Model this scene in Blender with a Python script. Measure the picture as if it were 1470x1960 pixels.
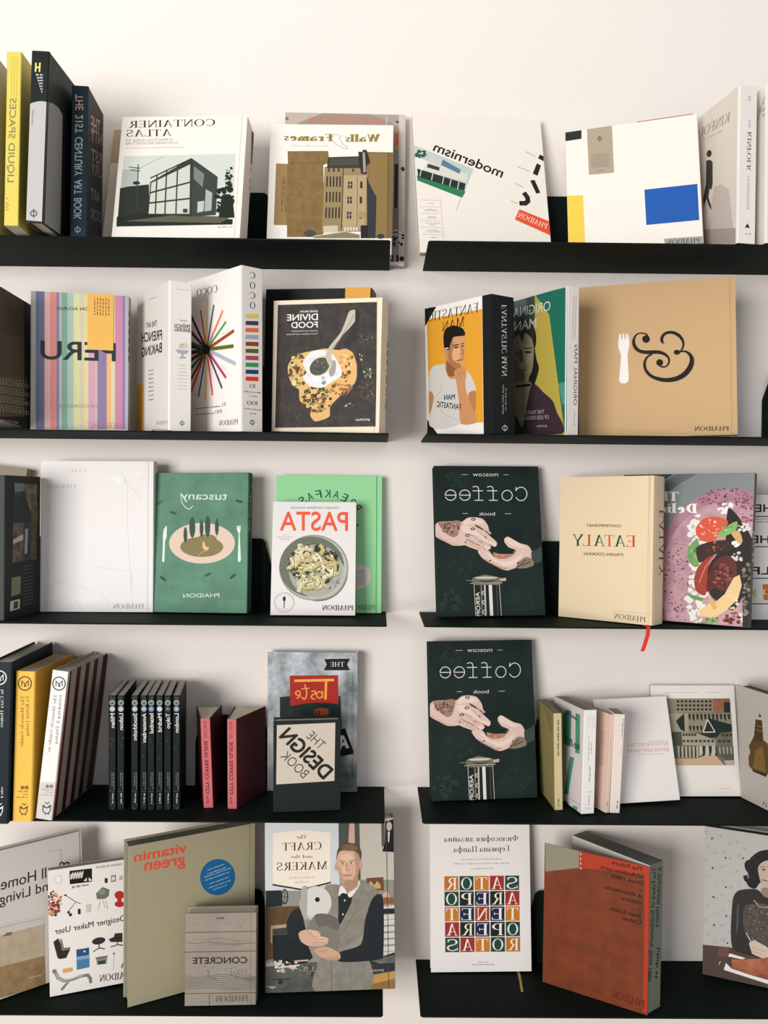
import bpy, math, random
from mathutils import Matrix, Vector

for _o in list(bpy.data.objects):
    bpy.data.objects.remove(_o)
scene = bpy.context.scene
COL = scene.collection

# ------------------------------------------------------------------ camera, world, lights, exposure
cam_data = bpy.data.cameras.new('camera')
cam_data.sensor_fit = 'HORIZONTAL'
cam_data.sensor_width = 36.0
cam_data.lens = 36.0 * 1600.0 / 1470.0
cam_data.clip_start = 0.01
cam = bpy.data.objects.new('camera', cam_data)
COL.objects.link(cam)
YAW, PITCH, ROLL = 0.0072, -0.012, 0.0097
fwd = Vector((math.sin(YAW) * math.cos(PITCH), math.cos(YAW) * math.cos(PITCH), math.sin(PITCH)))
rgt = fwd.cross(Vector((0, 0, 1))).normalized()
upv = rgt.cross(fwd)
r2 = rgt * math.cos(ROLL) + upv * math.sin(ROLL)
u2 = upv * math.cos(ROLL) - rgt * math.sin(ROLL)
cam.matrix_world = Matrix(((r2.x, u2.x, -fwd.x, 0.0), (r2.y, u2.y, -fwd.y, -1.70),
                           (r2.z, u2.z, -fwd.z, 1.5), (0, 0, 0, 1)))
scene.camera = cam

world = bpy.data.worlds.new('room_ambience')
scene.world = world
world.use_nodes = True
world.node_tree.nodes['Background'].inputs[0].default_value = (0.93, 0.96, 1.0, 1)
world.node_tree.nodes['Background'].inputs[1].default_value = 0.62


def area(name, loc, aim, sx, sy, power, col):
    d = bpy.data.lights.new(name, 'AREA')
    d.shape = 'RECTANGLE'
    d.size, d.size_y, d.energy, d.color = sx, sy, power, col
    o = bpy.data.objects.new(name, d)
    COL.objects.link(o)
    o.location = loc
    o.rotation_euler = (Vector(aim) - Vector(loc)).to_track_quat('-Z', 'Y').to_euler()
    return o


area('ceiling_lamp', (-0.30, -0.75, 3.40), (0.0, 0.0, 2.3), 1.8, 0.4, 5, (1.0, 0.87, 0.72))
area('window_daylight', (-3.1, -5.0, 1.55), (0.0, 0.0, 1.25), 2.6, 2.4, 300, (1.0, 0.98, 0.96))
scene.view_settings.view_transform = 'Standard'
scene.view_settings.look = 'None'
scene.view_settings.exposure = -0.08
scene.view_settings.gamma = 1.0
scene.view_settings.use_curve_mapping = False

# ------------------------------------------------------------------ materials
MATS = {}


def lin(h):
    h = h.lstrip('#')
    v = [int(h[i:i + 2], 16) / 255 for i in (0, 2, 4)]
    return tuple((c / 12.92 if c <= 0.04045 else ((c + 0.055) / 1.055) ** 2.4) for c in v) + (1,)


def mat(spec, rough=0.5, spec_level=0.16, stretch=None, bump=0.0):
    """'#hex' flat colour; '#hex~#hex~scale' noise between two colours; leading m = metal."""
    key = (spec, rough, spec_level, stretch, bump)
    if key in MATS:
        return MATS[key]
    m = bpy.data.materials.new('surface_' + spec.replace('#', '').replace('~', '_'))
    m.use_nodes = True
    nt = m.node_tree
    bs = nt.nodes['Principled BSDF']
    s = spec
    if s[0] == 'm':
        s = s[1:]
        bs.inputs['Metallic'].default_value = 0.6
        rough = 0.22
    bs.inputs['Roughness'].default_value = rough
    bs.inputs['Specular IOR Level'].default_value = spec_level
    parts = s.split('~')
    bs.inputs['Base Color'].default_value = lin(parts[0])
    if len(parts) > 1:
        tc = nt.nodes.new('ShaderNodeTexCoord')
        mp = nt.nodes.new('ShaderNodeMapping')
        nz = nt.nodes.new('ShaderNodeTexNoise')
        rp = nt.nodes.new('ShaderNodeValToRGB')
        nt.links.new(tc.outputs['Object'], mp.inputs['Vector'])
        nt.links.new(mp.outputs['Vector'], nz.inputs['Vector'])
        nt.links.new(nz.outputs['Fac'], rp.inputs['Fac'])
        nt.links.new(rp.outputs['Color'], bs.inputs['Base Color'])
        nz.inputs['Scale'].default_value = float(parts[2])
        nz.inputs['Detail'].default_value = 7
        nz.inputs['Roughness'].default_value = 0.65
        if stretch:
            mp.inputs['Scale'].default_value = stretch
        rp.color_ramp.elements[0].position = 0.36
        rp.color_ramp.elements[1].position = 0.64
        rp.color_ramp.elements[0].color = lin(parts[0])
        rp.color_ramp.elements[1].color = lin(parts[1])
        if bump:
            bn = nt.nodes.new('ShaderNodeBump')
            bn.inputs['Strength'].default_value = bump
            bn.inputs['Distance'].default_value = 0.002
            nt.links.new(nz.outputs['Fac'], bn.inputs['Height'])
            nt.links.new(bn.outputs['Normal'], bs.inputs['Normal'])
    MATS[key] = m
    return m


M_WALL = mat('#e9e1da~#e6ded7~160', 0.9, 0.12, None, 0.05)
M_FLOOR = mat('#9a8468~#8a7458~6', 0.6, 0.3, (1, 8, 1))
M_STEEL = mat('#0e1914~#0b1511~30', 0.7, 0.1)


def pages_mat(col, axis):
    h = col.lstrip('#')
    dark = '#' + ''.join('%02x' % int(int(h[i:i + 2], 16) * 0.80) for i in (0, 2, 4))
    st = {'x': (900, 3, 3), 'y': (3, 900, 3)}[axis]
    return mat('%s~%s~1' % (col, dark), 0.85, 0.1, st)


# ------------------------------------------------------------------ mesh building
class MB:
    def __init__(self):
        self.v, self.f, self.m, self.mats = [], [], [], []

    def slot(self, material):
        if material not in self.mats:
            self.mats.append(material)
        return self.mats.index(material)

    def face(self, pts, material):
        i = len(self.v)
        self.v += [tuple(p) for p in pts]
        self.f.append(tuple(range(i, i + len(pts))))
        self.m.append(self.slot(material))

    def add(self, verts, faces, material):
        i = len(self.v)
        self.v += [tuple(p) for p in verts]
        s = self.slot(material)
        for f in faces:
            self.f.append(tuple(i + k for k in f))
            self.m.append(s)

    def box(self, x0, x1, y0, y1, z0, z1, material):
        vs = [(x, y, z) for z in (z0, z1) for y in (y0, y1) for x in (x0, x1)]
        self.add(vs, [(0, 2, 3, 1), (4, 5, 7, 6), (0, 1, 5, 4), (2, 6, 7, 3), (0, 4, 6, 2), (1, 3, 7, 5)], material)

    def prism(self, prof, z0, z1, material):
        """profile in (x, y), counter-clockwise seen from above, extruded along z"""
        n = len(prof)
        vs = [(x, y, z0) for x, y in prof] + [(x, y, z1) for x, y in prof]
        fs = [tuple(reversed(range(n))), tuple(range(n, 2 * n))]
        fs += [(i, (i + 1) % n, n + (i + 1) % n, n + i) for i in range(n)]
        self.add(vs, fs, material)

    def build(self, name, parent=None):
        me = bpy.data.meshes.new(name)
        me.from_pydata(self.v, [], self.f)
        for m in self.mats:
            me.materials.append(m)
        me.polygons.foreach_set('material_index', self.m)
        me.update()
        o = bpy.data.objects.new(name, me)
        COL.objects.link(o)
        if parent is not None:
            o.parent = parent
        return o


def tag(o, label=None, cat=None, group=None, kind=None):
    if label:
        o['label'] = label
    if cat:
        o['category'] = cat
    if group:
        o['group'] = group
    if kind:
        o['kind'] = kind
    return o


def empty(name, matrix):
    o = bpy.data.objects.new(name, None)
    o.empty_display_size = 0.03
    COL.objects.link(o)
    o.matrix_world = matrix
    return o


# ------------------------------------------------------------------ room
mb = MB(); mb.box(-2.6, 2.6, 0.0, 0.12, 0.0, 3.6, M_WALL); tag(mb.build('wall_back'), kind='structure')
mb = MB(); mb.box(-2.6, 2.6, -3.4, 0.12, -0.1, 0.0, M_FLOOR); tag(mb.build('floor'), kind='structure')

# ------------------------------------------------------------------ shelves
SHELF_Z = {1: 1.9718, 2: 1.6244, 3: 1.2767, 4: 0.9187, 5: 0.5642}
DEPTH = 0.1885
SPAN = {'L': (-1.042, 0.018), 'R': (0.0862, 1.146)}
ROWN = {1: 'top', 2: 'second', 3: 'middle', 4: 'fourth', 5: 'bottom'}


def bracket(x0, x1, parent):
    """upright steel plate by the wall with rounded top corners and swept side flanges"""
    b = MB()
    H, r, yf, yb = 0.147, 0.012, -0.011, -0.009
    out = []
    for cx, a0 in ((x1 - r, 0), (x0 + r, 90)):
        for i in range(7):
            a = math.radians(a0 + i * 15)
            out.append((cx + r * math.cos(a), H - r + r * math.sin(a)))
    out = [(x1, 0.0)] + out + [(x0, 0.0)]
    n = len(out)
    vs = [(x, yf, z) for x, z in out] + [(x, yb, z) for x, z in out]
    fs = [tuple(range(n)), tuple(range(2 * n - 1, n - 1, -1))] + [(i, n + i, n + (i + 1) % n, (i + 1) % n) for i in range(n)]
    b.add(vs, fs, M_STEEL)
    for xa, s in ((x1, 1), (x0, -1)):
        xb = xa + s * 0.011
        q = [(xa, yf, 0.0), (xb, -0.0015, 0.0), (xb, -0.0015, 0.09), (xa, yf, H - r)]
        q2 = [(x - s * 0.0015, y + 0.001, z) for x, y, z in q]
        b.add(q + q2, [(0, 1, 2, 3), (7, 6, 5, 4), (0, 4, 5, 1), (1, 5, 6, 2), (2, 6, 7, 3), (3, 7, 4, 0)], M_STEEL)
    return b.build('support_bracket', parent)


for row in range(1, 6):
    for side in 'LR':
        x0, x1 = SPAN[side]
        root = empty('wall_shelf', Matrix.Translation(((x0 + x1) / 2, 0, SHELF_Z[row])))
        tag(root, '%s of five black steel wall shelves in the %s column' % (ROWN[row], 'left' if side == 'L' else 'right'),
            'shelf', 'black steel wall shelves')
        w = (x1 - x0) / 2
        b = MB()
        r = 0.006
        prof = [(-w, -0.0005), (-w, -DEPTH + r)] + [(-w + r - r * math.cos(math.radians(a)), -DEPTH + r - r * math.sin(math.radians(a))) for a in (30, 60, 90)]
        prof += [(w - r + r * math.sin(math.radians(a)), -DEPTH + r - r * math.cos(math.radians(a))) for a in (0, 30, 60, 90)] + [(w, -0.0005)]
        b.prism(prof, -0.003, 0.0, M_STEEL)
        b.build('shelf_plate', root)
        for off in ((w - 0.374, w - 0.244), (-w + 0.244, -w + 0.374)) if side == 'L' else ((-w + 0.240, -w + 0.370), (-w + 0.704, -w + 0.834)):
            bracket(off[0], off[1], root)

BOOKS = {  # pose on the wall (metres, radians): x, y, yaw, lean, roll, width, height, depth of the closed block
 'a0': dict(row=1, pose=[-0.714, -0.2278, 0.035, 0.0193, 0.0083, 0.0306, 0.3049, 0.2215], kind='hc', side='F', cover='#a9a498', spine='#8d8a80', pages='#d8cfbf', name='hardcover_book',
  label='pale grey-covered book cut off by the left edge of the top shelf', group=None, opt={}),
 'a1': dict(row=1, pose=[-0.6561, -0.2341, 0.0341, 0.0113, 0.0097, 0.0248, 0.3029, 0.2203], kind='pb', side='F', cover='#d9c65a', spine='#e0cd62', pages='#d8cfbf', name='paperback_book',
  label='tall yellow-spined book sticking out over the top left shelf edge', group=None, opt={}),
 'a2': dict(row=1, pose=[-0.6084, -0.2559, 0.002, -0.0203, 0.0385, 0.0291, 0.2903, 0.2], kind='hc', side='F', cover='#1b201e', spine='#1b201e', pages='#d8cfbf', name='hardcover_book',
  label='tall black book wrapped in a light grey half jacket beside the yellow spine', group=None, opt={}),
 'a3': dict(row=1, pose=[-0.5609, -0.1806, 0.078, 0.0099, 0.0053, 0.0284, 0.273, 0.11], kind='hc', side='F', cover='#1f2426', spine='#1d3038', pages='#d8cfbf', name='hardcover_book',
  label='dark navy-spined book standing right of the grey-jacketed book', group=None, opt={}),
 'a4': dict(row=1, pose=[-0.54, -0.0772, -0.077, 0.2264, 0.0018, 0.1996, 0.2688, 0.0149], kind='pb', side='R', cover='#e3dacd', spine='#e3dacd', pages='#d8cfbf', name='paperback_book',
  label='cream paperback with a tan top band half hidden behind the container-house cover', group=None, opt={}),
 'a5': dict(row=1, pose=[-0.4983, -0.1422, -0.0659, 0.1782, 0.0114, 0.2403, 0.2462, 0.0543], kind='hc', side='R', cover='#eae2d8', spine='#e0d2c4', pages='#d8cfbf', name='hardcover_book',
  label='white hardcover showing a lit glass building photo, leaning on the top left shelf', group=None, opt={'g': 1}),
 'a7': dict(row=1, pose=[-0.1925, -0.024, 0.0189, -0.0, 0.0003, 0.24, 0.3018, 0.0175], kind='hc', side='R', cover='#b3a89e', spine='#c9c1b8', pages='#d8cfbf', name='hardcover_book',
  label='grey photo-covered hardcover overhanging the right end of the top left shelf', group=None, opt={'g': 1}),
 'a6': dict(row=1, pose=[-0.2205, -0.0828, -0.0179, 0.1395, 0.0055, 0.2414, 0.2668, 0.022], kind='hc', side='R', cover='#ece5dc', spine='#ddd5ca', pages='#d8cfbf', name='hardcover_book',
  label='white book with a brown cardboard tenement on its cover and gold title', group=None, opt={}),
 'b1': dict(row=1, pose=[0.0754, -0.1039, 0.1212, 0.1897, -0.0322, 0.2606, 0.2908, 0.016], kind='pb', side='R', cover='#e9e1d6', spine='#e0d8cc', pages='#d8cfbf', name='paperback_book',
  label='cream book with a slanted black title and a villa photo overhanging the shelf end', group=None, opt={}),
 'b2': dict(row=1, pose=[0.3645, -0.078, -0.2695, 0.1409, -0.0434, 0.2461, 0.2599, 0.035], kind='hc', side='R', cover='#ebe4da', spine='#ebe4da', pages='#d8cfbf', name='hardcover_book',
  label='white hardcover with blue and yellow colour blocks and a tan label', group=None, opt={'rt': '#a4442e', 'round': 1}),
 'b3': dict(row=1, pose=[0.642, -0.1951, 0.1882, -0.0, 0.001, 0.0354, 0.2824, 0.1898], kind='hc', side='F', cover='#cfc5ba', spine='#e6dfd8', pages='#4a4640', name='hardcover_book',
  label='white-spined book with a walking man on its cover, at the top right', group=None, opt={}),
 'b4': dict(row=1, pose=[0.6938, -0.1935, 0.19, 0.0052, -0.0063, 0.0337, 0.284, 0.1898], kind='hc', side='F', cover='#ded7cf', spine='#e6dfd8', pages='#d8cfbf', name='hardcover_book',
  label='white book cut off by the right edge of the top right shelf', group=None, opt={}),
 'c1': dict(row=2, pose=[-0.7566, -0.2653, -0.1263, 0.0893, -0.0587, 0.0873, 0.2386, 0.1504], kind='hc', side='F', cover='#4a4234', spine='#3a3428', pages='#d8cfbf', name='hardcover_book',
  label='brown patterned hardcover at the far left of the second shelf', group=None, opt={'back': '#2c3a34'}),
 'c2': dict(row=2, pose=[-0.6488, -0.1376, 0.179, -0.0112, 0.0029, 0.1748, 0.2598, 0.0348], kind='hc', side='R', cover='#d8d0c4', spine='#8d8a84', pages='#d8cfbf', name='hardcover_book',
  label='hardcover striped in pastel colours, tucked with an orange slip', group=None, opt={}),
 'c3': dict(row=2, pose=[-0.3796, -0.1824, 0.5968, -0.025, -0.0103, 0.0412, 0.2697, 0.1814], kind='hc', side='F', cover='#dcd5ce', spine='#f0ebe5', pages='#d8cfbf', name='hardcover_book',
  label='white-spined baking book with a cake stand drawn on its spine', group=None, opt={}),
 'c4': dict(row=2, pose=[-0.2471, -0.1904, 0.74, -0.0187, -0.0217, 0.0455, 0.2964, 0.21], kind='pb', side='F', cover='#ebe4df', spine='#ece6e0', pages='#d8cfbf', name='paperback_book',
  label='white book with a burst of coloured stripes between the baking book and black book', group=None, opt={}),
 'c5': dict(row=2, pose=[-0.2295, -0.0502, -0.1709, -0.0007, 0.0199, 0.211, 0.2864, 0.0489], kind='hc', side='R', cover='#1a1c1b', spine='#4a4d48', pages='#d8cfbf', name='hardcover_book',
  label='plain black hardcover standing behind the dark food-photo book', group=None, opt={}),
 'c6': dict(row=2, pose=[-0.2026, -0.1176, -0.3011, -0.0454, 0.0309, 0.2126, 0.2431, 0.0392], kind='hc', side='R', cover='#e6d8c0', spine='#e9dcc4', pages='#d8cfbf', name='hardcover_book',
  label='beige-framed hardcover with a spoon on torn flatbread photo', group=None, opt={'g': 1, 'round': 1}),
 'd1': dict(row=2, pose=[0.2059, -0.196, 0.7059, -0.0122, -0.0493, 0.0613, 0.2485, 0.1719], kind='hc', side='F', cover='#1b1d1e', spine='#1b1d1e', pages='#d8cfbf', name='hardcover_book',
  label='black-spined book whose cover shows a man in a white T-shirt on yellow', group=None, opt={}),
 'd2': dict(row=2, pose=[0.3416, -0.1819, 0.5181, -0.0222, -0.0275, 0.028, 0.2673, 0.17], kind='hc', side='F', cover='#b3a046', spine='#e6ddd8', pages='#d8cfbf', name='hardcover_book',
  label='white-spined book with a green and yellow portrait of a dark-haired man', group=None, opt={}),
 'd3': dict(row=2, pose=[0.39, -0.0741, -0.2537, 0.041, -0.0216, 0.2877, 0.2979, 0.02], kind='hc', side='R', cover='#c9a67a', spine='#c2a075', pages='#d8cfbf', name='hardcover_book',
  label='large kraft-brown hardcover printed with a white fork and black ampersand', group=None, opt={'g': 1}),
 'e0': dict(row=3, pose=[-0.9684, -0.0402, -0.0003, 0.0471, 0.1069, 0.24, 0.2829, 0.025], kind='hc', side='R', cover='#8d8470', spine='#8d8470', pages='#d8cfbf', name='hardcover_book',
  label='olive-grey book mostly hidden at the back left of the middle shelf', group=None, opt={}),
 'e1': dict(row=3, pose=[-0.7091, -0.1704, -0.1533, -0.0032, 0.0035, 0.0302, 0.2649, 0.1169], kind='pb', side='F', cover='#1c201f', spine='#3c413c', pages='#d8cfbf', name='paperback_book',
  label='black book with travel photos standing left of the white marbled book', group=None, opt={}),
 'e2': dict(row=3, pose=[-0.6632, -0.0525, -0.0165, 0.0163, -0.0056, 0.2225, 0.2967, 0.0263], kind='hc', side='R', cover='#eae5e2', spine='#e3dedb', pages='#d8cfbf', name='hardcover_book',
  label='large plain white hardcover with faint marble veins and silver flecks', group=None, opt={'g': 1}),
 'e3': dict(row=3, pose=[-0.4405, -0.0536, -0.1181, 0.0648, -0.0113, 0.1889, 0.2747, 0.0279], kind='hc', side='R', cover='#5f8f74~#4f7a62~14', spine='#1c3a2e', pages='#d8cfbf', name='hardcover_book',
  label='green hardcover with a drawn plate, cypress trees, knife and fork', group=None, opt={'round': 1}),
 'e4': dict(row=3, pose=[-0.2031, -0.0418, 0.0181, 0.0639, -0.001, 0.2112, 0.2737, 0.0179], kind='hc', side='R', cover='#97d69c', spine='#97d69c', pages='#d8cfbf', name='hardcover_book',
  label='bright mint-green hardcover behind the white pasta book', group=None, opt={'g': 1}),
 'e5': dict(row=3, pose=[-0.2055, -0.0917, -0.0071, 0.1597, -0.0043, 0.1635, 0.221, 0.0195], kind='pb', side='R', cover='#e6e0dc', spine='#8a4a34', pages='#d8cfbf', name='paperback_book',
  label='white paperback with a bowl of pasta and large coral title', group=None, opt={}),
 'f1': dict(row=3, pose=[0.1168, -0.0944, 0.0845, 0.1874, -0.0083, 0.2123, 0.2971, 0.0196], kind='hc', side='R', cover='#17231f~#1f2d28~10', spine='#141817', pages='#d8cfbf', name='hardcover_book',
  label='dark green coffee book with tattooed hands on the middle right shelf', group='dark coffee books with tattooed hands', opt={}),
 'f2': dict(row=3, pose=[0.3574, -0.0575, -0.7216, 0.0195, -0.0063, 0.191, 0.2739, 0.0462], kind='hc', side='R', cover='#e0cba8', spine='#e3cfae', pages='#d8cfbf', name='hardcover_book',
  label='beige cloth hardcover with a green and red title and ribbon, angled left', group=None, opt={'g': 1, 'round': 1}),
 'f3': dict(row=3, pose=[0.4656, -0.0743, -0.6077, 0.1595, -0.0071, 0.2426, 0.2815, 0.0217], kind='hc', side='R', cover='#7d8383', spine='#4a4a48', pages='#d8cfbf', name='hardcover_book',
  label='hardcover with a pink taco and fig photo, right of the beige cloth book', group=None, opt={'round': 1}),
 'f4': dict(row=3, pose=[0.6914, -0.076, -0.002, 0.0111, -0.0009, 0.1804, 0.2438, 0.02], kind='hc', side='R', cover='#e9e4df', spine='#e0dbd6', pages='#d8cfbf', name='hardcover_book',
  label='white book with heavy black capitals at the right edge of the middle shelf', group=None, opt={}),
 'g1': dict(row=4, pose=[-0.6934, -0.2124, 0.0375, -0.0068, 0.0255, 0.038, 0.2891, 0.2064], kind='hc', side='F', cover='#16222a', spine='#16222a', pages='#d8cfbf', name='hardcover_book',
  label='navy book with white lettering at the far left of the fourth shelf', group=None, opt={}),
 'g2': dict(row=4, pose=[-0.6515, -0.1999, -0.0256, -0.0, 0.0202, 0.034, 0.2708, 0.1814], kind='hc', side='F', cover='#dba73a', spine='#eab94e', pages='#d8cfbf', name='hardcover_book',
  label='mustard-yellow book with a round monogram and small owl on its spine', group=None, opt={}),
 'g3': dict(row=4, pose=[-0.6136, -0.1914, -0.0542, -0.0, 0.1118, 0.0294, 0.271, 0.1881], kind='hc', side='F', cover='#a59a90', spine='#e9e4e0', pages='#d8cfbf', name='hardcover_book',
  label='leaning white-spined book with maroon and grey striped cover', group=None, opt={}),
 'h0': dict(row=4, pose=[-0.4987, -0.1398, 0.092, -0.034, 0.0044, 0.0131, 0.2163, 0.1156], kind='pb', side='F', cover='#161c19', spine='#18201d', pages='#c9c2b3', name='guidebook',
  label='slim black city guide, first from the left in the row of eight', group='slim black city guides on the fourth shelf', opt={}),
 'h1': dict(row=4, pose=[-0.4828, -0.1397, 0.093, -0.0341, 0.0031, 0.0128, 0.2163, 0.1155], kind='pb', side='F', cover='#161c19', spine='#18201d', pages='#c9c2b3', name='guidebook',
  label='slim black city guide, second from the left in the row of eight', group='slim black city guides on the fourth shelf', opt={}),
 'h2': dict(row=4, pose=[-0.4569, -0.1392, 0.0947, -0.0342, 0.0023, 0.0126, 0.2165, 0.1155], kind='pb', side='F', cover='#161c19', spine='#18201d', pages='#c9c2b3', name='guidebook',
  label='slim black city guide, third from the left, after the gap in the row of eight', group='slim black city guides on the fourth shelf', opt={}),
 'h3': dict(row=4, pose=[-0.4399, -0.1389, 0.118, -0.0344, 0.0011, 0.0119, 0.2165, 0.1155], kind='pb', side='F', cover='#161c19', spine='#18201d', pages='#c9c2b3', name='guidebook',
  label='slim black city guide, fourth from the left in the row of eight', group='slim black city guides on the fourth shelf', opt={}),
 'h4': dict(row=4, pose=[-0.4263, -0.1388, 0.1267, -0.0345, 0.0005, 0.0127, 0.2166, 0.1155], kind='pb', side='F', cover='#161c19', spine='#18201d', pages='#c9c2b3', name='guidebook',
  label='slim black city guide, fourth from the right in the row of eight', group='slim black city guides on the fourth shelf', opt={}),
 'h5': dict(row=4, pose=[-0.4109, -0.1385, 0.125, -0.0345, 0.0001, 0.0128, 0.2166, 0.1155], kind='pb', side='F', cover='#161c19', spine='#18201d', pages='#c9c2b3', name='guidebook',
  label='slim black city guide, third from the right in the row of eight', group='slim black city guides on the fourth shelf', opt={}),
 'h6': dict(row=4, pose=[-0.3956, -0.1383, 0.1351, -0.0346, -0.0006, 0.013, 0.2167, 0.1155], kind='pb', side='F', cover='#161c19', spine='#18201d', pages='#c9c2b3', name='guidebook',
  label='slim black city guide, second from the right in the row of eight', group='slim black city guides on the fourth shelf', opt={}),
 'h7': dict(row=4, pose=[-0.3794, -0.1379, 0.1288, -0.0346, -0.0009, 0.0134, 0.2168, 0.1155], kind='pb', side='F', cover='#161c19', spine='#18201d', pages='#c9c2b3', name='guidebook',
  label='slim black city guide, rightmost in the row of eight', group='slim black city guides on the fourth shelf', opt={}),
 'k1': dict(row=4, pose=[-0.3234, -0.1262, -0.0127, -0.0084, -0.0424, 0.0174, 0.1693, 0.1], kind='fan', side='F', cover='#4f1f22', spine='#c46468', pages='#f0e8d4', name='guidebook',
  label='red-spined fanned guide beside the black city guides', group='red fanned coffee guides', opt={}),
 'k2': dict(row=4, pose=[-0.2777, -0.1292, -0.0733, -0.0052, -0.0122, 0.0169, 0.1694, 0.1], kind='fan', side='F', cover='#4f1f22', spine='#c46468', pages='#f0e8d4', name='guidebook',
  label='red-spined fanned guide beside the silver book', group='red fanned coffee guides', opt={}),
 'm1': dict(row=4, pose=[-0.2168, -0.0298, -0.0325, -0.0001, -0.0032, 0.1795, 0.2786, 0.0278], kind='hc', side='R', cover='m#e0e2e6~#737c7a~13', spine='m#c9cdcd', pages='#d8cfbf', name='hardcover_book',
  label='shiny silver hardcover with a red sign and dark patches, behind the small black book', group=None, opt={'g': 1}),
 'm2': dict(row=4, pose=[-0.1895, -0.1497, 0.0994, 0.0332, -0.0072, 0.1251, 0.1689, 0.0332], kind='hc', side='R', cover='#1b2522', spine='#131a18', pages='#e0cfc4', name='hardcover_book',
  label='small black book with diagonal lettering on a square beige label', group=None, opt={}),
 'n1': dict(row=4, pose=[0.1093, -0.0926, 0.1077, 0.1543, -0.006, 0.2104, 0.3054, 0.0217], kind='hc', side='R', cover='#17231f~#1f2d28~10', spine='#141817', pages='#d8cfbf', name='hardcover_book',
  label='dark green coffee book with tattooed hands on the fourth right shelf', group='dark coffee books with tattooed hands', opt={}),
 'n2': dict(row=4, pose=[0.3404, -0.1254, 0.07, -0.0132, -0.0295, 0.0159, 0.1844, 0.108], kind='pb', side='F', cover='#8d8152', spine='#c9b98d', pages='#a59a78', name='paperback_book',
  label='khaki paperback with a tan spine right of the lower coffee book', group=None, opt={}),
 'n3': dict(row=4, pose=[0.3839, -0.1535, 0.2354, 0.0222, 0.0277, 0.0264, 0.1927, 0.1275], kind='pb', side='F', cover='#d6ccc8', spine='#ece9e5', pages='#a8a08c', name='paperback_book',
  label='white-spined paperback with green blocks on its cover', group=None, opt={}),
 'n4': dict(row=4, pose=[0.4314, -0.142, 0.34, 0.0161, 0.0603, 0.0094, 0.1841, 0.07], kind='pb', side='F', cover='#dfc0b0', spine='#e0c6b8', pages='#a8a08c', name='paperback_book',
  label='peach paperback squeezed beside the cream spine', group=None, opt={}),
 'n5': dict(row=4, pose=[0.4409, -0.139, 0.06, -0.0011, 0.0426, 0.0195, 0.1864, 0.045], kind='pb', side='F', cover='#e3d6ca', spine='#e6dace', pages='#b0a894', name='paperback_book',
  label='cream-spined slim paperback leaning in front of the white red-lettered book', group=None, opt={}),
 'n6': dict(row=4, pose=[0.442, -0.1014, 0.0871, 0.2744, -0.0339, 0.1512, 0.1973, 0.0104], kind='pb', side='R', cover='#ebe4df', spine='#e0dad4', pages='#d8cfbf', name='paperback_book',
  label='tilted white paperback with small pink-red lettering', group=None, opt={}),
 'n7': dict(row=4, pose=[0.5568, -0.0522, 0.007, 0.1725, -0.0056, 0.1703, 0.216, 0.0119], kind='pb', side='R', cover='#ebe4dc', spine='#e0dad4', pages='#d8cfbf', name='paperback_book',
  label='white paperback with an architecture collage, leaning on the wall', group=None, opt={}),
 'n8': dict(row=4, pose=[0.726, -0.05, -1.2875, -0.0622, 0.0068, 0.1977, 0.2252, 0.03], kind='hc', side='R', cover='#b5aca2', spine='#a59c92', pages='#7d786c', name='hardcover_book',
  label='grey book with a brown wooden object, at the right edge of the fourth shelf', group=None, opt={}),
 'p1': dict(row=5, pose=[-0.7737, -0.2102, 0.6441, 0.0381, -0.0188, 0.2555, 0.2745, 0.02], kind='hc', side='R', cover='#dad4cc', spine='m#b9bab4', pages='#d8cfbf', name='hardcover_book',
  label='white hardcover with pale wood kitchen photo at the bottom left', group=None, opt={}),
 'p2': dict(row=5, pose=[-0.6063, -0.1397, 0.3176, 0.0778, -0.0251, 0.1982, 0.2318, 0.018], kind='pb', side='R', cover='#e8e1da', spine='#e0dad4', pages='#b5aea4', name='paperback_book',
  label='white paperback covered in small pictures of chairs and objects', group=None, opt={}),
 'p3': dict(row=5, pose=[-0.4512, -0.171, 0.4997, 0.0193, 0.0023, 0.2451, 0.2951, 0.0392], kind='hc', side='R', cover='#a59d80', spine='#8d866c', pages='#8d8a7c', name='hardcover_book',
  label='large olive-khaki hardcover with orange title and round blue sticker', group=None, opt={'g': 1}),
 'p4': dict(row=5, pose=[-0.3481, -0.1659, 0.0312, 0.0493, -0.0064, 0.1306, 0.1677, 0.0316], kind='hc', side='R', cover='#968d80~#8a8175~12', spine='#8d8578', pages='#d6c8b2', name='hardcover_book',
  label='small book printed like grey concrete boards, before the khaki hardcover', group=None, opt={}),
 'p5': dict(row=5, pose=[-0.2052, -0.1247, 0.0393, 0.0726, -0.0167, 0.247, 0.32, 0.03], kind='hc', side='R', cover='#8d8a80', spine='#6a665c', pages='#d8cfbf', name='hardcover_book',
  label='hardcover with a man in a grey waistcoat holding hat forms', group=None, opt={}),
 'q1': dict(row=5, pose=[0.114, -0.0512, 0.0094, 0.0846, -0.0111, 0.2008, 0.2987, 0.022], kind='hc', side='R', cover='#e6dfda', spine='#b9b8b4', pages='#d8cfbf', name='hardcover_book',
  label='white book with a square grid of coloured letter tiles and yellow ribbon', group=None, opt={}),
 'q2': dict(row=5, pose=[0.3305, -0.0785, -0.5593, 0.0186, -0.0015, 0.2018, 0.2711, 0.002], kind='panel', side='R', cover='#7d3a1f~#67331d~30', spine='#6d7466', pages='#7d8274', name='hardcover_book',
  label='rust-orange book standing half open on the bottom right shelf', group=None, opt={}),
 'q4': dict(row=5, pose=[0.6548, -0.0513, -0.4114, 0.055, 0.0001, 0.2594, 0.2905, 0.03], kind='hc', side='R', cover='#b5b2ac', spine='#4a4640', pages='#5a5a50', name='hardcover_book',
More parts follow.
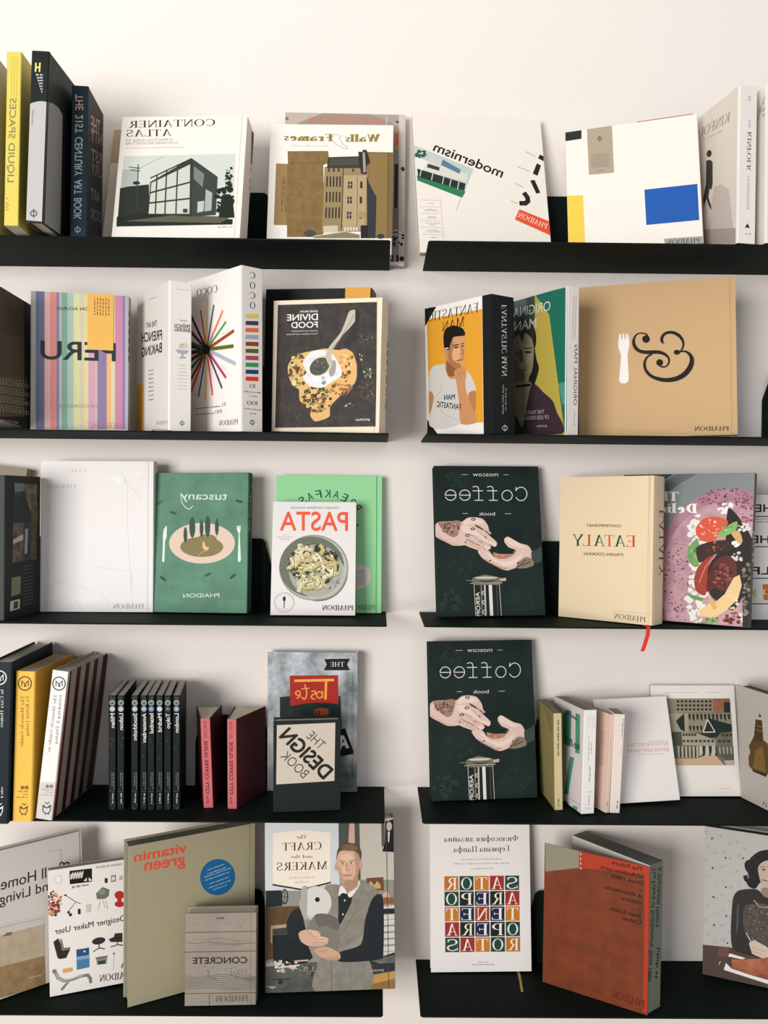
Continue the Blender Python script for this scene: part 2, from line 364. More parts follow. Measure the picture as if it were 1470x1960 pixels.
  label='book with a dark-haired woman at a table, cut off at the bottom right', group=None, opt={}),
}
BLOCK_Q3 = [0.392, -0.041, -0.9098, 0.0188, -0.0064, 0.18, 0.2714, 0.0403]
ART = {  # printed cover artwork in tenths of a millimetre on the cover itself
 ('a1', 'front'): [
  ('t','#77785a','s','LIQUID SPACES',[47,754,16,1461,109,4]),
  ('k','#b9a94a',[20,258,8,248,67,2]),
  ('k','#c9b54a',[76,2179,4,774,21,1]),
  ('k','#c9b54a',[122,2180,4,774,21,1]),
  ('k','#c9b54a',[167,2182,4,774,21,1]),
 ],
 ('a2', 'front'): [
  ('p','#bdbab7',[-5,1998,277,2055,270,28,-7,38]),
  ('e','#bdbab7',[134,2012,143,27,7,-41]),
  ('l','#e5dc78',27,[76,2702,73,2547]),
  ('l','#e5dc78',27,[143,2706,139,2550]),
  ('l','#e5dc78',27,[70,2618,148,2634]),
  ('k','#dcdcd8',[202,2494,-127,-10,-1,33]),
  ('k','#dcdcd8',[203,2446,-112,-9,-1,33]),
  ('k','#dcdcd8',[205,2398,-96,-8,-1,33]),
  ('k','#dcdcd8',[201,2350,-75,-7,-1,33]),
  ('k','#dcdcd8',[202,2302,-60,-6,-1,33]),
  ('k','#dcdcd8',[204,2255,-45,-5,-1,33]),
  ('k','#dcdcd8',[200,2207,-24,-4,-1,33]),
  ('k','#55544f',[65,1903,-12,-255,-24,-1]),
  ('l','#33373a',16,[179,162,176,145,165,129,148,119,127,114,107,117,89,126,77,140,72,157,76,175,87,190,104,201,124,205,145,203,162,194,174,180,179,162]),
  ('l','#33373a',14,[123,236,128,84]),
 ],
 ('a2', 'R'): [
  ('p','#8b8985',[-33,2041,255,2141,496,2175,684,2133,782,41,-51,13]),  # same grey jacket on the side cover, its shade put into a darker grey
 ],
 ('a3', 'front'): [
  ('t','#c99a98','b','THE',[191,2578,10,-285,-131,-7]),
  ('t','#b3ada8','b','21ST',[196,2206,4,-330,-131,-7]),
  ('t','#a9b3b5','b','CENTURY',[195,1808,3,-703,-131,-7]),
  ('t','#a9b3b5','b','ART',[195,1041,0,-266,-131,-6]),
  ('t','#9fb0b5','b','BOOK',[194,704,-4,-385,-131,-6]),
  ('l','#8fa0a5',15,[180,135,176,119,166,105,151,95,133,91,115,93,99,102,89,115,85,131,88,147,99,161,114,170,132,174,150,172,165,163,176,150,180,135]),
  ('l','#8fa0a5',13,[131,202,133,63]),
 ],
 ('a3', 'R'): [
  ('t','#b58f84','b','THE',[860,2220,-633,-196,-14,276]),
  ('t','#8a7b73','b','TWENTY',[1966,2411,-1754,-576,-12,221]),
  ('t','#8b6f66','b','FIRST',[1406,1835,-1152,-340,-12,218]),
  ('t','#84655c','b','CENTURY',[2156,1797,-1889,-546,-11,210]),
  ('t','#777b7c','b','ART',[901,948,-636,-149,-10,196]),
  ('t','#70777a','b','BOOK',[1259,666,-1000,-228,-10,198]),
 ],
 ('a4', 'front'): [
  ('p','#b8a080',[-70,2693,287,2698,286,1939,-82,1946]),
 ],
 ('a5', 'front'): [
  ('t','#2b2723','f','CONTAINER',[1796,2267,-1665,-33,-10,140]),
  ('t','#2b2723','f','ATLAS',[980,2059,-868,-9,-11,140]),
  ('t','#9a9289','s','A PRACTICAL GUIDE TO',[1007,1963,-901,-17,-4,48]),
  ('t','#9a9289','s','CONTAINER ARCHITECTURE',[1108,1897,-1002,-16,-4,48]),
  ('k','#b5aca2',[1222,1816,-1090,-13,-2,22]),
  ('p','#c9cec6',[94,1642,2221,1687,2252,264,73,220]),
  ('p','#aeb5ad',[94,1369,398,1397,414,988,93,971]),
  ('p','#2a2f2a',[78,989,225,1024,621,1067,674,487,86,415]),
  ('p','#23281f',[66,415,639,504,2253,363,2252,264,73,220]),
  ('p','#5a5a48',[215,326,1146,451,2216,416,2025,292]),
  ('p','#31372f',[641,1114,1394,1600,1915,1218,1931,451,1500,416,648,469]),
  ('p','#c4c9bd',[666,1096,1375,1473,1432,476,661,476]),
  ('l','#2f342d',25,[762,1258,789,476]),
  ('l','#2f342d',25,[937,1366,970,476]),
  ('l','#2f342d',25,[1139,1474,1178,476]),
  ('l','#2f342d',32,[662,898,1408,1112]),
  ('l','#2f342d',32,[658,690,1418,782]),
  ('l','#2f342d',25,[638,1193,1394,1589]),
  ('p','#39413a',[1419,1581,1916,1200,1931,451,1484,416]),
  ('p','#717d74',[1452,1436,1659,1273,1644,1003,1463,1184]),
  ('p','#a3ada4',[1707,968,1835,896,1842,540,1710,522]),
  ('p','#b7bdb2',[1569,718,1695,735,1693,522,1578,497]),
  ('p','#39413a',[1305,575,1389,575,1394,497,1311,497]),
  ('l','#3a3f39',18,[385,1477,434,540]),
  ('l','#3a3f39',15,[208,1423,439,1397]),
  ('l','#3a3f39',15,[248,1361,437,1338]),
  ('l','#8a9089',7,[399,1386,855,1639]),
  ('e','#2a2f2a',[382,1096,68,0,3,-36]),
  ('b',['#1f261c'],[2081,717,160,0,20,-319],46,0.167,0.5,0.53),
  ('b',['#242b20'],[2133,1218,74,0,13,-215],26,0.227,0.727,0.37),
  ('p','#1f261c',[1985,398,2284,398,2218,824,2022,860]),
  ('k','#9a938a',[2246,211,-265,-11,-2,28]),
 ],
 ('a5', 'R'): [
  ('p','#1c201e',[354,2398,800,2584,783,1903,462,1759]),
  ('k','#b8a48f',[516,1087,-192,1067,165,102]),
 ],
 ('a6', 'front'): [
  ('t','#8f7a3f','F','Walls',[2170,2323,-686,-13,-3,152]),
  ('t','#8f7a3f','F','Frames',[1235,2318,-958,5,-4,152]),
  ('l','#b9b0a8',13,[1350,2441,1337,2449,1319,2460,1298,2468,1278,2466,1257,2450,1232,2424,1213,2394,1210,2364,1226,2333,1257,2299,1295,2267,1331,2238,1368,2214,1408,2192,1445,2175,1475,2164,1497,2162,1513,2168,1522,2178,1522,2190,1507,2204,1480,2221,1450,2241,1425,2265,1405,2294,1385,2329,1369,2363,1363,2391,1371,2410,1388,2424,1408,2434,1421,2442]),
  ('k','#cfc8c0',[1143,2206,-758,2,-1,35]),
  ('p','#8a6f45~#77603a~60',[352,2101,1145,2115,1175,1871,1058,1820,1116,478,1073,342,396,334,388,580,131,577,136,1842,368,1837]),
  ('p','#94794e',[136,1842,360,1837,381,575,131,577]),
  ('l','#7b6440',13,[360,1837,381,575]),
  ('l','#6d5733',15,[367,1857,1057,1865]),
  ('k','#6b5334',[262,850,5,722,42,0]),
  ('k','#6b5334',[333,851,-37,722,42,0]),
  ('p','#7a6238',[1736,2102,2426,2099,2421,334,1913,328]),
  ('l','#65502d',15,[2327,2085,2332,333]),
  ('p','#8a7145',[1950,2069,2304,2085,2327,333,2111,330,2108,1170,1949,1467]),
  ('p','#97825c',[1082,1782,1931,1792,1933,463,1070,453]),
  ('p','#b19c74',[1464,1611,1911,1616,1898,500,1455,482]),
  ('p','#3b3931',[1148,1984,1762,2011,1814,1765,1130,1753]),
  ('p','#4a483f',[1196,1959,1739,1986,1754,1827,1176,1813]),
  ('p','#c9bda8',[1090,564,1370,580,1374,444,1094,429]),
  ('l','#3d3a33',18,[1449,1761,1447,494]),
  ('l','#5a5040',10,[1728,1589,1745,547]),
  ('l','#312d27',28,[1142,1582,1140,1370]),
  ('l','#312d27',28,[1205,1583,1204,1371]),
  ('l','#312d27',28,[1269,1584,1267,1371]),
  ('l','#312d27',28,[1333,1585,1331,1372]),
  ('l','#312d27',28,[1396,1585,1394,1373]),
  ('p','#3a362f',[1547,1482,1632,1483,1635,1343,1550,1342]),
  ('l','#c9bda8',10,[1589,1477,1592,1348]),
  ('l','#c9bda8',10,[1553,1417,1628,1418]),
  ('p','#3a362f',[1784,1485,1831,1485,1834,1346,1787,1345]),
  ('l','#312d27',27,[1140,1263,1139,1054]),
  ('l','#312d27',27,[1204,1264,1202,1055]),
  ('l','#312d27',27,[1267,1264,1265,1055]),
  ('l','#312d27',27,[1331,1265,1329,1056]),
  ('l','#312d27',27,[1394,1266,1392,1057]),
  ('p','#3a362f',[1544,1170,1629,1171,1632,1032,1547,1031]),
  ('l','#c9bda8',10,[1587,1166,1590,1037]),
  ('l','#c9bda8',10,[1550,1106,1626,1107]),
  ('p','#3a362f',[1781,1173,1828,1174,1831,1035,1784,1034]),
  ('l','#312d27',27,[1139,945,1138,725]),
  ('l','#312d27',27,[1202,946,1201,725]),
  ('l','#312d27',27,[1266,946,1264,726]),
  ('l','#312d27',27,[1329,947,1327,727]),
  ('l','#312d27',27,[1392,948,1390,728]),
  ('p','#3a362f',[1542,861,1626,862,1629,723,1545,722]),
  ('l','#c9bda8',10,[1584,856,1587,728]),
  ('l','#c9bda8',10,[1548,796,1623,797]),
  ('p','#3a362f',[1778,863,1825,864,1828,726,1781,725]),
  ('p','#a68c6c',[1774,856,1891,857,1893,746,1776,745]),
  ('p','#34373a',[1911,1616,1949,1467,2108,1170,2099,330,1948,328]),
  ('p','#2c2d2a',[1736,2102,1819,2102,1818,2143,1896,2144,1977,1868,1907,1842,1911,1641,1805,1640,1778,1790]),
  ('p','#9a9488',[1819,2092,1867,2093,1898,1691,1840,1665]),
  ('p','#33322b',[1154,1745,1187,1746,1189,1683,1156,1683]),
  ('p','#33322b',[1249,1746,1282,1747,1283,1684,1250,1684]),
  ('p','#33322b',[1343,1748,1376,1748,1377,1685,1344,1685]),
  ('p','#33322b',[1626,1751,1659,1751,1660,1688,1627,1688]),
  ('e','#4a4a45',[837,413,112,1,2,-69]),
  ('p','#8b7b58',[909,353,1537,471,1795,400,1796,327,910,316]),
  ('l','#d9d0c0',15,[909,353,1513,458,1795,400]),
  ('p','#e3d9c8',[1500,544,1530,545,1532,471,1501,470]),
  ('p','#e3d9c8',[1556,545,1586,545,1588,471,1558,471]),
  ('p','#e3d9c8',[1612,546,1642,546,1644,472,1614,472]),
  ('p','#e3d9c8',[1668,546,1698,547,1700,473,1670,472]),
  ('p','#e3d9c8',[1724,547,1754,547,1756,473,1726,473]),
  ('p','#23262a',[1814,585,1954,587,1959,329,1820,327]),
  ('e','#3a3a38',[2203,368,70,1,1,-49]),
 ],
 ('a7', 'front'): [
  ('p','#a89b90',[0,3018,2400,3018,2402,2778,2,2726]),
  ('p','#b9ada2',[0,3018,757,3025,206,2790,2,2774]),
  ('p','#9a8c80',[757,3025,1673,3026,2158,2833,2158,2749,39,2703]),
  ('t','#cf6b56','f','KOPENHAGEN',[1940,2816,-1470,-3,-1,139]),
  ('l','#c9bdb0',14,[2030,3015,2013,2770]),
  ('e','#4a423c',[2242,2875,37,-9,-5,-21]),
  ('e','#4a423c',[2354,2969,32,-11,-7,-20]),
  ('e','#7d7169',[37,2895,34,1,0,-34]),
  ('p','#8f8a86',[2122,2796,2267,2799,2296,-18,2150,-20]),
  ('p','#c9c1b8',[2265,3015,2400,3018,2431,-15,2296,-18]),
  ('p','#b98a72',[2195,2725,2275,2739,2272,2318,2199,2341]),
  ('p','#cf5f3d',[2203,2654,2256,2655,2259,2390,2206,2389]),
  ('p','#2f2b29',[2190,2028,2267,2042,2259,1163,2187,1162]),
  ('p','#7a6c69',[2175,1161,2276,1163,2281,730,2179,728]),
  ('b',['#1e1f1f'],[2265,561,121,2,2,-169],22,0.12,0.32,0.71),
  ('b',['#d8d0c8'],[2265,609,109,2,2,-169],14,0.133,0.311,0.64),
  ('b',['#1e1f1f'],[2348,1959,44,1,1,-72],10,0.333,0.667,0.6),
  ('p','#1e1f1f',[2136,221,2184,222,2185,89,2137,88]),
  ('p','#1e1f1f',[2245,223,2293,224,2295,79,2246,78]),
  ('e','#1e1f1f',[2354,152,48,1,0,-48]),
  ('p','#e8e2da',[2113,88,2430,93,2431,21,2114,15]),
 ],
 ('b1', 'front'): [
  ('t','#211f1d','b','modernism',[1711,1610,-1345,539,78,182]),
  ('p','#b9c6c2',[6,2244,1156,1776,892,1158,25,1499]),
  ('b',['#355c42'],[126,2049,120,4,-5,-83],30,0.16,0.4,1.56),
  ('p','#e6e2da',[9,1993,286,1913,225,1680,25,1724]),
  ('p','#2f7a4f',[26,1609,968,1293,892,1158,25,1499]),
  ('p','#d8d2c6',[250,1912,1040,1655,981,1499,156,1716]),
  ('p','#23332f',[39,1750,979,1460,945,1306,53,1572]),
  ('p','#33414a',[259,1861,483,1791,471,1714,231,1783]),
  ('p','#5a7a94',[553,1961,901,1754,871,1663,510,1844]),
  ('p','#c9c6bd',[304,2017,553,1961,495,1792,286,1913]),
  ('l','#d5d0c6',18,[121,1740,84,1585]),
  ('l','#d5d0c6',18,[344,1665,306,1510]),
  ('l','#d5d0c6',18,[555,1593,517,1438]),
  ('l','#d5d0c6',18,[696,1545,657,1390]),
  ('l','#d5d0c6',18,[848,1494,810,1339]),
  ('k','#9d6b5c',[861,1124,-99,-244,-19,-1]),
  ('l','#c7ae9f',6,[50,1089,465,1090]),
  ('l','#c7ae9f',6,[50,950,466,951]),
  ('l','#c7ae9f',6,[49,811,468,812]),
  ('l','#c7ae9f',6,[48,666,468,666]),
  ('l','#c7ae9f',6,[47,523,469,523]),
  ('l','#c7ae9f',6,[46,373,470,373]),
  ('l','#c7ae9f',6,[466,1100,471,270]),
  ('k','#8d8078',[318,1015,-118,2,1,15]),
  ('k','#8d8078',[361,890,-206,0,1,15]),
  ('k','#8d8078',[409,866,-294,-3,1,15]),
  ('k','#8d8078',[323,738,-125,2,1,15]),
  ('k','#8d8078',[372,714,-213,0,1,15]),
  ('k','#8d8078',[415,607,-300,-2,1,15]),
  ('k','#8d8078',[335,567,-132,2,1,15]),
  ('k','#8d8078',[378,456,-219,0,1,15]),
  ('k','#8d8078',[426,424,-306,-2,1,15]),
  ('k','#8d8078',[341,305,-139,2,1,15]),
  ('p','#23211f',[2533,2138,2605,2101,2596,1995,2489,2057]),
  ('p','#23211f',[2455,1943,2534,1901,2446,1676,2353,1720]),
  ('p','#23211f',[2289,1567,2377,1582,2473,1313,2390,1290]),
  ('l','#23211f',93,[2152,1283,2204,1201,2208,1124,2153,1076,2055,1074]),
  ('k','#6d6862',[2442,2082,-195,106,1,16]),
  ('k','#6d6862',[2304,1749,-262,111,1,16]),
  ('k','#6d6862',[2154,1407,-190,85,1,16]),
  ('k','#6d6862',[1999,1052,-137,63,1,15]),
  ('p','#df5436',[2020,945,2643,687,2629,398,1914,727]),
  ('t','#f3ddd0','f','PHAIDON',[2526,543,-554,242,47,100]),
 ],
 ('b2', 'front'): [
  ('p','#262b27',[-2,2598,312,2601,307,2420,-7,2413]),
  ('p','#e9c64c',[4,1266,303,1238,315,266,8,302]),
  ('p','#2459a8',[1446,1196,2398,1183,2400,462,1455,481]),
  ('p','#a39c91',[1764,167,2468,137,2465,-26,1772,41]),
  ('t','#3b3a37','f','PHAIDON',[2385,9,-572,33,4,98]),
 ],
 ('b2', 'front:sticker'): [
  ('p','#ab9d88',[416,2606,888,2599,896,1623,428,1647]),
  ('l','#4c463c',13,[687,2361,684,2348,675,2338,663,2332,649,2332,635,2337,623,2346,615,2359,613,2373,616,2386,625,2396,637,2402,651,2402,665,2397,677,2388,684,2375,687,2361]),
  ('l','#4c463c',11,[652,2426,648,2309]),
  ('k','#5d5548',[832,2016,-362,36,1,18]),
  ('k','#5d5548',[809,1983,-307,27,1,18]),
  ('k','#5d5548',[786,1950,-318,29,1,18]),
  ('k','#5d5548',[828,1908,-329,30,1,18]),
  ('k','#5d5548',[805,1875,-340,32,1,18]),
  ('k','#5d5548',[782,1842,-285,23,1,18]),
  ('k','#5d5548',[825,1799,-362,34,1,18]),
  ('k','#5d5548',[802,1766,-307,26,1,18]),
  ('k','#5d5548',[734,1691,-148,3,1,18]),
 ],
 ('b3', 'front'): [
  ('k','#b9b3ac',[216,2561,4,105,-76,-8]),
  ('t','#97928c','f','THE',[228,2229,-3,-147,-47,-5]),
  ('t','#3b3936','f','KINFOLK',[244,2008,-5,-703,-76,-7]),
  ('t','#97928c','f','ENTREPRENEUR',[225,1218,-10,-615,-47,-4]),
  ('p','#2b2b2a',[191,365,242,285,145,283]),
  ('k','#a5a09a',[273,167,-126,-9,-1,37]),
 ],
 ('b3', 'L'): [
  ('t','#8d857c','f','KINFOLK',[303,2309,1176,121,-27,170]),
  ('k','#b3a99f',[503,2209,694,102,1,44]),
  ('e','#38332f',[938,1977,-81,-41,19,-58]),
  ('p','#3b3733',[1033,1882,892,1839,818,1769,807,1353,843,1256,901,1305,946,1155,754,786,743,714,813,663,861,684,816,793,1004,1148,1065,1058,1088,982,1118,1188,1026,1434]),
  ('p','#9d9188',[1077,588,31,277,24,-8,1070,306]),
  ('p','#b9aea4',[758,1280,524,1248,293,1057,141,317,930,552]),
 ],
 ('b4', 'L'): [
  ('l','#6e6a64',16,[249,2321,21,2715]),
  ('b',['#b5b0a8'],[125,2450,-83,-38,-2,-159],12,0.3,0.7,0.33),
 ],
 ('c1', 'R'): [
  ('p','#1a1d1b',[1285,2428,1521,2403,1509,-3,1257,-48]),
  ('p','#171a19',[-36,-59,1258,192,1257,-48,-35,-290]),
  ('k','#2e2a22',[1137,2141,-529,-67,0,18]),
  ('k','#2e2a22',[1137,2098,-477,-54,0,18]),
  ('k','#2e2a22',[1137,2054,-426,-41,0,18]),
  ('k','#2e2a22',[1137,2011,-528,-78,0,18]),
  ('k','#2e2a22',[1136,1967,-477,-65,0,18]),
  ('k','#2e2a22',[1136,1924,-425,-52,0,18]),
  ('k','#2e2a22',[1136,1880,-528,-88,0,18]),
  ('k','#2e2a22',[1136,1837,-477,-76,0,18]),
  ('k','#2e2a22',[1136,1793,-425,-63,0,18]),
  ('k','#2e2a22',[1136,1750,-528,-98,0,18]),
  ('k','#2e2a22',[1136,1706,-476,-86,0,18]),
  ('k','#2e2a22',[1135,1663,-425,-75,0,18]),
  ('e','#8f8465',[524,666,46,11,0,-41]),
  ('e','#2a251d',[524,666,25,6,0,-27]),
  ('e','#8f8465',[638,683,47,11,0,-42]),
  ('e','#2a251d',[638,683,25,6,0,-27]),
  ('e','#8f8465',[753,700,48,11,0,-42]),
  ('e','#2a251d',[753,700,26,6,0,-27]),
  ('e','#8f8465',[870,718,48,11,0,-42]),
  ('e','#2a251d',[870,718,26,6,0,-27]),
  ('e','#8f8465',[989,736,49,11,0,-43]),
  ('e','#2a251d',[989,736,27,6,0,-28]),
  ('e','#8f8465',[1110,754,50,12,0,-43]),
  ('e','#2a251d',[1110,754,27,6,0,-28]),
  ('e','#8f8465',[1233,772,51,12,0,-43]),
  ('e','#2a251d',[1233,772,28,6,0,-28]),
  ('e','#8f8465',[1358,791,51,12,0,-44]),
  ('e','#2a251d',[1358,791,28,6,0,-28]),
  ('l','#8f8465',10,[441,714,1293,858]),
  ('e','#8f8465',[524,506,46,10,0,-41]),
  ('e','#2a251d',[524,506,25,6,0,-27]),
  ('e','#8f8465',[638,522,47,11,0,-41]),
  ('e','#2a251d',[638,522,25,6,0,-27]),
  ('e','#8f8465',[753,538,47,11,0,-42]),
  ('e','#2a251d',[753,538,26,6,0,-27]),
  ('e','#8f8465',[870,554,48,11,0,-42]),
  ('e','#2a251d',[870,554,26,6,0,-27]),
  ('e','#8f8465',[989,571,49,11,0,-42]),
  ('e','#2a251d',[989,571,27,6,0,-27]),
  ('e','#8f8465',[1110,587,50,11,0,-43]),
  ('e','#2a251d',[1110,587,27,6,0,-28]),
  ('e','#8f8465',[1232,605,51,11,0,-43]),
  ('e','#2a251d',[1232,605,28,6,0,-28]),
  ('e','#8f8465',[1357,622,51,11,0,-43]),
  ('e','#2a251d',[1357,622,28,6,0,-28]),
  ('l','#8f8465',10,[441,555,1292,689]),
  ('e','#8f8465',[524,346,46,10,0,-41]),
  ('e','#2a251d',[524,346,25,5,0,-27]),
  ('e','#8f8465',[638,361,47,10,0,-41]),
  ('e','#2a251d',[638,361,25,5,0,-27]),
  ('e','#8f8465',[753,376,47,10,0,-42]),
  ('e','#2a251d',[753,376,26,6,0,-27]),
  ('e','#8f8465',[870,391,48,10,0,-42]),
  ('e','#2a251d',[870,391,26,6,0,-27]),
  ('e','#8f8465',[988,406,49,10,0,-42]),
  ('e','#2a251d',[988,406,27,6,0,-27]),
  ('e','#8f8465',[1109,421,50,11,0,-43]),
  ('e','#2a251d',[1109,421,27,6,0,-28]),
  ('e','#8f8465',[1232,437,51,11,0,-43]),
  ('e','#2a251d',[1232,437,28,6,0,-28]),
  ('e','#8f8465',[1356,453,51,11,0,-43]),
  ('e','#2a251d',[1356,453,28,6,0,-28]),
  ('l','#8f8465',10,[441,396,1292,521]),
  ('e','#8f8465',[524,187,46,9,0,-41]),
  ('e','#2a251d',[524,187,25,5,0,-27]),
  ('e','#8f8465',[637,200,47,9,0,-41]),
  ('e','#2a251d',[637,200,25,5,0,-27]),
  ('e','#8f8465',[753,214,47,10,0,-42]),
  ('e','#2a251d',[753,214,26,5,0,-27]),
  ('e','#8f8465',[869,228,48,10,0,-42]),
  ('e','#2a251d',[869,228,26,5,0,-27]),
  ('e','#8f8465',[988,242,49,10,0,-42]),
  ('e','#2a251d',[988,242,27,5,0,-27]),
  ('e','#8f8465',[1109,256,50,10,0,-43]),
  ('e','#2a251d',[1109,256,27,5,0,-28]),
  ('e','#8f8465',[1231,270,50,10,0,-43]),
  ('e','#2a251d',[1231,270,27,5,0,-28]),
  ('e','#8f8465',[1356,285,51,10,0,-43]),
  ('e','#2a251d',[1356,285,28,6,0,-28]),
  ('l','#8f8465',10,[441,237,1291,353]),
  ('l','#8f8465',7,[474,758,474,40]),
  ('l','#8f8465',7,[574,782,574,59]),
  ('l','#8f8465',7,[676,807,676,79]),
  ('l','#8f8465',7,[779,832,778,99]),
  ('l','#8f8465',7,[883,858,882,119]),
  ('l','#8f8465',8,[989,883,988,140]),
  ('l','#8f8465',8,[1097,910,1095,160]),
  ('l','#8f8465',8,[1206,936,1203,182]),
  ('l','#8f8465',8,[1317,963,1314,203]),
  ('t','#a39b84','f','PHAIDON',[1041,-19,-475,-43,0,74]),
 ],
 ('c2', 'front'): [
  ('p','#b9b6b2',[-2,2615,85,2611,98,36,10,34]),
  ('p','#6f7690',[85,2621,239,2620,252,40,98,36]),
  ('p','#e2b2ae',[239,2630,339,2626,353,43,252,40]),
  ('p','#e08e86',[339,2636,444,2632,458,46,353,43]),
  ('p','#8d86a3',[444,2642,501,2635,515,48,458,46]),
  ('p','#c9b6bb',[501,2645,539,2637,554,49,515,48]),
  ('p','#7fa793',[539,2647,644,2644,660,52,554,49]),
  ('p','#a9bfb2',[644,2654,752,2650,768,55,660,52]),
  ('p','#d6d3a0',[752,2660,866,2657,882,58,768,55]),
  ('p','#cfc5a8',[865,2667,938,2661,954,60,882,58]),
  ('p','#d9cf9c',[938,2671,1018,2666,1034,63,954,60]),
  ('p','#d19db0',[1017,2676,1126,2672,1144,66,1034,63]),
  ('p','#c9b0a8',[1126,2682,1180,2675,1197,67,1144,66]),
  ('p','#8d7a9f',[1180,2685,1345,2685,1363,72,1197,67]),
  ('p','#e8b277',[1345,2695,1423,2690,1441,74,1363,72]),
  ('p','#d5cdaa',[1423,2700,1496,2694,1515,76,1441,74]),
  ('p','#c985a3',[1496,2704,1634,2702,1653,80,1515,76]),
  ('p','#7d7ea3',[1633,2712,1675,2704,1695,82,1653,80]),
  ('p','#b3aab3',[1675,2715,1737,2708,1756,83,1695,82]),
  ('t','#3b423f','b','GASTON ACURIO',[1275,2301,-820,-30,0,55]),
  ('t','#2c3338','b','PERU',[1521,1364,-1346,-13,-2,333]),
  ('t','#8d8a83','s','THE COOKBOOK',[1238,476,-749,-20,0,56]),
  ('l','#9a7d8a',8,[997,189,1681,196]),
  ('t','#a08090','f','PHAIDON',[1645,93,-551,-6,-1,76]),
 ],
 ('c2', 'R'): [
  ('k','#33403a',[101,1389,-9,1126,-262,-49]),
 ],
 ('c3', 'front'): [
  ('k','#a5a29c',[376,2564,-254,-9,0,14]),
  ('t','#6a6762','s','THE ART',[342,1998,-160,-7,0,29]),
  ('l','#8a8782',5,[286,1968,238,1965]),
  ('t','#3b3835','b','FRENCH',[385,1884,-292,-12,0,65]),
  ('t','#3b3835','b','BAKING',[385,1812,-292,-9,0,65]),
  ('p','#e3d2c2',[148,1486,203,1591,316,1621,364,1517]),
  ('p','#aab1ba',[106,1473,365,1481,318,1413,167,1411]),
  ('l','#aab1ba',40,[242,1415,242,1334]),
  ('p','#aab1ba',[177,1319,318,1332,290,1366,205,1357]),
  ('b',['#c98a6a','#e8d8a8','#d4b8a8'],[256,1560,66,7,0,-40],14,0.114,0.286,1.59),
  ('k','#b5b1ac',[324,1197,-160,-2,0,16]),
  ('k','#b5b1ac',[315,1135,-142,0,0,16]),
  ('k','#b5b1ac',[320,1074,-151,0,0,16]),
  ('k','#b5b1ac',[354,1015,-217,-5,0,16]),
  ('k','#b5b1ac',[344,953,-198,-3,0,16]),
  ('k','#b5b1ac',[335,891,-179,-1,0,16]),
  ('k','#b5b1ac',[341,829,-189,-2,0,16]),
  ('k','#b5b1ac',[341,768,-189,-1,0,16]),
  ('l','#55534f',11,[279,153,276,141,268,130,255,123,241,120,226,121,214,128,205,137,202,149,205,161,213,172,226,179,240,182,255,181,267,175,276,165,279,153]),
  ('l','#55534f',10,[240,203,241,99]),
 ],
 ('c3', 'L'): [
  ('k','#8d8a85',[725,2519,388,19,0,15]),
  ('t','#4a4743','b','THE ART',[663,1984,613,34,1,98]),
  ('t','#262321','b','FRENCH',[393,1695,1143,89,2,173]),
  ('t','#262321','b','BAKING',[389,1463,1143,36,2,173]),
  ('k','#7d7a75',[843,1171,291,13,0,30]),
  ('k','#7d7a75',[842,1092,291,12,0,30]),
  ('k','#7d7a75',[841,1014,291,11,0,30]),
  ('k','#7d7a75',[839,935,291,10,0,30]),
  ('k','#7d7a75',[838,856,291,9,0,30]),
  ('k','#7d7a75',[837,778,291,8,0,30]),
  ('k','#7d7a75',[836,699,291,6,0,30]),
  ('k','#7d7a75',[835,620,291,5,0,30]),
  ('t','#a5a29d','f','PHAIDON',[59,124,632,14,1,70]),
 ],
 ('c4', 'front'): [
  ('t','#1d1d1d','f','C',[291,2765,-116,-10,0,117]),
  ('t','#1d1d1d','f','O',[291,2585,-116,-9,0,118]),
  ('t','#1d1d1d','f','C',[291,2404,-116,-8,0,118]),
  ('t','#1d1d1d','f','O',[291,2224,-116,-7,0,118]),
  ('p','#e4cf6f',[90,2108,360,2140,360,2063,82,2036]),
  ('p','#4a3b50',[90,1984,360,2014,360,1937,82,1912]),
  ('p','#e8713f',[90,1860,360,1888,360,1811,82,1788]),
  ('p','#a9b2bf',[90,1735,360,1762,360,1685,82,1663]),
  ('p','#99451f',[90,1611,360,1636,360,1559,82,1539]),
  ('p','#62641f',[90,1486,360,1510,360,1433,82,1414]),
  ('p','#b54a63',[90,1361,361,1384,361,1306,82,1289]),
  ('p','#3c9a5a',[90,1237,361,1258,361,1180,82,1165]),
  ('p','#21486f',[90,1112,361,1131,361,1054,82,1040]),
  ('p','#e23d28',[90,987,361,1005,361,927,82,915]),
  ('t','#2a2a2a','f','10',[291,795,-123,-6,0,72]),
  ('k','#7d7a76',[413,710,-382,-1,0,27]),
  ('k','#7d7a76',[330,632,-183,9,0,22]),
  ('t','#2a2a2a','f','100',[341,488,-226,-5,0,72]),
  ('k','#7d7a76',[418,393,-377,13,0,23]),
  ('k','#7d7a76',[309,323,-151,0,0,22]),
  ('l','#3a3a3a',12,[274,173,270,160,260,148,245,140,227,137,209,139,194,145,183,156,180,168,183,181,194,193,209,201,227,204,245,203,260,196,270,186,274,173]),
  ('l','#3a3a3a',10,[227,227,227,114]),
 ],
 ('c4', 'L'): [
  ('t','#1d1d1d','f','COCO',[808,2612,748,30,-1,134]),
  ('l','#e03b2c',45,[1194,1591,1420,2363]),
  ('l','#e4cf6f',56,[1194,1591,1154,2539]),
  ('l','#2c4f78',49,[1194,1591,931,2395]),
  ('l','#e8713f',49,[1194,1591,620,2249]),
  ('l','#3c9a5a',49,[1194,1591,512,2026]),
  ('l','#99451f',64,[1194,1591,245,1829]),
  ('l','#62641f',68,[1194,1591,262,1553]),
  ('l','#a9b2bf',75,[1194,1591,196,1224]),
  ('l','#a8446b',60,[1194,1591,514,999]),
  ('l','#4a3b50',49,[1194,1591,651,817]),
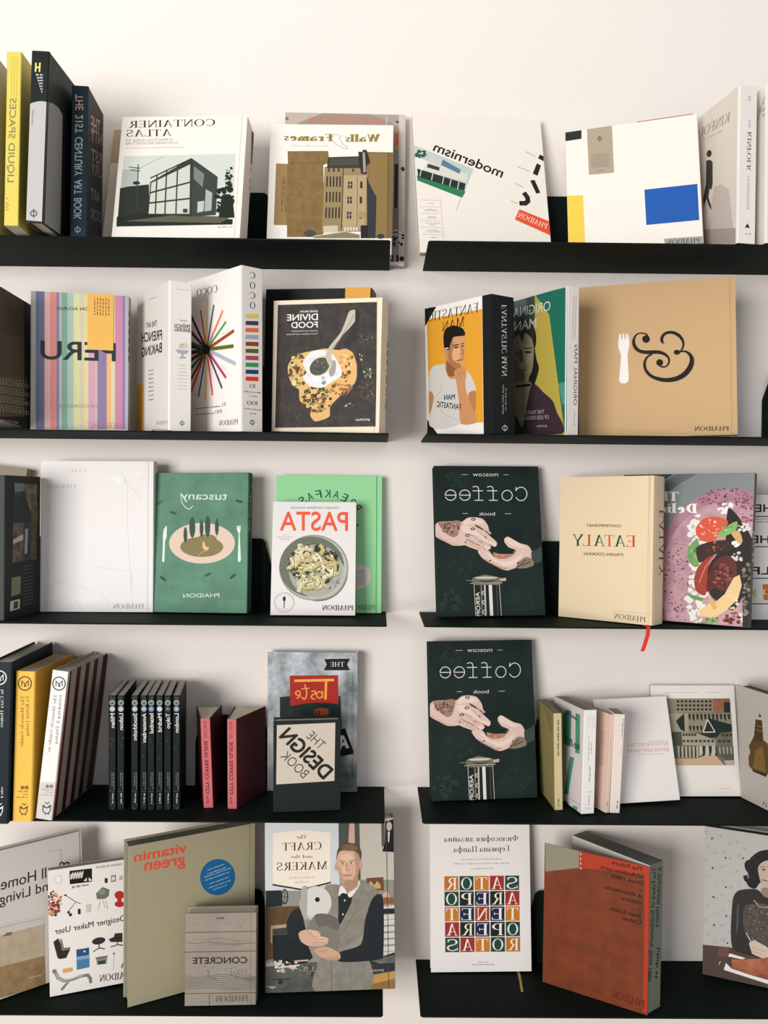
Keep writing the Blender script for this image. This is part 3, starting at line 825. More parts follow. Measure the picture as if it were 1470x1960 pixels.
  ('l','#e2452c',49,[1194,1591,983,711]),
  ('l','#e4cf6f',56,[1194,1591,1260,636]),
  ('l','#21486f',45,[1194,1591,1502,718]),
  ('l','#d2562b',68,[1194,1591,1792,824]),
  ('l','#7d2f1c',64,[1194,1591,1964,915]),
  ('l','#2f7a45',68,[1194,1591,1963,1187]),
  ('l','#5c1f2c',68,[1194,1591,2039,1389]),
  ('l','#3a431c',75,[1194,1591,2116,1592]),
  ('l','#24402f',68,[1194,1591,2037,1779]),
  ('l','#47606a',56,[1194,1591,1959,1848]),
  ('l','#6b1f3f',64,[1194,1591,1918,2095]),
  ('l','#2b1a2a',56,[1194,1591,1840,2393]),
  ('e','#1f2115',[1194,1591,-136,-15,0,-94]),
  ('k','#6d6a66',[1173,2412,56,-367,0,11]),
  ('k','#6d6a66',[579,2216,312,-325,0,11]),
  ('k','#6d6a66',[378,1855,271,-48,0,11]),
  ('k','#6d6a66',[701,1262,-356,-251,0,11]),
  ('k','#6d6a66',[930,726,141,309,0,11]),
  ('t','#4a4743','f','10',[532,494,120,-17,0,66]),
  ('k','#6d6a66',[704,480,957,7,0,26]),
  ('t','#4a4743','f','100',[652,367,226,-7,0,67]),
  ('k','#6d6a66',[913,362,710,8,0,27]),
  ('t','#5a5753','f','PHAIDON',[116,132,641,0,0,95]),
 ],
 ('c6', 'front'): [
  ('p','#25221f~#3f362f~60',[85,2352,2023,2353,2058,120,72,66]),
  ('t','#efe9e3','b','DAVID HALIVA',[885,2199,-356,3,-1,36]),
  ('t','#efe9e3','b','DIVINE',[892,2059,-616,-1,-2,113]),
  ('t','#efe9e3','b','FOOD',[891,1921,-526,-1,-2,106]),
  ('t','#cfc9c2','s','Israeli and Palestinian',[885,1849,-518,2,-1,29]),
  ('t','#cfc9c2','s','Food Culture and Recipes',[886,1794,-619,0,-1,29]),
  ('q','#d9ac6c',[1310,1504,1445,1526,1581,1456,1653,1293,1696,1095,1634,897,1464,752,1274,588,1169,460,1164,296,1008,221,870,200,778,310,805,457,685,493,563,585,539,788,417,861,333,1027,309,1212,387,1340,565,1449,782,1492,1056,1534]),
  ('b',['#8a5a2a','#c98a4a','#6d3f1e','#e3c08a'],[1472,1205,135,-1,7,-271],40,0.114,0.371,0.47),
  ('b',['#4a4a26','#7d7a3a','#c9b070','#5a3a20','#e0cf98'],[532,1119,189,-1,7,-313],90,0.084,0.316,0.56),
  ('b',['#4a4a26','#8a7a3a','#6a4420','#d9b878','#2c2f1c'],[920,605,295,1,5,-238],110,0.053,0.213,1.15),
  ('b',['#7a4a24','#c08a4c','#9a6530'],[1385,807,212,0,4,-145],40,0.073,0.236,1.38),
  ('q','#dedbda',[608,1283,782,1483,1057,1498,1235,1387,1377,1133,1361,1024,1188,916,994,816,757,852,614,1008,692,1100]),
  ('b',['#e8e5e4','#cfccd0'],[987,1153,293,-2,6,-255],60,0.093,0.267,1.07),
  ('e','#9a958c',[1202,1170,65,-11,-25,-152]),
  ('e','#c9c2b4',[966,1217,193,126,107,-138]),
  ('e','#4a4a42',[946,1208,171,111,93,-120]),
  ('b',['#6d6a5a','#3a3a34'],[946,1208,127,83,64,-82],20,0.1,0.275,1.45),
  ('q','#b9b0a0',[1060,1389,1124,1560,1341,1819,1442,2050,1496,2192,1591,2226,1655,2170,1634,2046,1522,1905,1362,1746,1175,1487,1199,1261,1142,1207]),
  ('l','#8a8172',13,[1213,1532,1437,1853,1593,2136]),
  ('b',['#7da070','#a3b88a','#4a5a3a'],[1874,1085,91,0,2,-90],30,0.104,0.292,0.96),
  ('b',['#c9c07a','#8a8a5a'],[1727,1364,53,-1,2,-65],12,0.179,0.429,0.78),
  ('b',['#8a6a60','#a08070'],[1842,1703,151,-2,3,-107],30,0.037,0.1,1.33),
  ('b',['#8a6a60','#a08a78','#6d5550'],[1885,807,171,0,6,-216],60,0.033,0.1,0.75),
  ('b',['#6d5f58','#857468'],[1239,2073,670,-15,6,-270],60,0.006,0.017,2.33),
  ('b',['#c9c3ba'],[1548,499,87,1,1,-36],8,0.089,0.267,2.25),
  ('b',['#6d5f58','#857468'],[587,382,496,4,5,-259],60,0.008,0.024,1.79),
  ('q','#23221f',[1620,2225,1697,2169,1651,1742,1502,1564,1442,1655,1607,1957]),
  ('q','#2a2826',[1655,1562,1760,1203,1767,933,1468,589,1222,296,1199,442,1653,879]),
  ('t','#e8e2da','s','gestalten',[1947,232,-277,-16,-1,43]),
 ],
 ('c6', 'R'): [
  ('t','#6d6253','b','DIVINE FOOD',[335,462,26,1252,166,17]),
 ],
 ('d1', 'front'): [
  ('l','#5a5f5c',11,[-43,2461,-67,7]),
  ('t','#e5e2dc','f','FANTASTIC MAN',[401,2334,-13,-1286,-133,-11]),
  ('k','#b9b6b0',[298,886,-10,-536,-43,-2]),
  ('k','#b9b6b0',[374,824,-17,-406,-37,-1]),
  ('l','#e5e2dc',14,[388,105,382,89,367,76,344,67,317,64,290,67,268,75,253,87,248,102,254,118,269,131,292,140,318,143,345,141,368,132,383,120,388,105]),
  ('l','#e5e2dc',12,[319,169,316,38]),
 ],
 ('d1', 'L'): [
  ('p','#e6e0da',[1786,2544,218,2492,227,-4,1711,58]),
  ('p','#17191a',[221,2514,-25,2494,-18,-15,227,-4]),
  ('p','#d9992f',[1674,2272,226,2252,235,215,1639,219]),
  ('p','#17191a',[1753,2497,1399,2476,1746,2120]),
  ('p','#17191a',[1704,352,1425,58,1710,70]),
  ('t','#2a2826','f','FANTASTIC',[330,2212,1302,12,-16,172]),
  ('t','#2a2826','f','MAN',[681,2013,576,-24,-16,172]),
  ('q','#c9c4be',[1614,1267,1167,1360,838,1124,712,1223,531,1094,400,818,568,721,630,682,810,212,1639,219]),
  ('q','#b07a4c',[1630,885,1508,771,1634,430]),
  ('q','#c48a5c',[1165,1450,1129,1628,773,1274,776,1140,965,1068,1092,1102,1185,1271]),
  ('q','#c9936a',[1129,1628,1078,1735,980,1857,699,1887,670,1773,668,1573,693,1399,773,1274,868,1221,992,1296,1116,1490]),
  ('q','#a9744c',[1079,1712,981,1813,940,1516,883,1240,992,1296,1116,1490]),
  ('q','#c48a5c',[1235,1640,1106,1659,1132,1492,1179,1520]),
  ('q','#1d1815',[1202,1670,1219,1911,1136,2036,913,2050,712,1967,663,1838,949,1842,1047,1708,1081,1622]),
  ('l','#e8e2da',20,[1183,1652,1093,1660]),
  ('q','#a87048',[1084,1487,992,1319,867,1225,773,1274,787,1320,927,1379,1019,1525]),
  ('q','#d8a67c',[938,1639,782,1587,832,1414,958,1405,1003,1523]),
  ('q','#b47a50',[766,1618,689,1576,708,1400,745,1404,731,1492]),
  ('q','#8a5836',[1133,1424,992,1296,868,1221,932,1133,1092,1125,1153,1267]),
  ('l','#b3aea6',14,[1428,649,1396,607,1350,545,1295,481,1236,429,1164,392,1080,361,1003,338,949,321]),
  ('l','#b3aea6',12,[1492,746,1459,768,1410,798,1361,834,1324,872,1305,917,1295,970,1291,1018,1287,1052]),
  ('q','#b5783f',[569,677,483,405,450,226,670,220,724,599]),
  ('l','#2a1d15',18,[968,1687,820,1690]),
  ('l','#2a1d15',16,[758,1691,687,1691]),
  ('e','#3a281c',[890,1644,-50,-6,0,-16]),
  ('e','#3a281c',[728,1647,-37,-4,0,-13]),
  ('l','#9a6540',13,[760,1618,731,1514,793,1503]),
  ('l','#8a4a3a',18,[880,1397,733,1399]),
  ('q','#c48a5c',[946,1213,680,1264,637,1127,671,930,600,679,438,380,426,214,794,222,833,607,903,1017]),
  ('l','#a06d44',11,[853,1181,777,1073]),
  ('l','#a06d44',11,[774,1196,699,1099]),
  ('q','#b07a4c',[598,746,416,787,438,403]),
  ('t','#2a2826','b','MAN',[942,682,288,10,-2,95]),
  ('t','#2a2826','b','FANTASTIC',[795,474,635,101,-2,105]),
 ],
 ('d2', 'front'): [
  ('t','#4a4a48','s','ORIGINAL MAN',[157,546,13,1090,76,4]),
  ('k','#a5a09a',[160,169,9,286,41,1]),
  ('k','#8d8882',[116,1740,27,784,20,2]),
  ('k','#8d8882',[169,1745,27,785,20,2]),
 ],
 ('d2', 'L'): [
  ('p','#b3a046',[1499,2669,530,2718,-1,33,1501,99]),
  ('p','#1f6a56',[905,2699,9,2658,-1,22,53,35,492,2245]),
  ('p','#3a4a40',[1744,2689,905,2677,901,2176,1742,2309]),
  ('p','#5c6a68',[1518,2673,1135,2673,1150,2400,1516,2438]),
  ('p','#4d9080',[233,950,8,972,4,558,116,555]),
  ('e','#211f1c',[1237,1905,-384,-54,-3,-383]),
  ('q','#211f1c',[969,1845,843,1463,772,1274,927,970,1069,1075]),
  ('q','#9c9478',[1495,2035,1076,1997,933,1748,931,1474,982,1251,1177,1063,1489,1069]),
  ('q','#7d775f',[1495,2035,1366,2016,1360,1151,1489,1069]),
  ('q','#33302a',[1496,2129,971,2119,934,1863,1184,2013,1273,1840,1366,2016,1495,1965]),
  ('q','#b0a88a',[1273,1794,1110,1772,984,1572,1072,1399,1216,1508]),
  ('q','#6a6550',[1492,1541,1361,1385,1178,1179,1286,1061,1489,1069]),
  ('q','#5a5644',[1364,1713,1272,1678,1260,1490,1344,1476]),
  ('l','#211f1c',19,[1200,1719,985,1698]),
  ('e','#4a4538',[1091,1631,-100,-13,0,-25]),
  ('e','#211f1c',[1091,1631,-32,-4,0,-21]),
  ('e','#4a4538',[1429,1651,-59,-7,0,-21]),
  ('l','#6d6650',19,[1272,1701,1234,1487,1325,1463]),
  ('l','#6a4f44',30,[1361,1303,1160,1298]),
  ('q','#8d866c',[1470,1067,998,1045,1013,747,1261,182,1485,501]),
  ('q','#3a2c33',[980,1009,631,819,378,641,261,422,96,191,143,28,1224,75,1208,296]),
  ('q','#2a2a26',[1504,479,1261,182,1242,76,1501,87]),
  ('l','#1d1b19',47,[1470,1008,1015,1001]),
  ('t','#d3d3c8','s','ORIGINAL',[466,2319,1200,49,-12,176]),
  ('t','#c9c9be','b','MAN',[858,2068,656,29,-13,178]),
  ('t','#b3a8a5','s','THE TAUTZ',[611,431,561,13,1,69]),
  ('t','#b3a8a5','s','OF LESS ORDINARY',[482,324,872,16,1,69]),
  ('t','#b3a8a5','s','gestalten',[534,178,288,5,0,45]),
 ],
 ('d3', 'front'): [
  ('p','#f0ece6',[754,1756,755,1861,777,2017,807,2015,811,1910,831,1909,837,2019,867,2017,871,1906,891,1905,897,2015,927,2013,931,1903,942,2012,956,1901,962,1796,939,1693,923,1589,939,1196,938,1117,905,1061,842,1049,780,1072,763,1126,774,1256,803,1595,783,1675]),
  ('l','#1f1a17',36,[1274,1895,1279,1906]),
  ('l','#1f1a17',34,[1279,1906,1287,1922]),
  ('l','#1f1a17',32,[1287,1922,1294,1939]),
  ('l','#1f1a17',30,[1294,1939,1295,1954]),
  ('l','#1f1a17',28,[1295,1954,1289,1966]),
  ('l','#1f1a17',28,[1289,1966,1280,1976]),
  ('l','#1f1a17',27,[1280,1976,1267,1986]),
  ('l','#1f1a17',26,[1267,1986,1250,1993]),
  ('l','#1f1a17',26,[1250,1993,1229,2000]),
  ('l','#1f1a17',25,[1229,2000,1203,2005]),
  ('l','#1f1a17',24,[1203,2005,1176,2008]),
  ('l','#1f1a17',24,[1176,2008,1151,2007]),
  ('l','#1f1a17',25,[1151,2007,1130,2002]),
  ('l','#1f1a17',27,[1130,2002,1110,1994]),
  ('l','#1f1a17',30,[1110,1994,1092,1982]),
  ('l','#1f1a17',33,[1092,1982,1076,1967]),
  ('l','#1f1a17',36,[1076,1967,1063,1947]),
  ('l','#1f1a17',41,[1063,1947,1051,1923]),
  ('l','#1f1a17',45,[1051,1923,1043,1896]),
  ('l','#1f1a17',50,[1043,1896,1038,1870]),
  ('l','#1f1a17',54,[1038,1870,1037,1844]),
  ('l','#1f1a17',56,[1037,1844,1039,1817]),
  ('l','#1f1a17',59,[1039,1817,1045,1790]),
  ('l','#1f1a17',61,[1045,1790,1054,1765]),
  ('l','#1f1a17',63,[1054,1765,1067,1740]),
  ('l','#1f1a17',63,[1067,1740,1083,1717]),
  ('l','#1f1a17',63,[1083,1717,1102,1695]),
  ('l','#1f1a17',63,[1102,1695,1123,1677]),
  ('l','#1f1a17',63,[1123,1677,1147,1663]),
  ('l','#1f1a17',65,[1147,1663,1174,1652]),
  ('l','#1f1a17',66,[1174,1652,1204,1643]),
  ('l','#1f1a17',67,[1204,1643,1234,1637]),
  ('l','#1f1a17',68,[1234,1637,1267,1633]),
  ('l','#1f1a17',70,[1267,1633,1301,1631]),
  ('l','#1f1a17',71,[1301,1631,1336,1630]),
  ('l','#1f1a17',72,[1336,1630,1370,1629]),
  ('l','#1f1a17',72,[1370,1629,1402,1628]),
  ('l','#1f1a17',71,[1402,1628,1433,1628]),
  ('l','#1f1a17',69,[1433,1628,1463,1627]),
  ('l','#1f1a17',68,[1463,1627,1493,1622]),
  ('l','#1f1a17',66,[1493,1622,1522,1615]),
  ('l','#1f1a17',62,[1522,1615,1551,1604]),
  ('l','#1f1a17',58,[1551,1604,1578,1592]),
  ('l','#1f1a17',54,[1578,1592,1603,1577]),
  ('l','#1f1a17',50,[1603,1577,1625,1560]),
  ('l','#1f1a17',46,[1625,1560,1646,1539]),
  ('l','#1f1a17',42,[1646,1539,1663,1517]),
  ('l','#1f1a17',38,[1663,1517,1675,1496]),
  ('l','#1f1a17',36,[1675,1496,1681,1473]),
  ('l','#1f1a17',34,[1681,1473,1682,1449]),
  ('l','#1f1a17',33,[1682,1449,1679,1426]),
  ('l','#1f1a17',32,[1679,1426,1674,1405]),
  ('l','#1f1a17',31,[1674,1405,1665,1386]),
  ('l','#1f1a17',30,[1665,1386,1653,1369]),
  ('l','#1f1a17',29,[1653,1369,1639,1354]),
  ('l','#1f1a17',29,[1639,1354,1624,1343]),
  ('l','#1f1a17',28,[1624,1343,1610,1336]),
  ('l','#1f1a17',28,[1610,1336,1594,1334]),
  ('l','#1f1a17',28,[1594,1334,1578,1334]),
  ('l','#1f1a17',28,[1578,1334,1563,1336]),
  ('l','#1f1a17',28,[1563,1336,1548,1339]),
  ('l','#1f1a17',28,[1548,1339,1534,1345]),
  ('l','#1f1a17',27,[1534,1345,1520,1353]),
  ('l','#1f1a17',26,[1520,1353,1510,1362]),
  ('l','#1f1a17',26,[1510,1362,1502,1374]),
  ('l','#1f1a17',26,[1502,1374,1497,1390]),
  ('l','#1f1a17',26,[1497,1390,1493,1405]),
  ('l','#1f1a17',26,[1493,1405,1491,1415]),
  ('e','#1f1a17',[1267,1888,69,-4,-1,-73]),
  ('e','#1f1a17',[1510,1421,61,-3,-1,-65]),
  ('l','#1f1a17',36,[1369,1590,1353,1582]),
  ('l','#1f1a17',36,[1353,1582,1329,1571]),
  ('l','#1f1a17',36,[1329,1571,1304,1556]),
  ('l','#1f1a17',36,[1304,1556,1283,1538]),
  ('l','#1f1a17',38,[1283,1538,1266,1515]),
  ('l','#1f1a17',40,[1266,1515,1252,1489]),
  ('l','#1f1a17',43,[1252,1489,1240,1459]),
  ('l','#1f1a17',46,[1240,1459,1234,1428]),
  ('l','#1f1a17',48,[1234,1428,1233,1394]),
  ('l','#1f1a17',49,[1233,1394,1236,1357]),
  ('l','#1f1a17',50,[1236,1357,1244,1319]),
  ('l','#1f1a17',51,[1244,1319,1257,1284]),
  ('l','#1f1a17',53,[1257,1284,1277,1251]),
  ('l','#1f1a17',54,[1277,1251,1302,1218]),
  ('l','#1f1a17',55,[1302,1218,1331,1188]),
  ('l','#1f1a17',56,[1331,1188,1365,1162]),
  ('l','#1f1a17',59,[1365,1162,1403,1140]),
  ('l','#1f1a17',63,[1403,1140,1446,1121]),
  ('l','#1f1a17',67,[1446,1121,1492,1106]),
  ('l','#1f1a17',71,[1492,1106,1536,1094]),
  ('l','#1f1a17',74,[1536,1094,1579,1085]),
  ('l','#1f1a17',76,[1579,1085,1621,1080]),
  ('l','#1f1a17',79,[1621,1080,1664,1078]),
  ('l','#1f1a17',81,[1664,1078,1707,1080]),
  ('l','#1f1a17',84,[1707,1080,1750,1086]),
  ('l','#1f1a17',86,[1750,1086,1794,1094]),
  ('l','#1f1a17',89,[1794,1094,1837,1107]),
  ('l','#1f1a17',91,[1837,1107,1877,1124]),
  ('l','#1f1a17',93,[1877,1124,1915,1145]),
  ('l','#1f1a17',95,[1915,1145,1951,1172]),
  ('l','#1f1a17',96,[1951,1172,1983,1201]),
  ('l','#1f1a17',97,[1983,1201,2012,1233]),
  ('l','#1f1a17',96,[2012,1233,2037,1268]),
  ('l','#1f1a17',94,[2037,1268,2058,1307]),
  ('l','#1f1a17',91,[2058,1307,2075,1346]),
  ('l','#1f1a17',89,[2075,1346,2086,1383]),
  ('l','#1f1a17',84,[2086,1383,2091,1418]),
  ('l','#1f1a17',78,[2091,1418,2091,1452]),
  ('l','#1f1a17',71,[2091,1452,2085,1483]),
  ('l','#1f1a17',65,[2085,1483,2076,1512]),
  ('l','#1f1a17',58,[2076,1512,2060,1539]),
  ('l','#1f1a17',52,[2060,1539,2038,1565]),
  ('l','#1f1a17',46,[2038,1565,2014,1586]),
  ('l','#1f1a17',39,[2014,1586,1992,1602]),
  ('l','#1f1a17',35,[1992,1602,1974,1610]),
  ('l','#1f1a17',32,[1974,1610,1956,1613]),
  ('l','#1f1a17',30,[1956,1613,1939,1612]),
  ('l','#1f1a17',27,[1939,1612,1920,1611]),
  ('l','#1f1a17',26,[1920,1611,1897,1610]),
  ('l','#1f1a17',26,[1897,1610,1873,1608]),
  ('l','#1f1a17',26,[1873,1608,1850,1605]),
  ('l','#1f1a17',26,[1850,1605,1835,1603]),
  ('e','#1f1a17',[1823,1601,58,-3,-1,-46]),
  ('l','#1f1a17',31,[1896,1618,1904,1635]),
  ('l','#1f1a17',31,[1904,1635,1917,1659]),
  ('l','#1f1a17',31,[1917,1659,1930,1687]),
  ('l','#1f1a17',31,[1930,1687,1938,1713]),
  ('l','#1f1a17',33,[1938,1713,1941,1739]),
  ('l','#1f1a17',36,[1941,1739,1941,1765]),
  ('l','#1f1a17',39,[1941,1765,1937,1791]),
  ('l','#1f1a17',42,[1937,1791,1930,1817]),
  ('l','#1f1a17',45,[1930,1817,1918,1844]),
  ('l','#1f1a17',49,[1918,1844,1903,1871]),
  ('l','#1f1a17',52,[1903,1871,1884,1896]),
  ('l','#1f1a17',55,[1884,1896,1863,1919]),
  ('l','#1f1a17',57,[1863,1919,1839,1939]),
  ('l','#1f1a17',56,[1839,1939,1811,1957]),
  ('l','#1f1a17',55,[1811,1957,1782,1972]),
  ('l','#1f1a17',55,[1782,1972,1754,1983]),
  ('l','#1f1a17',54,[1754,1983,1726,1989]),
  ('l','#1f1a17',52,[1726,1989,1697,1991]),
  ('l','#1f1a17',51,[1697,1991,1669,1989]),
  ('l','#1f1a17',50,[1669,1989,1644,1984]),
  ('l','#1f1a17',50,[1644,1984,1622,1975]),
  ('l','#1f1a17',50,[1622,1975,1602,1962]),
  ('l','#1f1a17',51,[1602,1962,1584,1946]),
  ('l','#1f1a17',52,[1584,1946,1570,1929]),
  ('l','#1f1a17',52,[1570,1929,1560,1911]),
  ('l','#1f1a17',52,[1560,1911,1554,1892]),
  ('l','#1f1a17',52,[1554,1892,1550,1872]),
  ('l','#1f1a17',52,[1550,1872,1550,1853]),
  ('l','#1f1a17',49,[1550,1853,1553,1834]),
  ('l','#1f1a17',44,[1553,1834,1561,1815]),
  ('l','#1f1a17',39,[1561,1815,1570,1798]),
  ('l','#1f1a17',34,[1570,1798,1576,1786]),
  ('t','#4a3a26','f','PHAIDON',[2720,78,-602,20,1,81]),
 ],
 ('e1', 'R'): [
  ('p','#3a4a4a~#202a28~40',[291,2513,1088,2515,1046,1063,249,1036]),
  ('p','#8a7a5f~#4a4a3a~60',[601,2489,1049,2508,1036,1984,827,1987,695,2239]),
  ('p','#22302e',[293,2238,640,2260,809,1987,830,1775,270,1790]),
  ('p','#6d7f86',[298,2514,601,2509,602,2364,317,2340]),
  ('p','#6a5f4a~#3a3a2a~60',[864,2113,1092,2112,1046,1042,837,1056]),
  ('p','#7a6a5f~#3f3a34~70',[263,1769,608,1771,598,1052,249,1036]),
  ('p','#c9aeaa',[266,1463,592,1552,593,1448,267,1382]),
  ('p','#a39a98',[657,1650,753,1651,724,1180,640,1174]),
  ('k','#777c78',[933,943,-352,-19,0,17]),
  ('k','#777c78',[933,879,-352,-18,0,17]),
  ('k','#777c78',[934,815,-352,-16,0,17]),
  ('k','#777c78',[935,726,-352,-14,0,17]),
  ('k','#777c78',[936,662,-352,-13,0,17]),
  ('k','#777c78',[937,598,-352,-11,0,17]),
  ('k','#777c78',[937,534,-352,-10,0,17]),
  ('k','#777c78',[938,470,-352,-9,0,17]),
  ('k','#777c78',[939,406,-353,-7,0,17]),
  ('k','#777c78',[939,342,-353,-6,0,17]),
  ('k','#777c78',[940,278,-353,-5,0,17]),
  ('k','#777c78',[941,213,-353,-3,0,17]),
  ('p','#7d8060',[227,763,521,767,513,436,207,412]),
  ('p','#c9c9b8',[190,329,496,338,491,158,175,144]),
  ('p','#3a4a34',[302,305,443,307,427,177,285,174]),
 ],
 ('e2', 'front'): [
  ('l','#d8d3d1',9,[1652,2616,2003,2206]),
  ('l','#d8d3d1',9,[1708,2486,1724,1554]),
  ('l','#d8d3d1',9,[1724,1554,1818,169]),
  ('l','#d8d3d1',9,[25,1894,198,2068]),
  ('l','#d8d3d1',9,[599,487,773,531]),
  ('l','#d8d3d1',9,[773,510,1013,381]),
  ('l','#d8d3d1',9,[11,538,229,518]),
  ('l','#d8d3d1',9,[229,518,533,660]),
  ('l','#d8d3d1',9,[1209,360,1384,123]),
  ('l','#d8d3d1',9,[709,228,819,55]),
  ('l','#d8d3d1',9,[1586,2768,1697,2508]),
  ('l','#d8d3d1',9,[1815,753,1795,428]),
  ('l','#d8d3d1',9,[1032,901,1771,796]),
  ('b',['#ffffff'],[1500,2583,130,1,0,-76],22,0.083,0.2,1.71),
  ('b',['#ffffff'],[1891,2715,109,0,0,-43],12,0.08,0.2,2.5),
  ('b',['#f8f6f4'],[1789,1490,65,0,0,-76],10,0.133,0.3,0.86),
  ('b',['#f8f6f4'],[1771,926,87,0,0,-76],12,0.1,0.25,1.14),
  ('b',['#f8f6f4'],[1569,2009,87,0,0,-65],10,0.1,0.225,1.33),
  ('b',['#f8f6f4'],[2045,2444,65,0,1,-173],10,0.1,0.267,0.38),
  ('b',['#f8f6f4'],[1586,2854,130,0,0,-87],12,0.067,0.15,1.5),
  ('b',['#f8f6f4'],[1259,2929,283,1,0,-33],10,0.023,0.062,8.67),
  ('t','#c3beba','f','TTERSON',[718,2430,-588,-2,0,74]),
  ('t','#d3cecb','f','THE',[934,2744,-392,-1,0,65]),
  ('t','#9d9893','f','PHAIDON',[2047,70,-602,-3,-1,95]),
 ],
 ('e3', 'front'): [
  ('t','#dfe8da','s','tuscany',[1461,2211,-938,11,-2,118]),
  ('l','#dfe8da',14,[515,2344,518,2314,522,2272,527,2227,536,2187,550,2154,567,2123,587,2096,607,2073,629,2055,652,2041,676,2032,697,2030,717,2039,736,2058,753,2077,764,2091]),
  ('e','#dcc3ae',[963,1358,667,3,7,-400]),
  ('e','#82754a',[961,1285,435,2,4,-198]),
  ('e','#82754a',[1065,1432,196,1,2,-104]),
  ('e','#2b4a42',[626,1518,39,0,3,-156]),
  ('l','#2b4a42',5,[629,1370,630,1324]),
  ('e','#2b4a42',[763,1669,61,0,4,-201]),
  ('l','#2b4a42',5,[767,1477,768,1430]),
  ('e','#2b4a42',[951,1648,39,0,3,-166]),
  ('l','#2b4a42',5,[954,1491,955,1444]),
  ('e','#2b4a42',[1073,1692,55,0,4,-207]),
  ('l','#2b4a42',5,[1077,1493,1078,1446]),
  ('e','#2b4a42',[1261,1675,39,0,3,-162]),
  ('l','#2b4a42',5,[1263,1521,1264,1475]),
  ('p','#dfbd7f',[977,1380,1016,1389,1023,1329,1086,1294,1113,1269,1087,1217,1016,1225,979,1268]),
  ('l','#c9b07a',10,[1069,1208,963,1182,893,1104]),
  ('l','#5a4a2f',14,[1028,1311,1095,1286]),
  ('p','#dbe8d8',[233,1703,244,1682,245,1473,216,1404,206,987,161,987,171,1386,165,1508,184,1630]),
  ('p','#dbe8d8',[1657,1705,1671,1705,1676,1632,1682,1705,1696,1705,1701,1633,1707,1705,1721,1705,1725,1633,1731,1705,1742,1705,1740,1615,1723,1546,1756,1031,1732,993,1703,997,1692,1031,1702,1546,1669,1615]),
  ('e','#27453a',[1701,2181,79,-21,-6,-25]),
  ('e','#3a6650',[92,2161,67,46,16,-21]),
  ('e','#2f5545',[367,1952,78,-27,-9,-25]),
  ('e','#4a7a60',[1483,1977,63,-51,-17,-20]),
  ('e','#27453a',[186,658,66,-48,-16,-21]),
  ('e','#2a4a3e',[1595,713,59,53,18,-19]),
  ('e','#2f5545',[1090,743,73,34,12,-23]),
  ('l','#6f9a80',5,[923,441,1001,64]),
  ('l','#6f9a80',5,[959,390,1017,65]),
  ('l','#6f9a80',5,[996,339,1033,65]),
  ('l','#6f9a80',5,[1032,288,1049,65]),
  ('l','#6f9a80',5,[1069,237,1065,65]),
  ('t','#dfe8da','s','PHAIDON',[1333,305,-728,-15,-1,76]),
 ],
 ('e3', 'R'): [
  ('l','#cfe0cf',7,[104,2487,273,2501]),
  ('l','#cfe0cf',9,[206,2522,211,2435]),
  ('k','#a9bfae',[144,2342,-57,-758,-77,-4]),
 ],
 ('e4', 'front'): [
  ('t','#1f4a38','s','B',[1587,2020,-64,81,134,86]),
  ('t','#1f4a38','s','R',[1497,2124,-87,66,110,116]),
  ('t','#1f4a38','s','E',[1377,2207,-104,47,78,139]),
  ('t','#1f4a38','s','A',[1234,2266,-115,25,42,154]),
  ('t','#1f4a38','s','K',[1078,2296,-119,2,4,160]),
  ('t','#1f4a38','s','F',[918,2295,-116,-21,-35,156]),
  ('t','#1f4a38','s','A',[762,2264,-107,-43,-71,143]),
  ('t','#1f4a38','s','S',[621,2204,-91,-62,-104,121]),
  ('t','#1f4a38','s','T',[502,2120,-69,-78,-130,93]),
  ('l','#4a9a6d',10,[2003,2746,2009,-3]),
  ('e','#d5cfc8',[1676,726,230,1,2,-249]),
  ('k','#5a5f5a',[1795,826,-179,-1,0,22]),
  ('k','#5a5f5a',[1771,775,-155,-1,0,22]),
  ('k','#5a5f5a',[1795,723,-179,-1,0,22]),
  ('k','#5a5f5a',[1772,672,-155,-1,0,22]),
  ('k','#5a5f5a',[1796,620,-179,-1,0,22]),
  ('k','#5a5f5a',[1773,569,-155,-1,0,22]),
  ('t','#2f6a4a','f','PHAIDON',[1989,72,-465,-3,-1,95]),
  ('e','#1f4a38',[1632,1751,20,0,0,-20]),
 ],
 ('e5', 'front'): [
  ('t','#55514d','s','ITALIAN COOKING SCHOOL',[1292,2076,-949,-5,-1,40]),
  ('t','#ec5d42','b','PASTA',[1479,1644,-1332,1,-6,362]),
  ('k','#8d8884',[281,1547,-74,0,0,18]),
  ('k','#8d8884',[393,1505,-311,-2,0,18]),
  ('k','#8d8884',[335,1462,-200,-1,0,18]),
  ('e','#7a7a6d',[909,843,579,3,10,-576]),
  ('e','#8f9080',[821,920,672,4,11,-638]),
  ('e','#babab0',[821,920,649,3,11,-615]),
  ('e','#6d7263',[782,939,628,3,11,-587]),
  ('e','#b9b7ab',[939,786,492,3,8,-471]),
  ('e','#a9a89a',[860,862,521,3,9,-504]),
  ('b',['#4a4f3a','#5a5640','#3a4030'],[810,978,483,3,8,-444],60,0.08,0.184,1.09),
  ('b',['#30362a','#2a3026','#4a4634'],[1128,1019,164,1,5,-328],60,0.118,0.329,0.5),
  ('l','#8d7d55',95,[465,1048,481,1073,506,1109,530,1150,547,1191,553,1234,552,1283,549,1326,548,1357]),
  ('l','#ded4b0',81,[457,1056,473,1081,498,1117,522,1158,539,1198,545,1242,544,1290,542,1334,540,1364]),
  ('l','#8d7d55',80,[945,1346,959,1331,979,1310,998,1287,1007,1264,999,1242,982,1218,962,1196,949,1181]),
  ('l','#c8b880',66,[937,1354,951,1339,972,1318,990,1295,999,1272,991,1249,974,1225,954,1204,941,1189]),
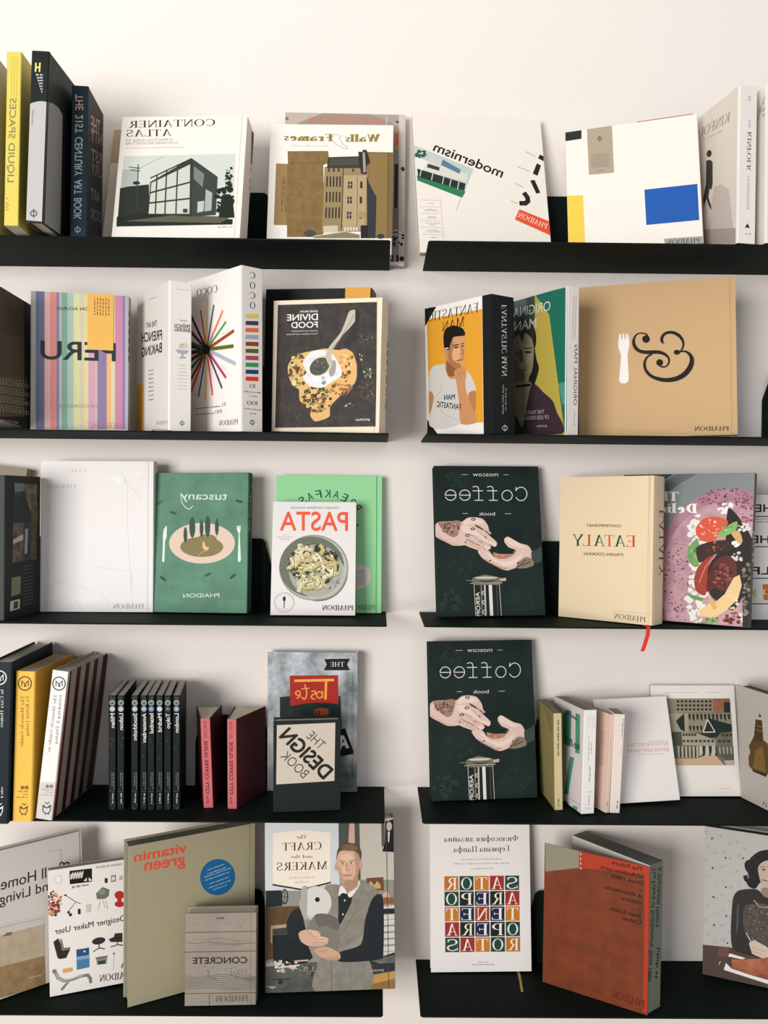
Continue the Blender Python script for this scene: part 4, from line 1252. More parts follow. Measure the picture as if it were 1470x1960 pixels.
  ('l','#8d7d55',80,[834,1192,843,1174,856,1148,872,1121,891,1101,916,1089,947,1082,975,1077,995,1074]),
  ('l','#e4dcc0',66,[826,1200,836,1182,848,1156,865,1129,883,1108,909,1096,939,1089,968,1085,987,1082]),
  ('l','#8d7d55',94,[1032,707,1024,677,1012,634,995,591,972,558,936,540,890,531,846,526,815,523]),
  ('l','#d9cda4',81,[1024,714,1016,685,1004,642,988,598,964,566,928,548,882,539,838,534,808,530]),
  ('l','#8d7d55',64,[568,904,584,896,607,884,632,873,654,871,674,881,693,899,709,919,721,932]),
  ('l','#d3c596',50,[561,912,576,904,599,891,624,881,646,879,666,889,685,907,702,926,713,939]),
  ('l','#8d7d55',94,[801,535,774,529,736,521,694,515,657,518,622,533,587,557,557,582,536,600]),
  ('l','#d3c596',81,[793,543,766,537,728,529,687,523,649,525,614,541,580,565,549,590,528,607]),
  ('l','#8d7d55',64,[1170,1148,1177,1125,1188,1093,1196,1057,1194,1026,1178,1000,1152,975,1126,954,1107,940]),
  ('l','#e4dcc0',50,[1162,1156,1169,1133,1180,1100,1188,1065,1187,1034,1171,1008,1145,983,1118,962,1100,947]),
  ('l','#8d7d55',79,[1009,834,1002,848,992,869,980,890,965,906,946,915,922,921,900,925,884,927]),
  ('l','#ded4b0',66,[1002,842,995,856,985,876,972,897,957,913,938,923,914,929,892,932,876,935]),
  ('l','#8d7d55',94,[735,631,716,628,690,623,660,618,632,614,603,611,573,608,546,606,528,604]),
  ('l','#d3c596',81,[727,638,708,635,682,631,652,626,624,622,595,619,565,616,539,614,520,612]),
  ('l','#8d7d55',64,[1004,839,1028,822,1062,797,1100,773,1138,760,1177,762,1220,775,1259,789,1287,799]),
  ('l','#d9cda4',50,[996,846,1020,829,1054,804,1092,781,1130,767,1169,770,1213,782,1252,797,1279,807]),
  ('l','#8d7d55',64,[879,1146,858,1137,828,1122,797,1112,773,1113,759,1132,750,1164,744,1197,740,1219]),
  ('l','#d9cda4',50,[871,1153,850,1144,820,1130,789,1120,765,1120,751,1140,742,1172,736,1205,732,1227]),
  ('l','#8d7d55',79,[907,847,925,874,951,914,975,960,987,1002,977,1046,955,1093,930,1134,913,1164]),
  ('l','#d9cda4',66,[899,854,917,882,943,922,968,967,979,1010,969,1054,947,1100,922,1142,905,1171]),
  ('l','#8d7d55',79,[580,651,591,665,609,685,625,707,634,730,632,754,623,781,611,805,604,822]),
  ('l','#e4dcc0',65,[572,659,584,673,601,692,618,715,627,737,624,762,615,788,604,813,596,830]),
  ('l','#8d7d55',64,[1062,928,1076,914,1096,894,1119,872,1142,855,1169,841,1198,829,1225,820,1243,813]),
  ('l','#e4dcc0',50,[1054,936,1068,922,1088,902,1111,880,1135,862,1161,849,1190,837,1217,828,1235,821]),
  ('l','#8d7d55',64,[596,703,621,696,657,686,696,673,730,657,759,633,787,603,811,575,828,555]),
  ('l','#d3c596',50,[589,710,613,704,649,694,688,681,722,665,751,641,779,611,803,582,820,563]),
  ('l','#8d7d55',95,[858,1178,835,1159,802,1131,765,1104,728,1090,689,1096,646,1114,607,1134,580,1148]),
  ('l','#d9cda4',82,[850,1186,827,1167,794,1138,757,1112,720,1098,681,1104,638,1121,599,1142,572,1156]),
  ('l','#8d7d55',95,[814,878,803,896,786,923,771,953,763,982,766,1012,777,1044,790,1072,798,1092]),
  ('l','#c8b880',81,[807,886,795,904,779,931,763,961,755,990,758,1020,769,1051,782,1080,790,1100]),
  ('l','#8d7d55',63,[1112,526,1089,542,1057,564,1023,590,994,618,970,651,949,689,931,724,919,748]),
  ('l','#d3c596',50,[1104,534,1082,549,1050,572,1015,598,986,626,962,659,941,697,923,732,911,756]),
  ('l','#8d7d55',64,[946,1111,967,1093,999,1067,1033,1037,1063,1007,1091,974,1118,938,1142,905,1158,882]),
  ('l','#c8b880',50,[938,1119,960,1101,991,1075,1025,1045,1055,1015,1083,982,1110,946,1134,913,1150,890]),
  ('l','#8d7d55',95,[786,949,764,956,731,966,698,973,672,970,655,950,644,918,636,885,630,862]),
  ('l','#d3c596',81,[778,957,756,964,724,974,690,981,664,978,647,957,636,925,628,893,622,870]),
  ('l','#8d7d55',79,[1155,1012,1130,1009,1094,1005,1054,1001,1015,997,977,995,936,992,900,991,875,989]),
  ('l','#c8b880',66,[1147,1020,1122,1017,1086,1013,1046,1008,1007,1005,969,1002,928,1000,892,998,867,997]),
  ('l','#8d7d55',95,[768,1000,735,992,686,982,635,966,597,942,573,903,557,853,547,804,539,771]),
  ('l','#c8b880',81,[760,1008,727,1000,678,989,628,974,589,950,565,911,549,860,539,812,531,778]),
  ('l','#8d7d55',95,[980,1078,958,1079,927,1080,891,1080,858,1079,824,1076,789,1072,758,1067,736,1064]),
  ('l','#e4dcc0',81,[972,1086,950,1086,919,1087,883,1088,850,1087,817,1084,781,1079,750,1075,728,1072]),
  ('l','#8d7d55',79,[1174,924,1174,894,1176,852,1173,807,1161,773,1131,752,1089,737,1047,728,1019,721]),
  ('l','#e4dcc0',66,[1166,932,1167,902,1168,859,1165,815,1153,781,1123,759,1081,745,1039,736,1011,729]),
  ('l','#8d7d55',95,[404,991,430,997,467,1005,503,1017,527,1035,530,1065,522,1103,511,1140,503,1165]),
  ('l','#e4dcc0',81,[396,999,422,1005,459,1013,495,1025,519,1043,522,1073,515,1111,503,1147,495,1173]),
  ('l','#8d7d55',80,[901,1157,914,1132,933,1098,954,1059,973,1022,991,984,1009,944,1025,909,1036,884]),
  ('l','#e4dcc0',66,[893,1164,906,1140,925,1106,946,1067,965,1030,983,992,1001,952,1017,916,1029,891]),
  ('l','#8d7d55',79,[580,1068,600,1086,629,1110,659,1139,680,1170,687,1207,688,1249,685,1288,684,1314]),
  ('l','#e4dcc0',66,[572,1076,592,1093,621,1118,651,1147,672,1178,680,1214,680,1256,677,1295,676,1322]),
  ('l','#8d7d55',95,[492,1137,513,1148,543,1163,573,1182,594,1205,600,1235,598,1271,593,1305,590,1329]),
  ('l','#c8b880',82,[484,1145,505,1155,535,1171,566,1190,586,1212,592,1242,590,1279,585,1313,582,1336]),
  ('l','#8d7d55',79,[1282,1010,1259,999,1225,983,1188,969,1153,965,1121,977,1087,998,1057,1021,1036,1037]),
  ('l','#c8b880',66,[1274,1018,1251,1007,1217,991,1180,977,1146,973,1113,984,1079,1006,1049,1029,1028,1044]),
  ('l','#8d7d55',94,[799,772,793,792,784,821,774,853,761,881,743,907,722,933,701,956,687,971]),
  ('l','#d9cda4',81,[791,780,785,800,777,829,766,861,753,889,735,915,714,941,693,963,679,979]),
  ('l','#8d7d55',95,[736,1072,721,1094,699,1126,674,1161,647,1191,616,1216,581,1240,548,1261,525,1275]),
  ('l','#ded4b0',81,[728,1080,713,1102,691,1134,666,1169,639,1199,608,1224,573,1248,540,1269,517,1283]),
  ('l','#8d7d55',63,[933,612,928,631,921,659,911,687,897,709,875,723,846,732,818,738,799,742]),
  ('l','#ded4b0',50,[925,620,920,639,913,666,903,695,889,717,867,730,838,739,810,745,791,750]),
  ('l','#8d7d55',64,[1088,1131,1116,1115,1156,1092,1197,1064,1226,1032,1241,991,1246,942,1247,896,1249,864]),
  ('l','#c8b880',50,[1080,1139,1108,1123,1148,1100,1189,1072,1219,1040,1233,999,1238,950,1239,904,1241,872]),
  ('l','#8d7d55',95,[888,932,868,932,838,932,806,931,776,927,747,918,718,905,692,892,673,883]),
  ('l','#d3c596',81,[880,940,860,940,830,940,798,939,768,934,739,925,710,912,684,900,665,891]),
  ('l','#8d7d55',79,[685,572,705,580,733,593,766,605,796,610,827,605,860,593,889,580,909,572]),
  ('l','#ded4b0',65,[677,579,697,588,726,601,758,612,788,618,819,613,852,601,881,588,901,579]),
  ('l','#8d7d55',80,[525,1201,545,1213,573,1232,606,1251,638,1263,672,1266,710,1264,744,1260,768,1258]),
  ('l','#d9cda4',66,[517,1208,537,1221,565,1240,598,1258,630,1271,665,1274,702,1272,736,1268,760,1266]),
  ('l','#8d7d55',80,[384,1095,393,1072,408,1039,419,1004,420,973,404,947,378,922,350,901,331,886]),
  ('l','#d9cda4',66,[376,1102,386,1080,400,1047,411,1012,412,981,396,955,370,930,342,909,323,894]),
  ('l','#8d7d55',64,[530,1239,543,1219,562,1191,583,1160,605,1131,629,1105,655,1078,680,1054,696,1038]),
  ('l','#d3c596',51,[522,1247,535,1227,554,1199,575,1168,597,1139,621,1113,647,1086,672,1062,688,1046]),
  ('l','#8d7d55',95,[525,1051,526,1072,527,1102,531,1133,542,1153,564,1159,594,1157,624,1152,645,1148]),
  ('l','#d9cda4',81,[517,1059,518,1080,519,1110,523,1141,534,1161,556,1167,586,1165,616,1159,637,1156]),
  ('l','#8d7d55',64,[465,922,479,940,499,966,522,995,545,1020,570,1043,598,1067,624,1087,642,1101]),
  ('l','#c8b880',50,[457,930,471,948,491,974,514,1002,537,1028,562,1051,590,1074,616,1094,634,1108]),
  ('l','#8d7d55',94,[777,676,745,668,699,657,650,641,612,618,587,581,570,533,557,487,548,456]),
  ('l','#d9cda4',81,[769,684,737,676,691,665,642,649,604,625,580,588,562,541,549,495,540,463]),
  ('l','#8d7d55',79,[855,554,835,547,806,535,774,525,744,520,712,523,679,532,650,542,629,548]),
  ('l','#c8b880',65,[847,562,827,554,799,543,766,533,736,528,705,531,672,539,642,549,621,556]),
  ('l','#8d7d55',64,[742,1036,764,1015,795,983,830,953,865,937,903,942,945,961,983,983,1010,997]),
  ('l','#e4dcc0',50,[735,1044,756,1022,787,991,823,961,858,945,896,950,937,969,975,990,1002,1005]),
  ('l','#8d7d55',64,[974,1005,956,993,930,977,902,957,876,938,851,916,827,892,806,870,791,855]),
  ('l','#c8b880',50,[966,1013,948,1001,922,984,894,965,868,946,844,924,819,900,798,878,783,862]),
  ('l','#8d7d55',80,[801,1227,780,1213,750,1193,721,1169,708,1146,717,1120,740,1091,766,1064,784,1046]),
  ('l','#c8b880',66,[793,1235,772,1221,742,1200,713,1177,700,1153,709,1127,732,1098,758,1072,776,1054]),
  ('l','#8d7d55',64,[632,1024,624,1049,614,1084,601,1121,583,1153,556,1177,522,1199,490,1217,468,1229]),
  ('l','#ded4b0',50,[624,1032,617,1056,607,1091,593,1129,575,1161,548,1185,514,1207,482,1225,460,1237]),
  ('b',['#3a4030','#4f5836','#6a5438','#2d3226'],[781,959,454,2,8,-434],90,0.021,0.064,1.04),
  ('b',['#9aa552','#aab060','#7f8f48'],[755,785,174,1,3,-173],24,0.078,0.2,1.0),
  ('b',['#e9e2ca'],[781,978,367,2,6,-347],16,0.042,0.105,1.06),
  ('b',['#3a4030'],[1192,633,173,1,2,-115],24,0.044,0.111,1.5),
  ('b',['#5a5a4a'],[1321,1058,77,0,3,-213],16,0.1,0.2,0.36),
  ('l','#7d7873',5,[450,245,445,197]),
  ('l','#7d7873',5,[445,197,427,152]),
  ('k','#a5a09a',[411,206,4,45,0,13]),
  ('l','#7d7873',5,[427,152,398,113]),
  ('l','#7d7873',5,[398,113,360,83]),
  ('k','#a5a09a',[373,137,26,37,0,13]),
  ('l','#7d7873',5,[360,83,315,64]),
  ('l','#7d7873',5,[315,64,266,57]),
  ('k','#a5a09a',[305,97,42,18,0,13]),
  ('l','#7d7873',5,[267,57,218,64]),
  ('l','#7d7873',5,[218,64,172,82]),
  ('k','#a5a09a',[226,97,46,-5,0,13]),
  ('l','#7d7873',5,[172,82,132,111]),
  ('l','#7d7873',5,[132,111,102,150]),
  ('k','#a5a09a',[156,136,38,-27,0,13]),
  ('l','#7d7873',5,[102,150,82,195]),
  ('l','#7d7873',5,[82,195,74,243]),
  ('k','#a5a09a',[115,204,19,-42,0,13]),
  ('l','#7d7873',5,[74,243,79,292]),
  ('l','#7d7873',5,[79,292,97,337]),
  ('k','#a5a09a',[113,283,-4,-45,0,13]),
  ('l','#7d7873',5,[97,337,126,376]),
  ('l','#7d7873',5,[126,376,164,406]),
  ('k','#a5a09a',[151,352,-26,-37,0,13]),
  ('l','#7d7873',5,[164,406,209,425]),
  ('l','#7d7873',5,[209,425,258,432]),
  ('k','#a5a09a',[219,392,-42,-19,0,13]),
  ('l','#7d7873',5,[258,432,307,426]),
  ('l','#7d7873',5,[307,426,353,407]),
  ('k','#a5a09a',[299,392,-46,5,0,13]),
  ('l','#7d7873',5,[353,407,392,378]),
  ('l','#7d7873',5,[392,378,423,339]),
  ('k','#a5a09a',[368,353,-38,27,0,13]),
  ('l','#7d7873',5,[423,339,443,294]),
  ('l','#7d7873',5,[443,294,450,245]),
  ('k','#a5a09a',[410,285,-19,42,0,13]),
  ('e','#2a2a2a',[261,311,25,0,1,-46]),
  ('l','#2a2a2a',10,[261,283,263,130]),
  ('t','#4a4642','f','PHAIDON',[1593,99,-594,1,-1,95]),
 ],
 ('f1', 'front'): [
  ('b',['#24332c'],[441,2679,228,1,-5,-146],20,0.127,0.364,1.57),
  ('b',['#1f2d27'],[1419,2160,125,0,-10,-228],20,0.233,0.667,0.55),
  ('b',['#22312b'],[550,973,327,-2,-8,-242],20,0.087,0.25,1.33),
  ('b',['#22322b'],[1711,321,329,-3,-12,-260],20,0.087,0.25,1.23),
  ('b',['#27372f'],[285,274,263,-3,-7,-218],20,0.108,0.308,1.18),
  ('q','#dcbfb2',[-1,1768,66,1839,230,1850,415,1860,538,1849,643,1921,788,1936,952,1901,1050,1767,1071,1664,1117,1612,1065,1598,984,1654,1104,1541,1213,1438,1204,1366,1158,1346,1068,1408,1096,1336,1043,1285,952,1326,970,1275,928,1251,786,1296,645,1348,564,1379,359,1369,198,1441,-7,1564]),
  ('q','#a07d6c',[56,1829,230,1839,415,1870,517,1839,471,1665,426,1563,323,1542,163,1655]),
  ('b',['#4a3a34','#6a5048','#c09c8c','#3a302c'],[288,1716,195,0,-3,-112],80,0.042,0.126,1.73),
  ('q','#4a2a22',[793,1788,885,1746,1055,1623,985,1664,903,1695,812,1736]),
  ('l','#c29c8c',10,[588,1481,809,1357,949,1265]),
  ('l','#3a2a26',10,[608,1491,871,1367]),
  ('l','#c29c8c',10,[777,1623,1018,1459,1067,1397]),
  ('l','#c29c8c',10,[694,1593,974,1377]),
  ('q','#ead0c4',[580,1870,726,1921,870,1901,970,1829,865,1787,722,1808,577,1767]),
  ('q','#ead0c4',[535,1747,699,1747,860,1623,1019,1479,1160,1397,1138,1367,977,1449,775,1562,572,1644]),
  ('q','#cfae9f',[19,1604,199,1482,401,1400,564,1379,400,1369,198,1441,38,1543]),
  ('l','#b08a7a',14,[793,1767,903,1695,1026,1654,1086,1602]),
  ('l','#b08a7a',10,[623,1613,775,1562,936,1459,1067,1377]),
  ('l','#b08a7a',10,[609,1511,771,1439,931,1337,1022,1285]),
  ('l','#b08a7a',8,[597,1440,727,1368,929,1265]),
  ('l','#6a4438',10,[984,1654,1065,1612]),
  ('q','#ead0c4',[1059,1449,1162,1438,1212,1397,1179,1356,1097,1377]),
  ('q','#ead0c4',[953,1357,1045,1346,1064,1306,1012,1285,961,1316]),
  ('l','#b08a7a',6,[694,1603,815,1541]),
  ('l','#b08a7a',6,[861,1654,960,1541]),
  ('b',['#e2c6ba','#d0b0a2'],[691,1501,185,0,-3,-102],14,0.089,0.2,1.8),
  ('e','#3a3034',[762,1895,45,0,-1,-29]),
  ('e','#dcbfb2',[762,1895,27,0,-1,-14]),
  ('e','#3a3034',[743,1701,45,0,-1,-29]),
  ('e','#dcbfb2',[743,1701,27,0,0,-14]),
  ('e','#3a3034',[636,1572,45,0,-1,-29]),
  ('e','#dcbfb2',[636,1572,27,0,0,-14]),
  ('l','#3a3034',8,[960,1561,1030,1510]),
  ('l','#3a3034',8,[979,1510,1012,1561]),
  ('l','#6a5a58',6,[854,1470,935,1439]),
  ('l','#6a5a58',6,[843,1443,924,1412]),
  ('e','#5a4a48',[590,1436,20,0,0,-14]),
  ('q','#dcbfb2',[826,1256,950,1296,1052,1265,1130,1163,1231,1111,1375,1107,1501,1161,1589,1273,1446,1335,1368,1437,1371,1509,1435,1546,1516,1509,1678,1416,1821,1375,1880,1313,1927,1190,1892,1108,1740,967,1573,927,1407,877,1285,908,1083,1011,923,1113]),
  ('q','#b5836c',[1133,1234,1276,1203,1503,1202,1501,1161,1375,1107,1231,1111,1150,1153]),
  ('b',['#c9947c','#a87560'],[1315,1162,155,-1,-2,-37],16,0.107,0.24,4.17),
  ('q','#ead0c4',[1392,1509,1455,1530,1515,1488,1677,1396,1778,1334,1674,1324,1510,1376,1400,1448]),
  ('q','#ead0c4',[947,1214,1050,1214,1169,1091,1331,1050,1497,1070,1624,1150,1710,1211,1620,1049,1452,968,1287,969,1085,1051]),
  ('q','#c09c8c',[964,1113,1125,1021,1286,949,1429,928,1325,888,1164,970,1003,1052]),
  ('l','#b08a7a',12,[1568,1273,1501,1161,1385,1111,1231,1107]),
  ('l','#b08a7a',8,[1173,1203,1201,1132]),
  ('l','#b08a7a',8,[1255,1193,1273,1121]),
  ('l','#b08a7a',8,[1348,1192,1355,1121]),
  ('l','#b08a7a',8,[1431,1202,1438,1141]),
  ('b',['#3a3430','#6a5a4c','#a58c7c'],[1764,1027,155,-1,-3,-71],22,0.107,0.267,2.14),
  ('q','#3a4a42',[1897,1231,2025,1292,2110,1333,2097,1066,1929,1027]),
  ('q','#8a7a68',[1574,937,1748,1129,1892,1108,1937,976,1738,916]),
  ('l','#3a3430',16,[1594,927,1787,1088]),
  ('l','#3a3430',16,[1678,967,1868,1047]),
  ('e','#8a3a3a',[1065,1072,21,0,-1,-16]),
  ('l','#c29c8c',12,[968,1214,1126,1051,1287,979]),
  ('q','#6f6c60',[694,700,716,740,829,770,953,799,1115,768,1247,737,1280,696,1253,646,1109,623,824,625,703,650]),
  ('q','#c9c4b0',[747,746,869,757,992,761,1196,747,1154,721,949,713,786,722]),
  ('q','#3a3a34',[826,685,989,672,1153,683,1070,651,927,648]),
  ('l','#d8d3c2',10,[661,630,1294,634]),
  ('l','#7d7a6d',16,[582,687,704,686]),
  ('p','#c9a89c',[1236,717,1370,736,1367,675,1254,666]),
  ('p','#1b2420',[726,630,1232,626,1251,-24,740,-18]),
  ('p','#bdb8aa',[925,612,958,612,954,-20,922,-20]),
  ('p','#e0dbcf',[1017,612,1084,611,1088,-22,1023,-21]),
  ('p','#6d6c63',[854,613,889,613,886,-19,857,-19]),
  ('l','#d8d5c9',10,[730,620,744,-18]),
  ('l','#d8d5c9',10,[1232,616,1247,-24]),
  ('l','#55564e',12,[1174,610,1182,-23]),
  ('l','#8d8a80',16,[742,606,1227,606]),
  ('e','#e0dccf',[907,444,41,0,-1,-40]),
  ('e','#1b2420',[907,444,28,0,-1,-28]),
  ('l','#e0dccf',10,[886,444,927,444]),
  ('e','#e0dccf',[910,260,41,0,-1,-40]),
  ('e','#1b2420',[910,260,28,0,-1,-28]),
  ('l','#e0dccf',10,[890,261,930,260]),
  ('e','#e0dccf',[917,73,41,0,-1,-40]),
  ('e','#1b2420',[917,73,28,0,-1,-28]),
  ('l','#e0dccf',10,[897,74,938,73]),
  ('t','#e0dccf','b','AEROPRESS',[828,459,14,-725,-73,1]),
  ('t','#dfdcd4','s','moscow',[1293,2762,-514,-2,2,55]),
  ('l','#dfdcd4',8,[1403,2792,1508,2793]),
  ('l','#dfdcd4',8,[548,2792,689,2793]),
  ('l','#e6e3dc',17,[1642,2473,1661,2499,1683,2519,1710,2533,1738,2540,1766,2540,1793,2531,1817,2516,1837,2494,1852,2467,1861,2437,1862,2405,1858,2373,1846,2343,1829,2316,1807,2294,1782,2279,1754,2270,1725,2269,1698,2276,1673,2290,1652,2311,1636,2336]),
  ('l','#e6e3dc',17,[1641,2469,1649,2547]),
  ('l','#e6e3dc',17,[1564,2373,1561,2402,1549,2429,1531,2452,1506,2468,1478,2476,1448,2476,1420,2468,1394,2452,1374,2429,1360,2402,1355,2372,1358,2343,1369,2316,1387,2294,1412,2278,1440,2269,1470,2269,1498,2278,1524,2294,1544,2316,1558,2343,1564,2373]),
  ('l','#e6e3dc',17,[1174,2274,1181,2472,1171,2539,1122,2560,1063,2543]),
  ('l','#e6e3dc',17,[1265,2466,1056,2466]),
  ('l','#e6e3dc',17,[1265,2274,1086,2274]),
  ('l','#e6e3dc',17,[883,2274,890,2471,880,2538,831,2559,772,2542]),
  ('l','#e6e3dc',17,[973,2465,765,2465]),
  ('l','#e6e3dc',17,[974,2274,796,2273]),
  ('l','#e6e3dc',17,[505,2341,515,2320,530,2302,549,2288,571,2278,595,2273,619,2274,643,2280,665,2292,684,2307,699,2326,709,2348,714,2372,713,2395,707,2418,696,2439,680,2456,660,2469,637,2478,613,2481,589,2479,565,2471,544,2459,526,2443,512,2423,503,2400,499,2377]),
  ('l','#e6e3dc',17,[499,2377,715,2377]),
  ('l','#e6e3dc',17,[220,2341,230,2319,245,2301,264,2287,286,2277,310,2273,334,2274,358,2280,380,2291,399,2307,414,2326,424,2348,429,2371,428,2395,422,2417,410,2438,394,2455,374,2468,352,2477,328,2480,303,2478,280,2471,259,2458,241,2442,227,2422,218,2400,215,2376]),
  ('l','#e6e3dc',17,[215,2376,429,2377]),
  ('t','#dfdcd4','s','book',[1197,1969,-325,0,3,70]),
  ('l','#dfdcd4',8,[1398,2004,1527,2004]),
  ('l','#dfdcd4',8,[549,2008,652,2008]),
 ],
 ('n1', 'front'): [
  ('b',['#24332c'],[440,2754,231,-4,-4,-142],20,0.127,0.364,1.57),
  ('b',['#1f2d27'],[1408,2216,127,-3,-8,-223],20,0.233,0.667,0.55),
  ('b',['#22312b'],[549,1001,332,-10,-6,-236],20,0.087,0.25,1.33),
  ('b',['#22322b'],[1695,335,335,-11,-9,-255],20,0.087,0.25,1.23),
  ('b',['#27372f'],[288,278,267,-9,-5,-214],20,0.108,0.308,1.18),
  ('q','#dcbfb2',[5,1820,71,1894,233,1904,415,1913,537,1902,641,1976,784,1990,946,1953,1043,1815,1064,1710,1109,1657,1057,1643,978,1700,1096,1584,1204,1478,1195,1405,1149,1384,1060,1447,1088,1374,1035,1322,945,1364,964,1312,922,1287,782,1333,642,1386,562,1418,360,1409,201,1483,0,1609]),
  ('q','#a07d6c',[61,1883,233,1893,416,1924,516,1892,470,1713,427,1608,325,1587,167,1703]),
  ('b',['#4a3a34','#6a5048','#c09c8c','#3a302c'],[290,1766,197,-5,-3,-110],80,0.042,0.126,1.73),
  ('q','#4a2a22',[789,1838,879,1795,1048,1668,978,1710,898,1742,808,1785]),
  ('l','#c29c8c',10,[586,1523,804,1396,943,1301]),
  ('l','#3a2a26',10,[606,1533,866,1406]),
  ('l','#c29c8c',10,[773,1669,1011,1500,1060,1437]),
  ('l','#c29c8c',10,[691,1638,968,1416]),
  ('q','#ead0c4',[578,1923,722,1975,864,1953,964,1879,860,1837,718,1859,575,1818]),
  ('q','#ead0c4',[534,1797,696,1796,854,1669,1012,1521,1151,1437,1130,1405,970,1490,771,1606,571,1691]),
  ('q','#cfae9f',[25,1651,203,1525,402,1440,562,1418,401,1408,201,1483,43,1588]),
  ('l','#b08a7a',14,[788,1817,898,1742,1019,1700,1078,1647]),
  ('l','#b08a7a',10,[621,1659,771,1606,930,1500,1059,1416]),
  ('l','#b08a7a',10,[607,1554,767,1480,925,1375,1015,1322]),
  ('l','#b08a7a',8,[595,1481,724,1407,923,1302]),
  ('l','#6a4438',10,[978,1700,1058,1657]),
  ('q','#ead0c4',[1052,1489,1153,1478,1202,1436,1170,1395,1090,1416]),
  ('q','#ead0c4',[946,1396,1038,1385,1056,1343,1005,1322,955,1354]),
  ('l','#b08a7a',6,[691,1649,811,1585]),
  ('l','#b08a7a',6,[856,1700,953,1584]),
  ('b',['#e2c6ba','#d0b0a2'],[688,1543,188,-5,-3,-100],14,0.089,0.2,1.8),
  ('e','#3a3034',[758,1948,46,-1,-1,-28]),
  ('e','#dcbfb2',[758,1948,27,-1,0,-14]),
  ('e','#3a3034',[739,1749,46,-1,-1,-28]),
  ('e','#dcbfb2',[739,1749,27,-1,0,-14]),
  ('e','#3a3034',[633,1617,46,-1,-1,-28]),
  ('e','#dcbfb2',[633,1617,27,-1,0,-14]),
  ('l','#3a3034',8,[954,1605,1023,1552]),
  ('l','#3a3034',8,[972,1553,1005,1605]),
  ('l','#6a5a58',6,[849,1511,929,1479]),
  ('l','#6a5a58',6,[838,1484,918,1452]),
  ('e','#5a4a48',[588,1477,21,-1,0,-14]),
  ('q','#dcbfb2',[821,1291,944,1333,1045,1301,1122,1196,1221,1144,1364,1139,1488,1195,1575,1309,1435,1373,1357,1478,1360,1551,1423,1589,1503,1550,1663,1455,1805,1413,1864,1350,1910,1224,1875,1141,1725,996,1560,955,1395,904,1274,935,1075,1040,917,1145]),
  ('q','#b5836c',[1125,1269,1266,1237,1490,1236,1488,1195,1364,1139,1221,1144,1142,1186]),
  ('b',['#c9947c','#a87560'],[1305,1196,157,-4,-1,-36],16,0.107,0.24,4.17),
  ('q','#ead0c4',[1381,1551,1443,1572,1503,1529,1662,1434,1762,1371,1659,1361,1498,1414,1388,1488]),
  ('q','#ead0c4',[941,1249,1043,1249,1160,1123,1321,1081,1484,1101,1610,1184,1695,1246,1606,1080,1439,997,1277,998,1077,1082]),
  ('q','#c09c8c',[958,1145,1116,1050,1276,977,1417,956,1314,914,1155,998,996,1082]),
  ('l','#b08a7a',12,[1555,1309,1488,1195,1374,1143,1221,1140]),
  ('l','#b08a7a',8,[1164,1238,1192,1165]),
  ('l','#b08a7a',8,[1245,1227,1263,1154]),
  ('l','#b08a7a',8,[1337,1227,1344,1154]),
  ('l','#b08a7a',8,[1419,1237,1426,1174]),
  ('b',['#3a3430','#6a5a4c','#a58c7c'],[1748,1058,158,-5,-3,-70],22,0.107,0.267,2.14),
  ('q','#3a4a42',[1881,1266,2007,1328,2092,1370,2078,1099,1912,1058]),
  ('q','#8a7a68',[1560,965,1732,1162,1875,1141,1920,1006,1722,944]),
  ('l','#3a3430',16,[1580,955,1771,1121]),
  ('l','#3a3430',16,[1664,996,1851,1079]),
  ('e','#8a3a3a',[1058,1103,21,-1,0,-16]),
  ('l','#c29c8c',12,[962,1249,1118,1082,1277,1008]),
  ('q','#6f6c60',[691,720,713,761,824,792,946,823,1107,791,1237,759,1270,718,1243,666,1101,642,819,643,699,668]),
  ('q','#c9c4b0',[743,767,864,779,985,783,1187,770,1145,743,943,733,782,742]),
  ('q','#3a3a34',[821,705,982,692,1144,704,1062,671,921,667]),
  ('l','#d8d3c2',10,[659,648,1283,654]),
  ('l','#7d7a6d',16,[580,706,701,705]),
  ('p','#c9a89c',[1226,739,1358,759,1356,697,1244,687]),
  ('p','#1b2420',[723,647,1222,646,1240,-22,737,-21]),
  ('p','#bdb8aa',[919,630,951,630,948,-22,916,-21]),
  ('p','#e0dbcf',[1010,630,1076,630,1080,-22,1016,-22]),
  ('p','#6d6c63',[849,630,883,630,880,-21,852,-21]),
  ('l','#d8d5c9',10,[726,637,741,-21]),
  ('l','#d8d5c9',10,[1222,635,1236,-22]),
  ('l','#55564e',12,[1165,629,1172,-22]),
  ('l','#8d8a80',16,[738,623,1217,625]),
  ('e','#e0dccf',[901,457,41,-1,-1,-39]),
  ('e','#1b2420',[901,457,29,-1,-1,-27]),
  ('l','#e0dccf',10,[881,457,921,457]),
  ('e','#e0dccf',[904,268,41,-1,-1,-39]),
  ('e','#1b2420',[904,268,29,-1,-1,-27]),
  ('l','#e0dccf',10,[884,268,924,267]),
  ('e','#e0dccf',[911,75,41,-1,-1,-39]),
  ('e','#1b2420',[911,75,29,-1,-1,-27]),
  ('l','#e0dccf',10,[891,75,931,75]),
  ('t','#e0dccf','b','AEROPRESS',[823,472,14,-748,-74,3]),
  ('t','#dfdcd4','s','moscow',[1284,2831,-508,3,2,53]),
  ('l','#dfdcd4',8,[1393,2860,1497,2860]),
  ('l','#dfdcd4',8,[546,2869,686,2868]),
  ('l','#e6e3dc',16,[1629,2533,1647,2559,1670,2580,1696,2594,1724,2601,1752,2600,1779,2591,1803,2575,1823,2553,1837,2526,1846,2495,1847,2462,1843,2430,1831,2399,1814,2372,1792,2350,1767,2334,1740,2326,1711,2325,1684,2332,1660,2347,1639,2368,1623,2394]),
  ('l','#e6e3dc',16,[1628,2530,1636,2608]),
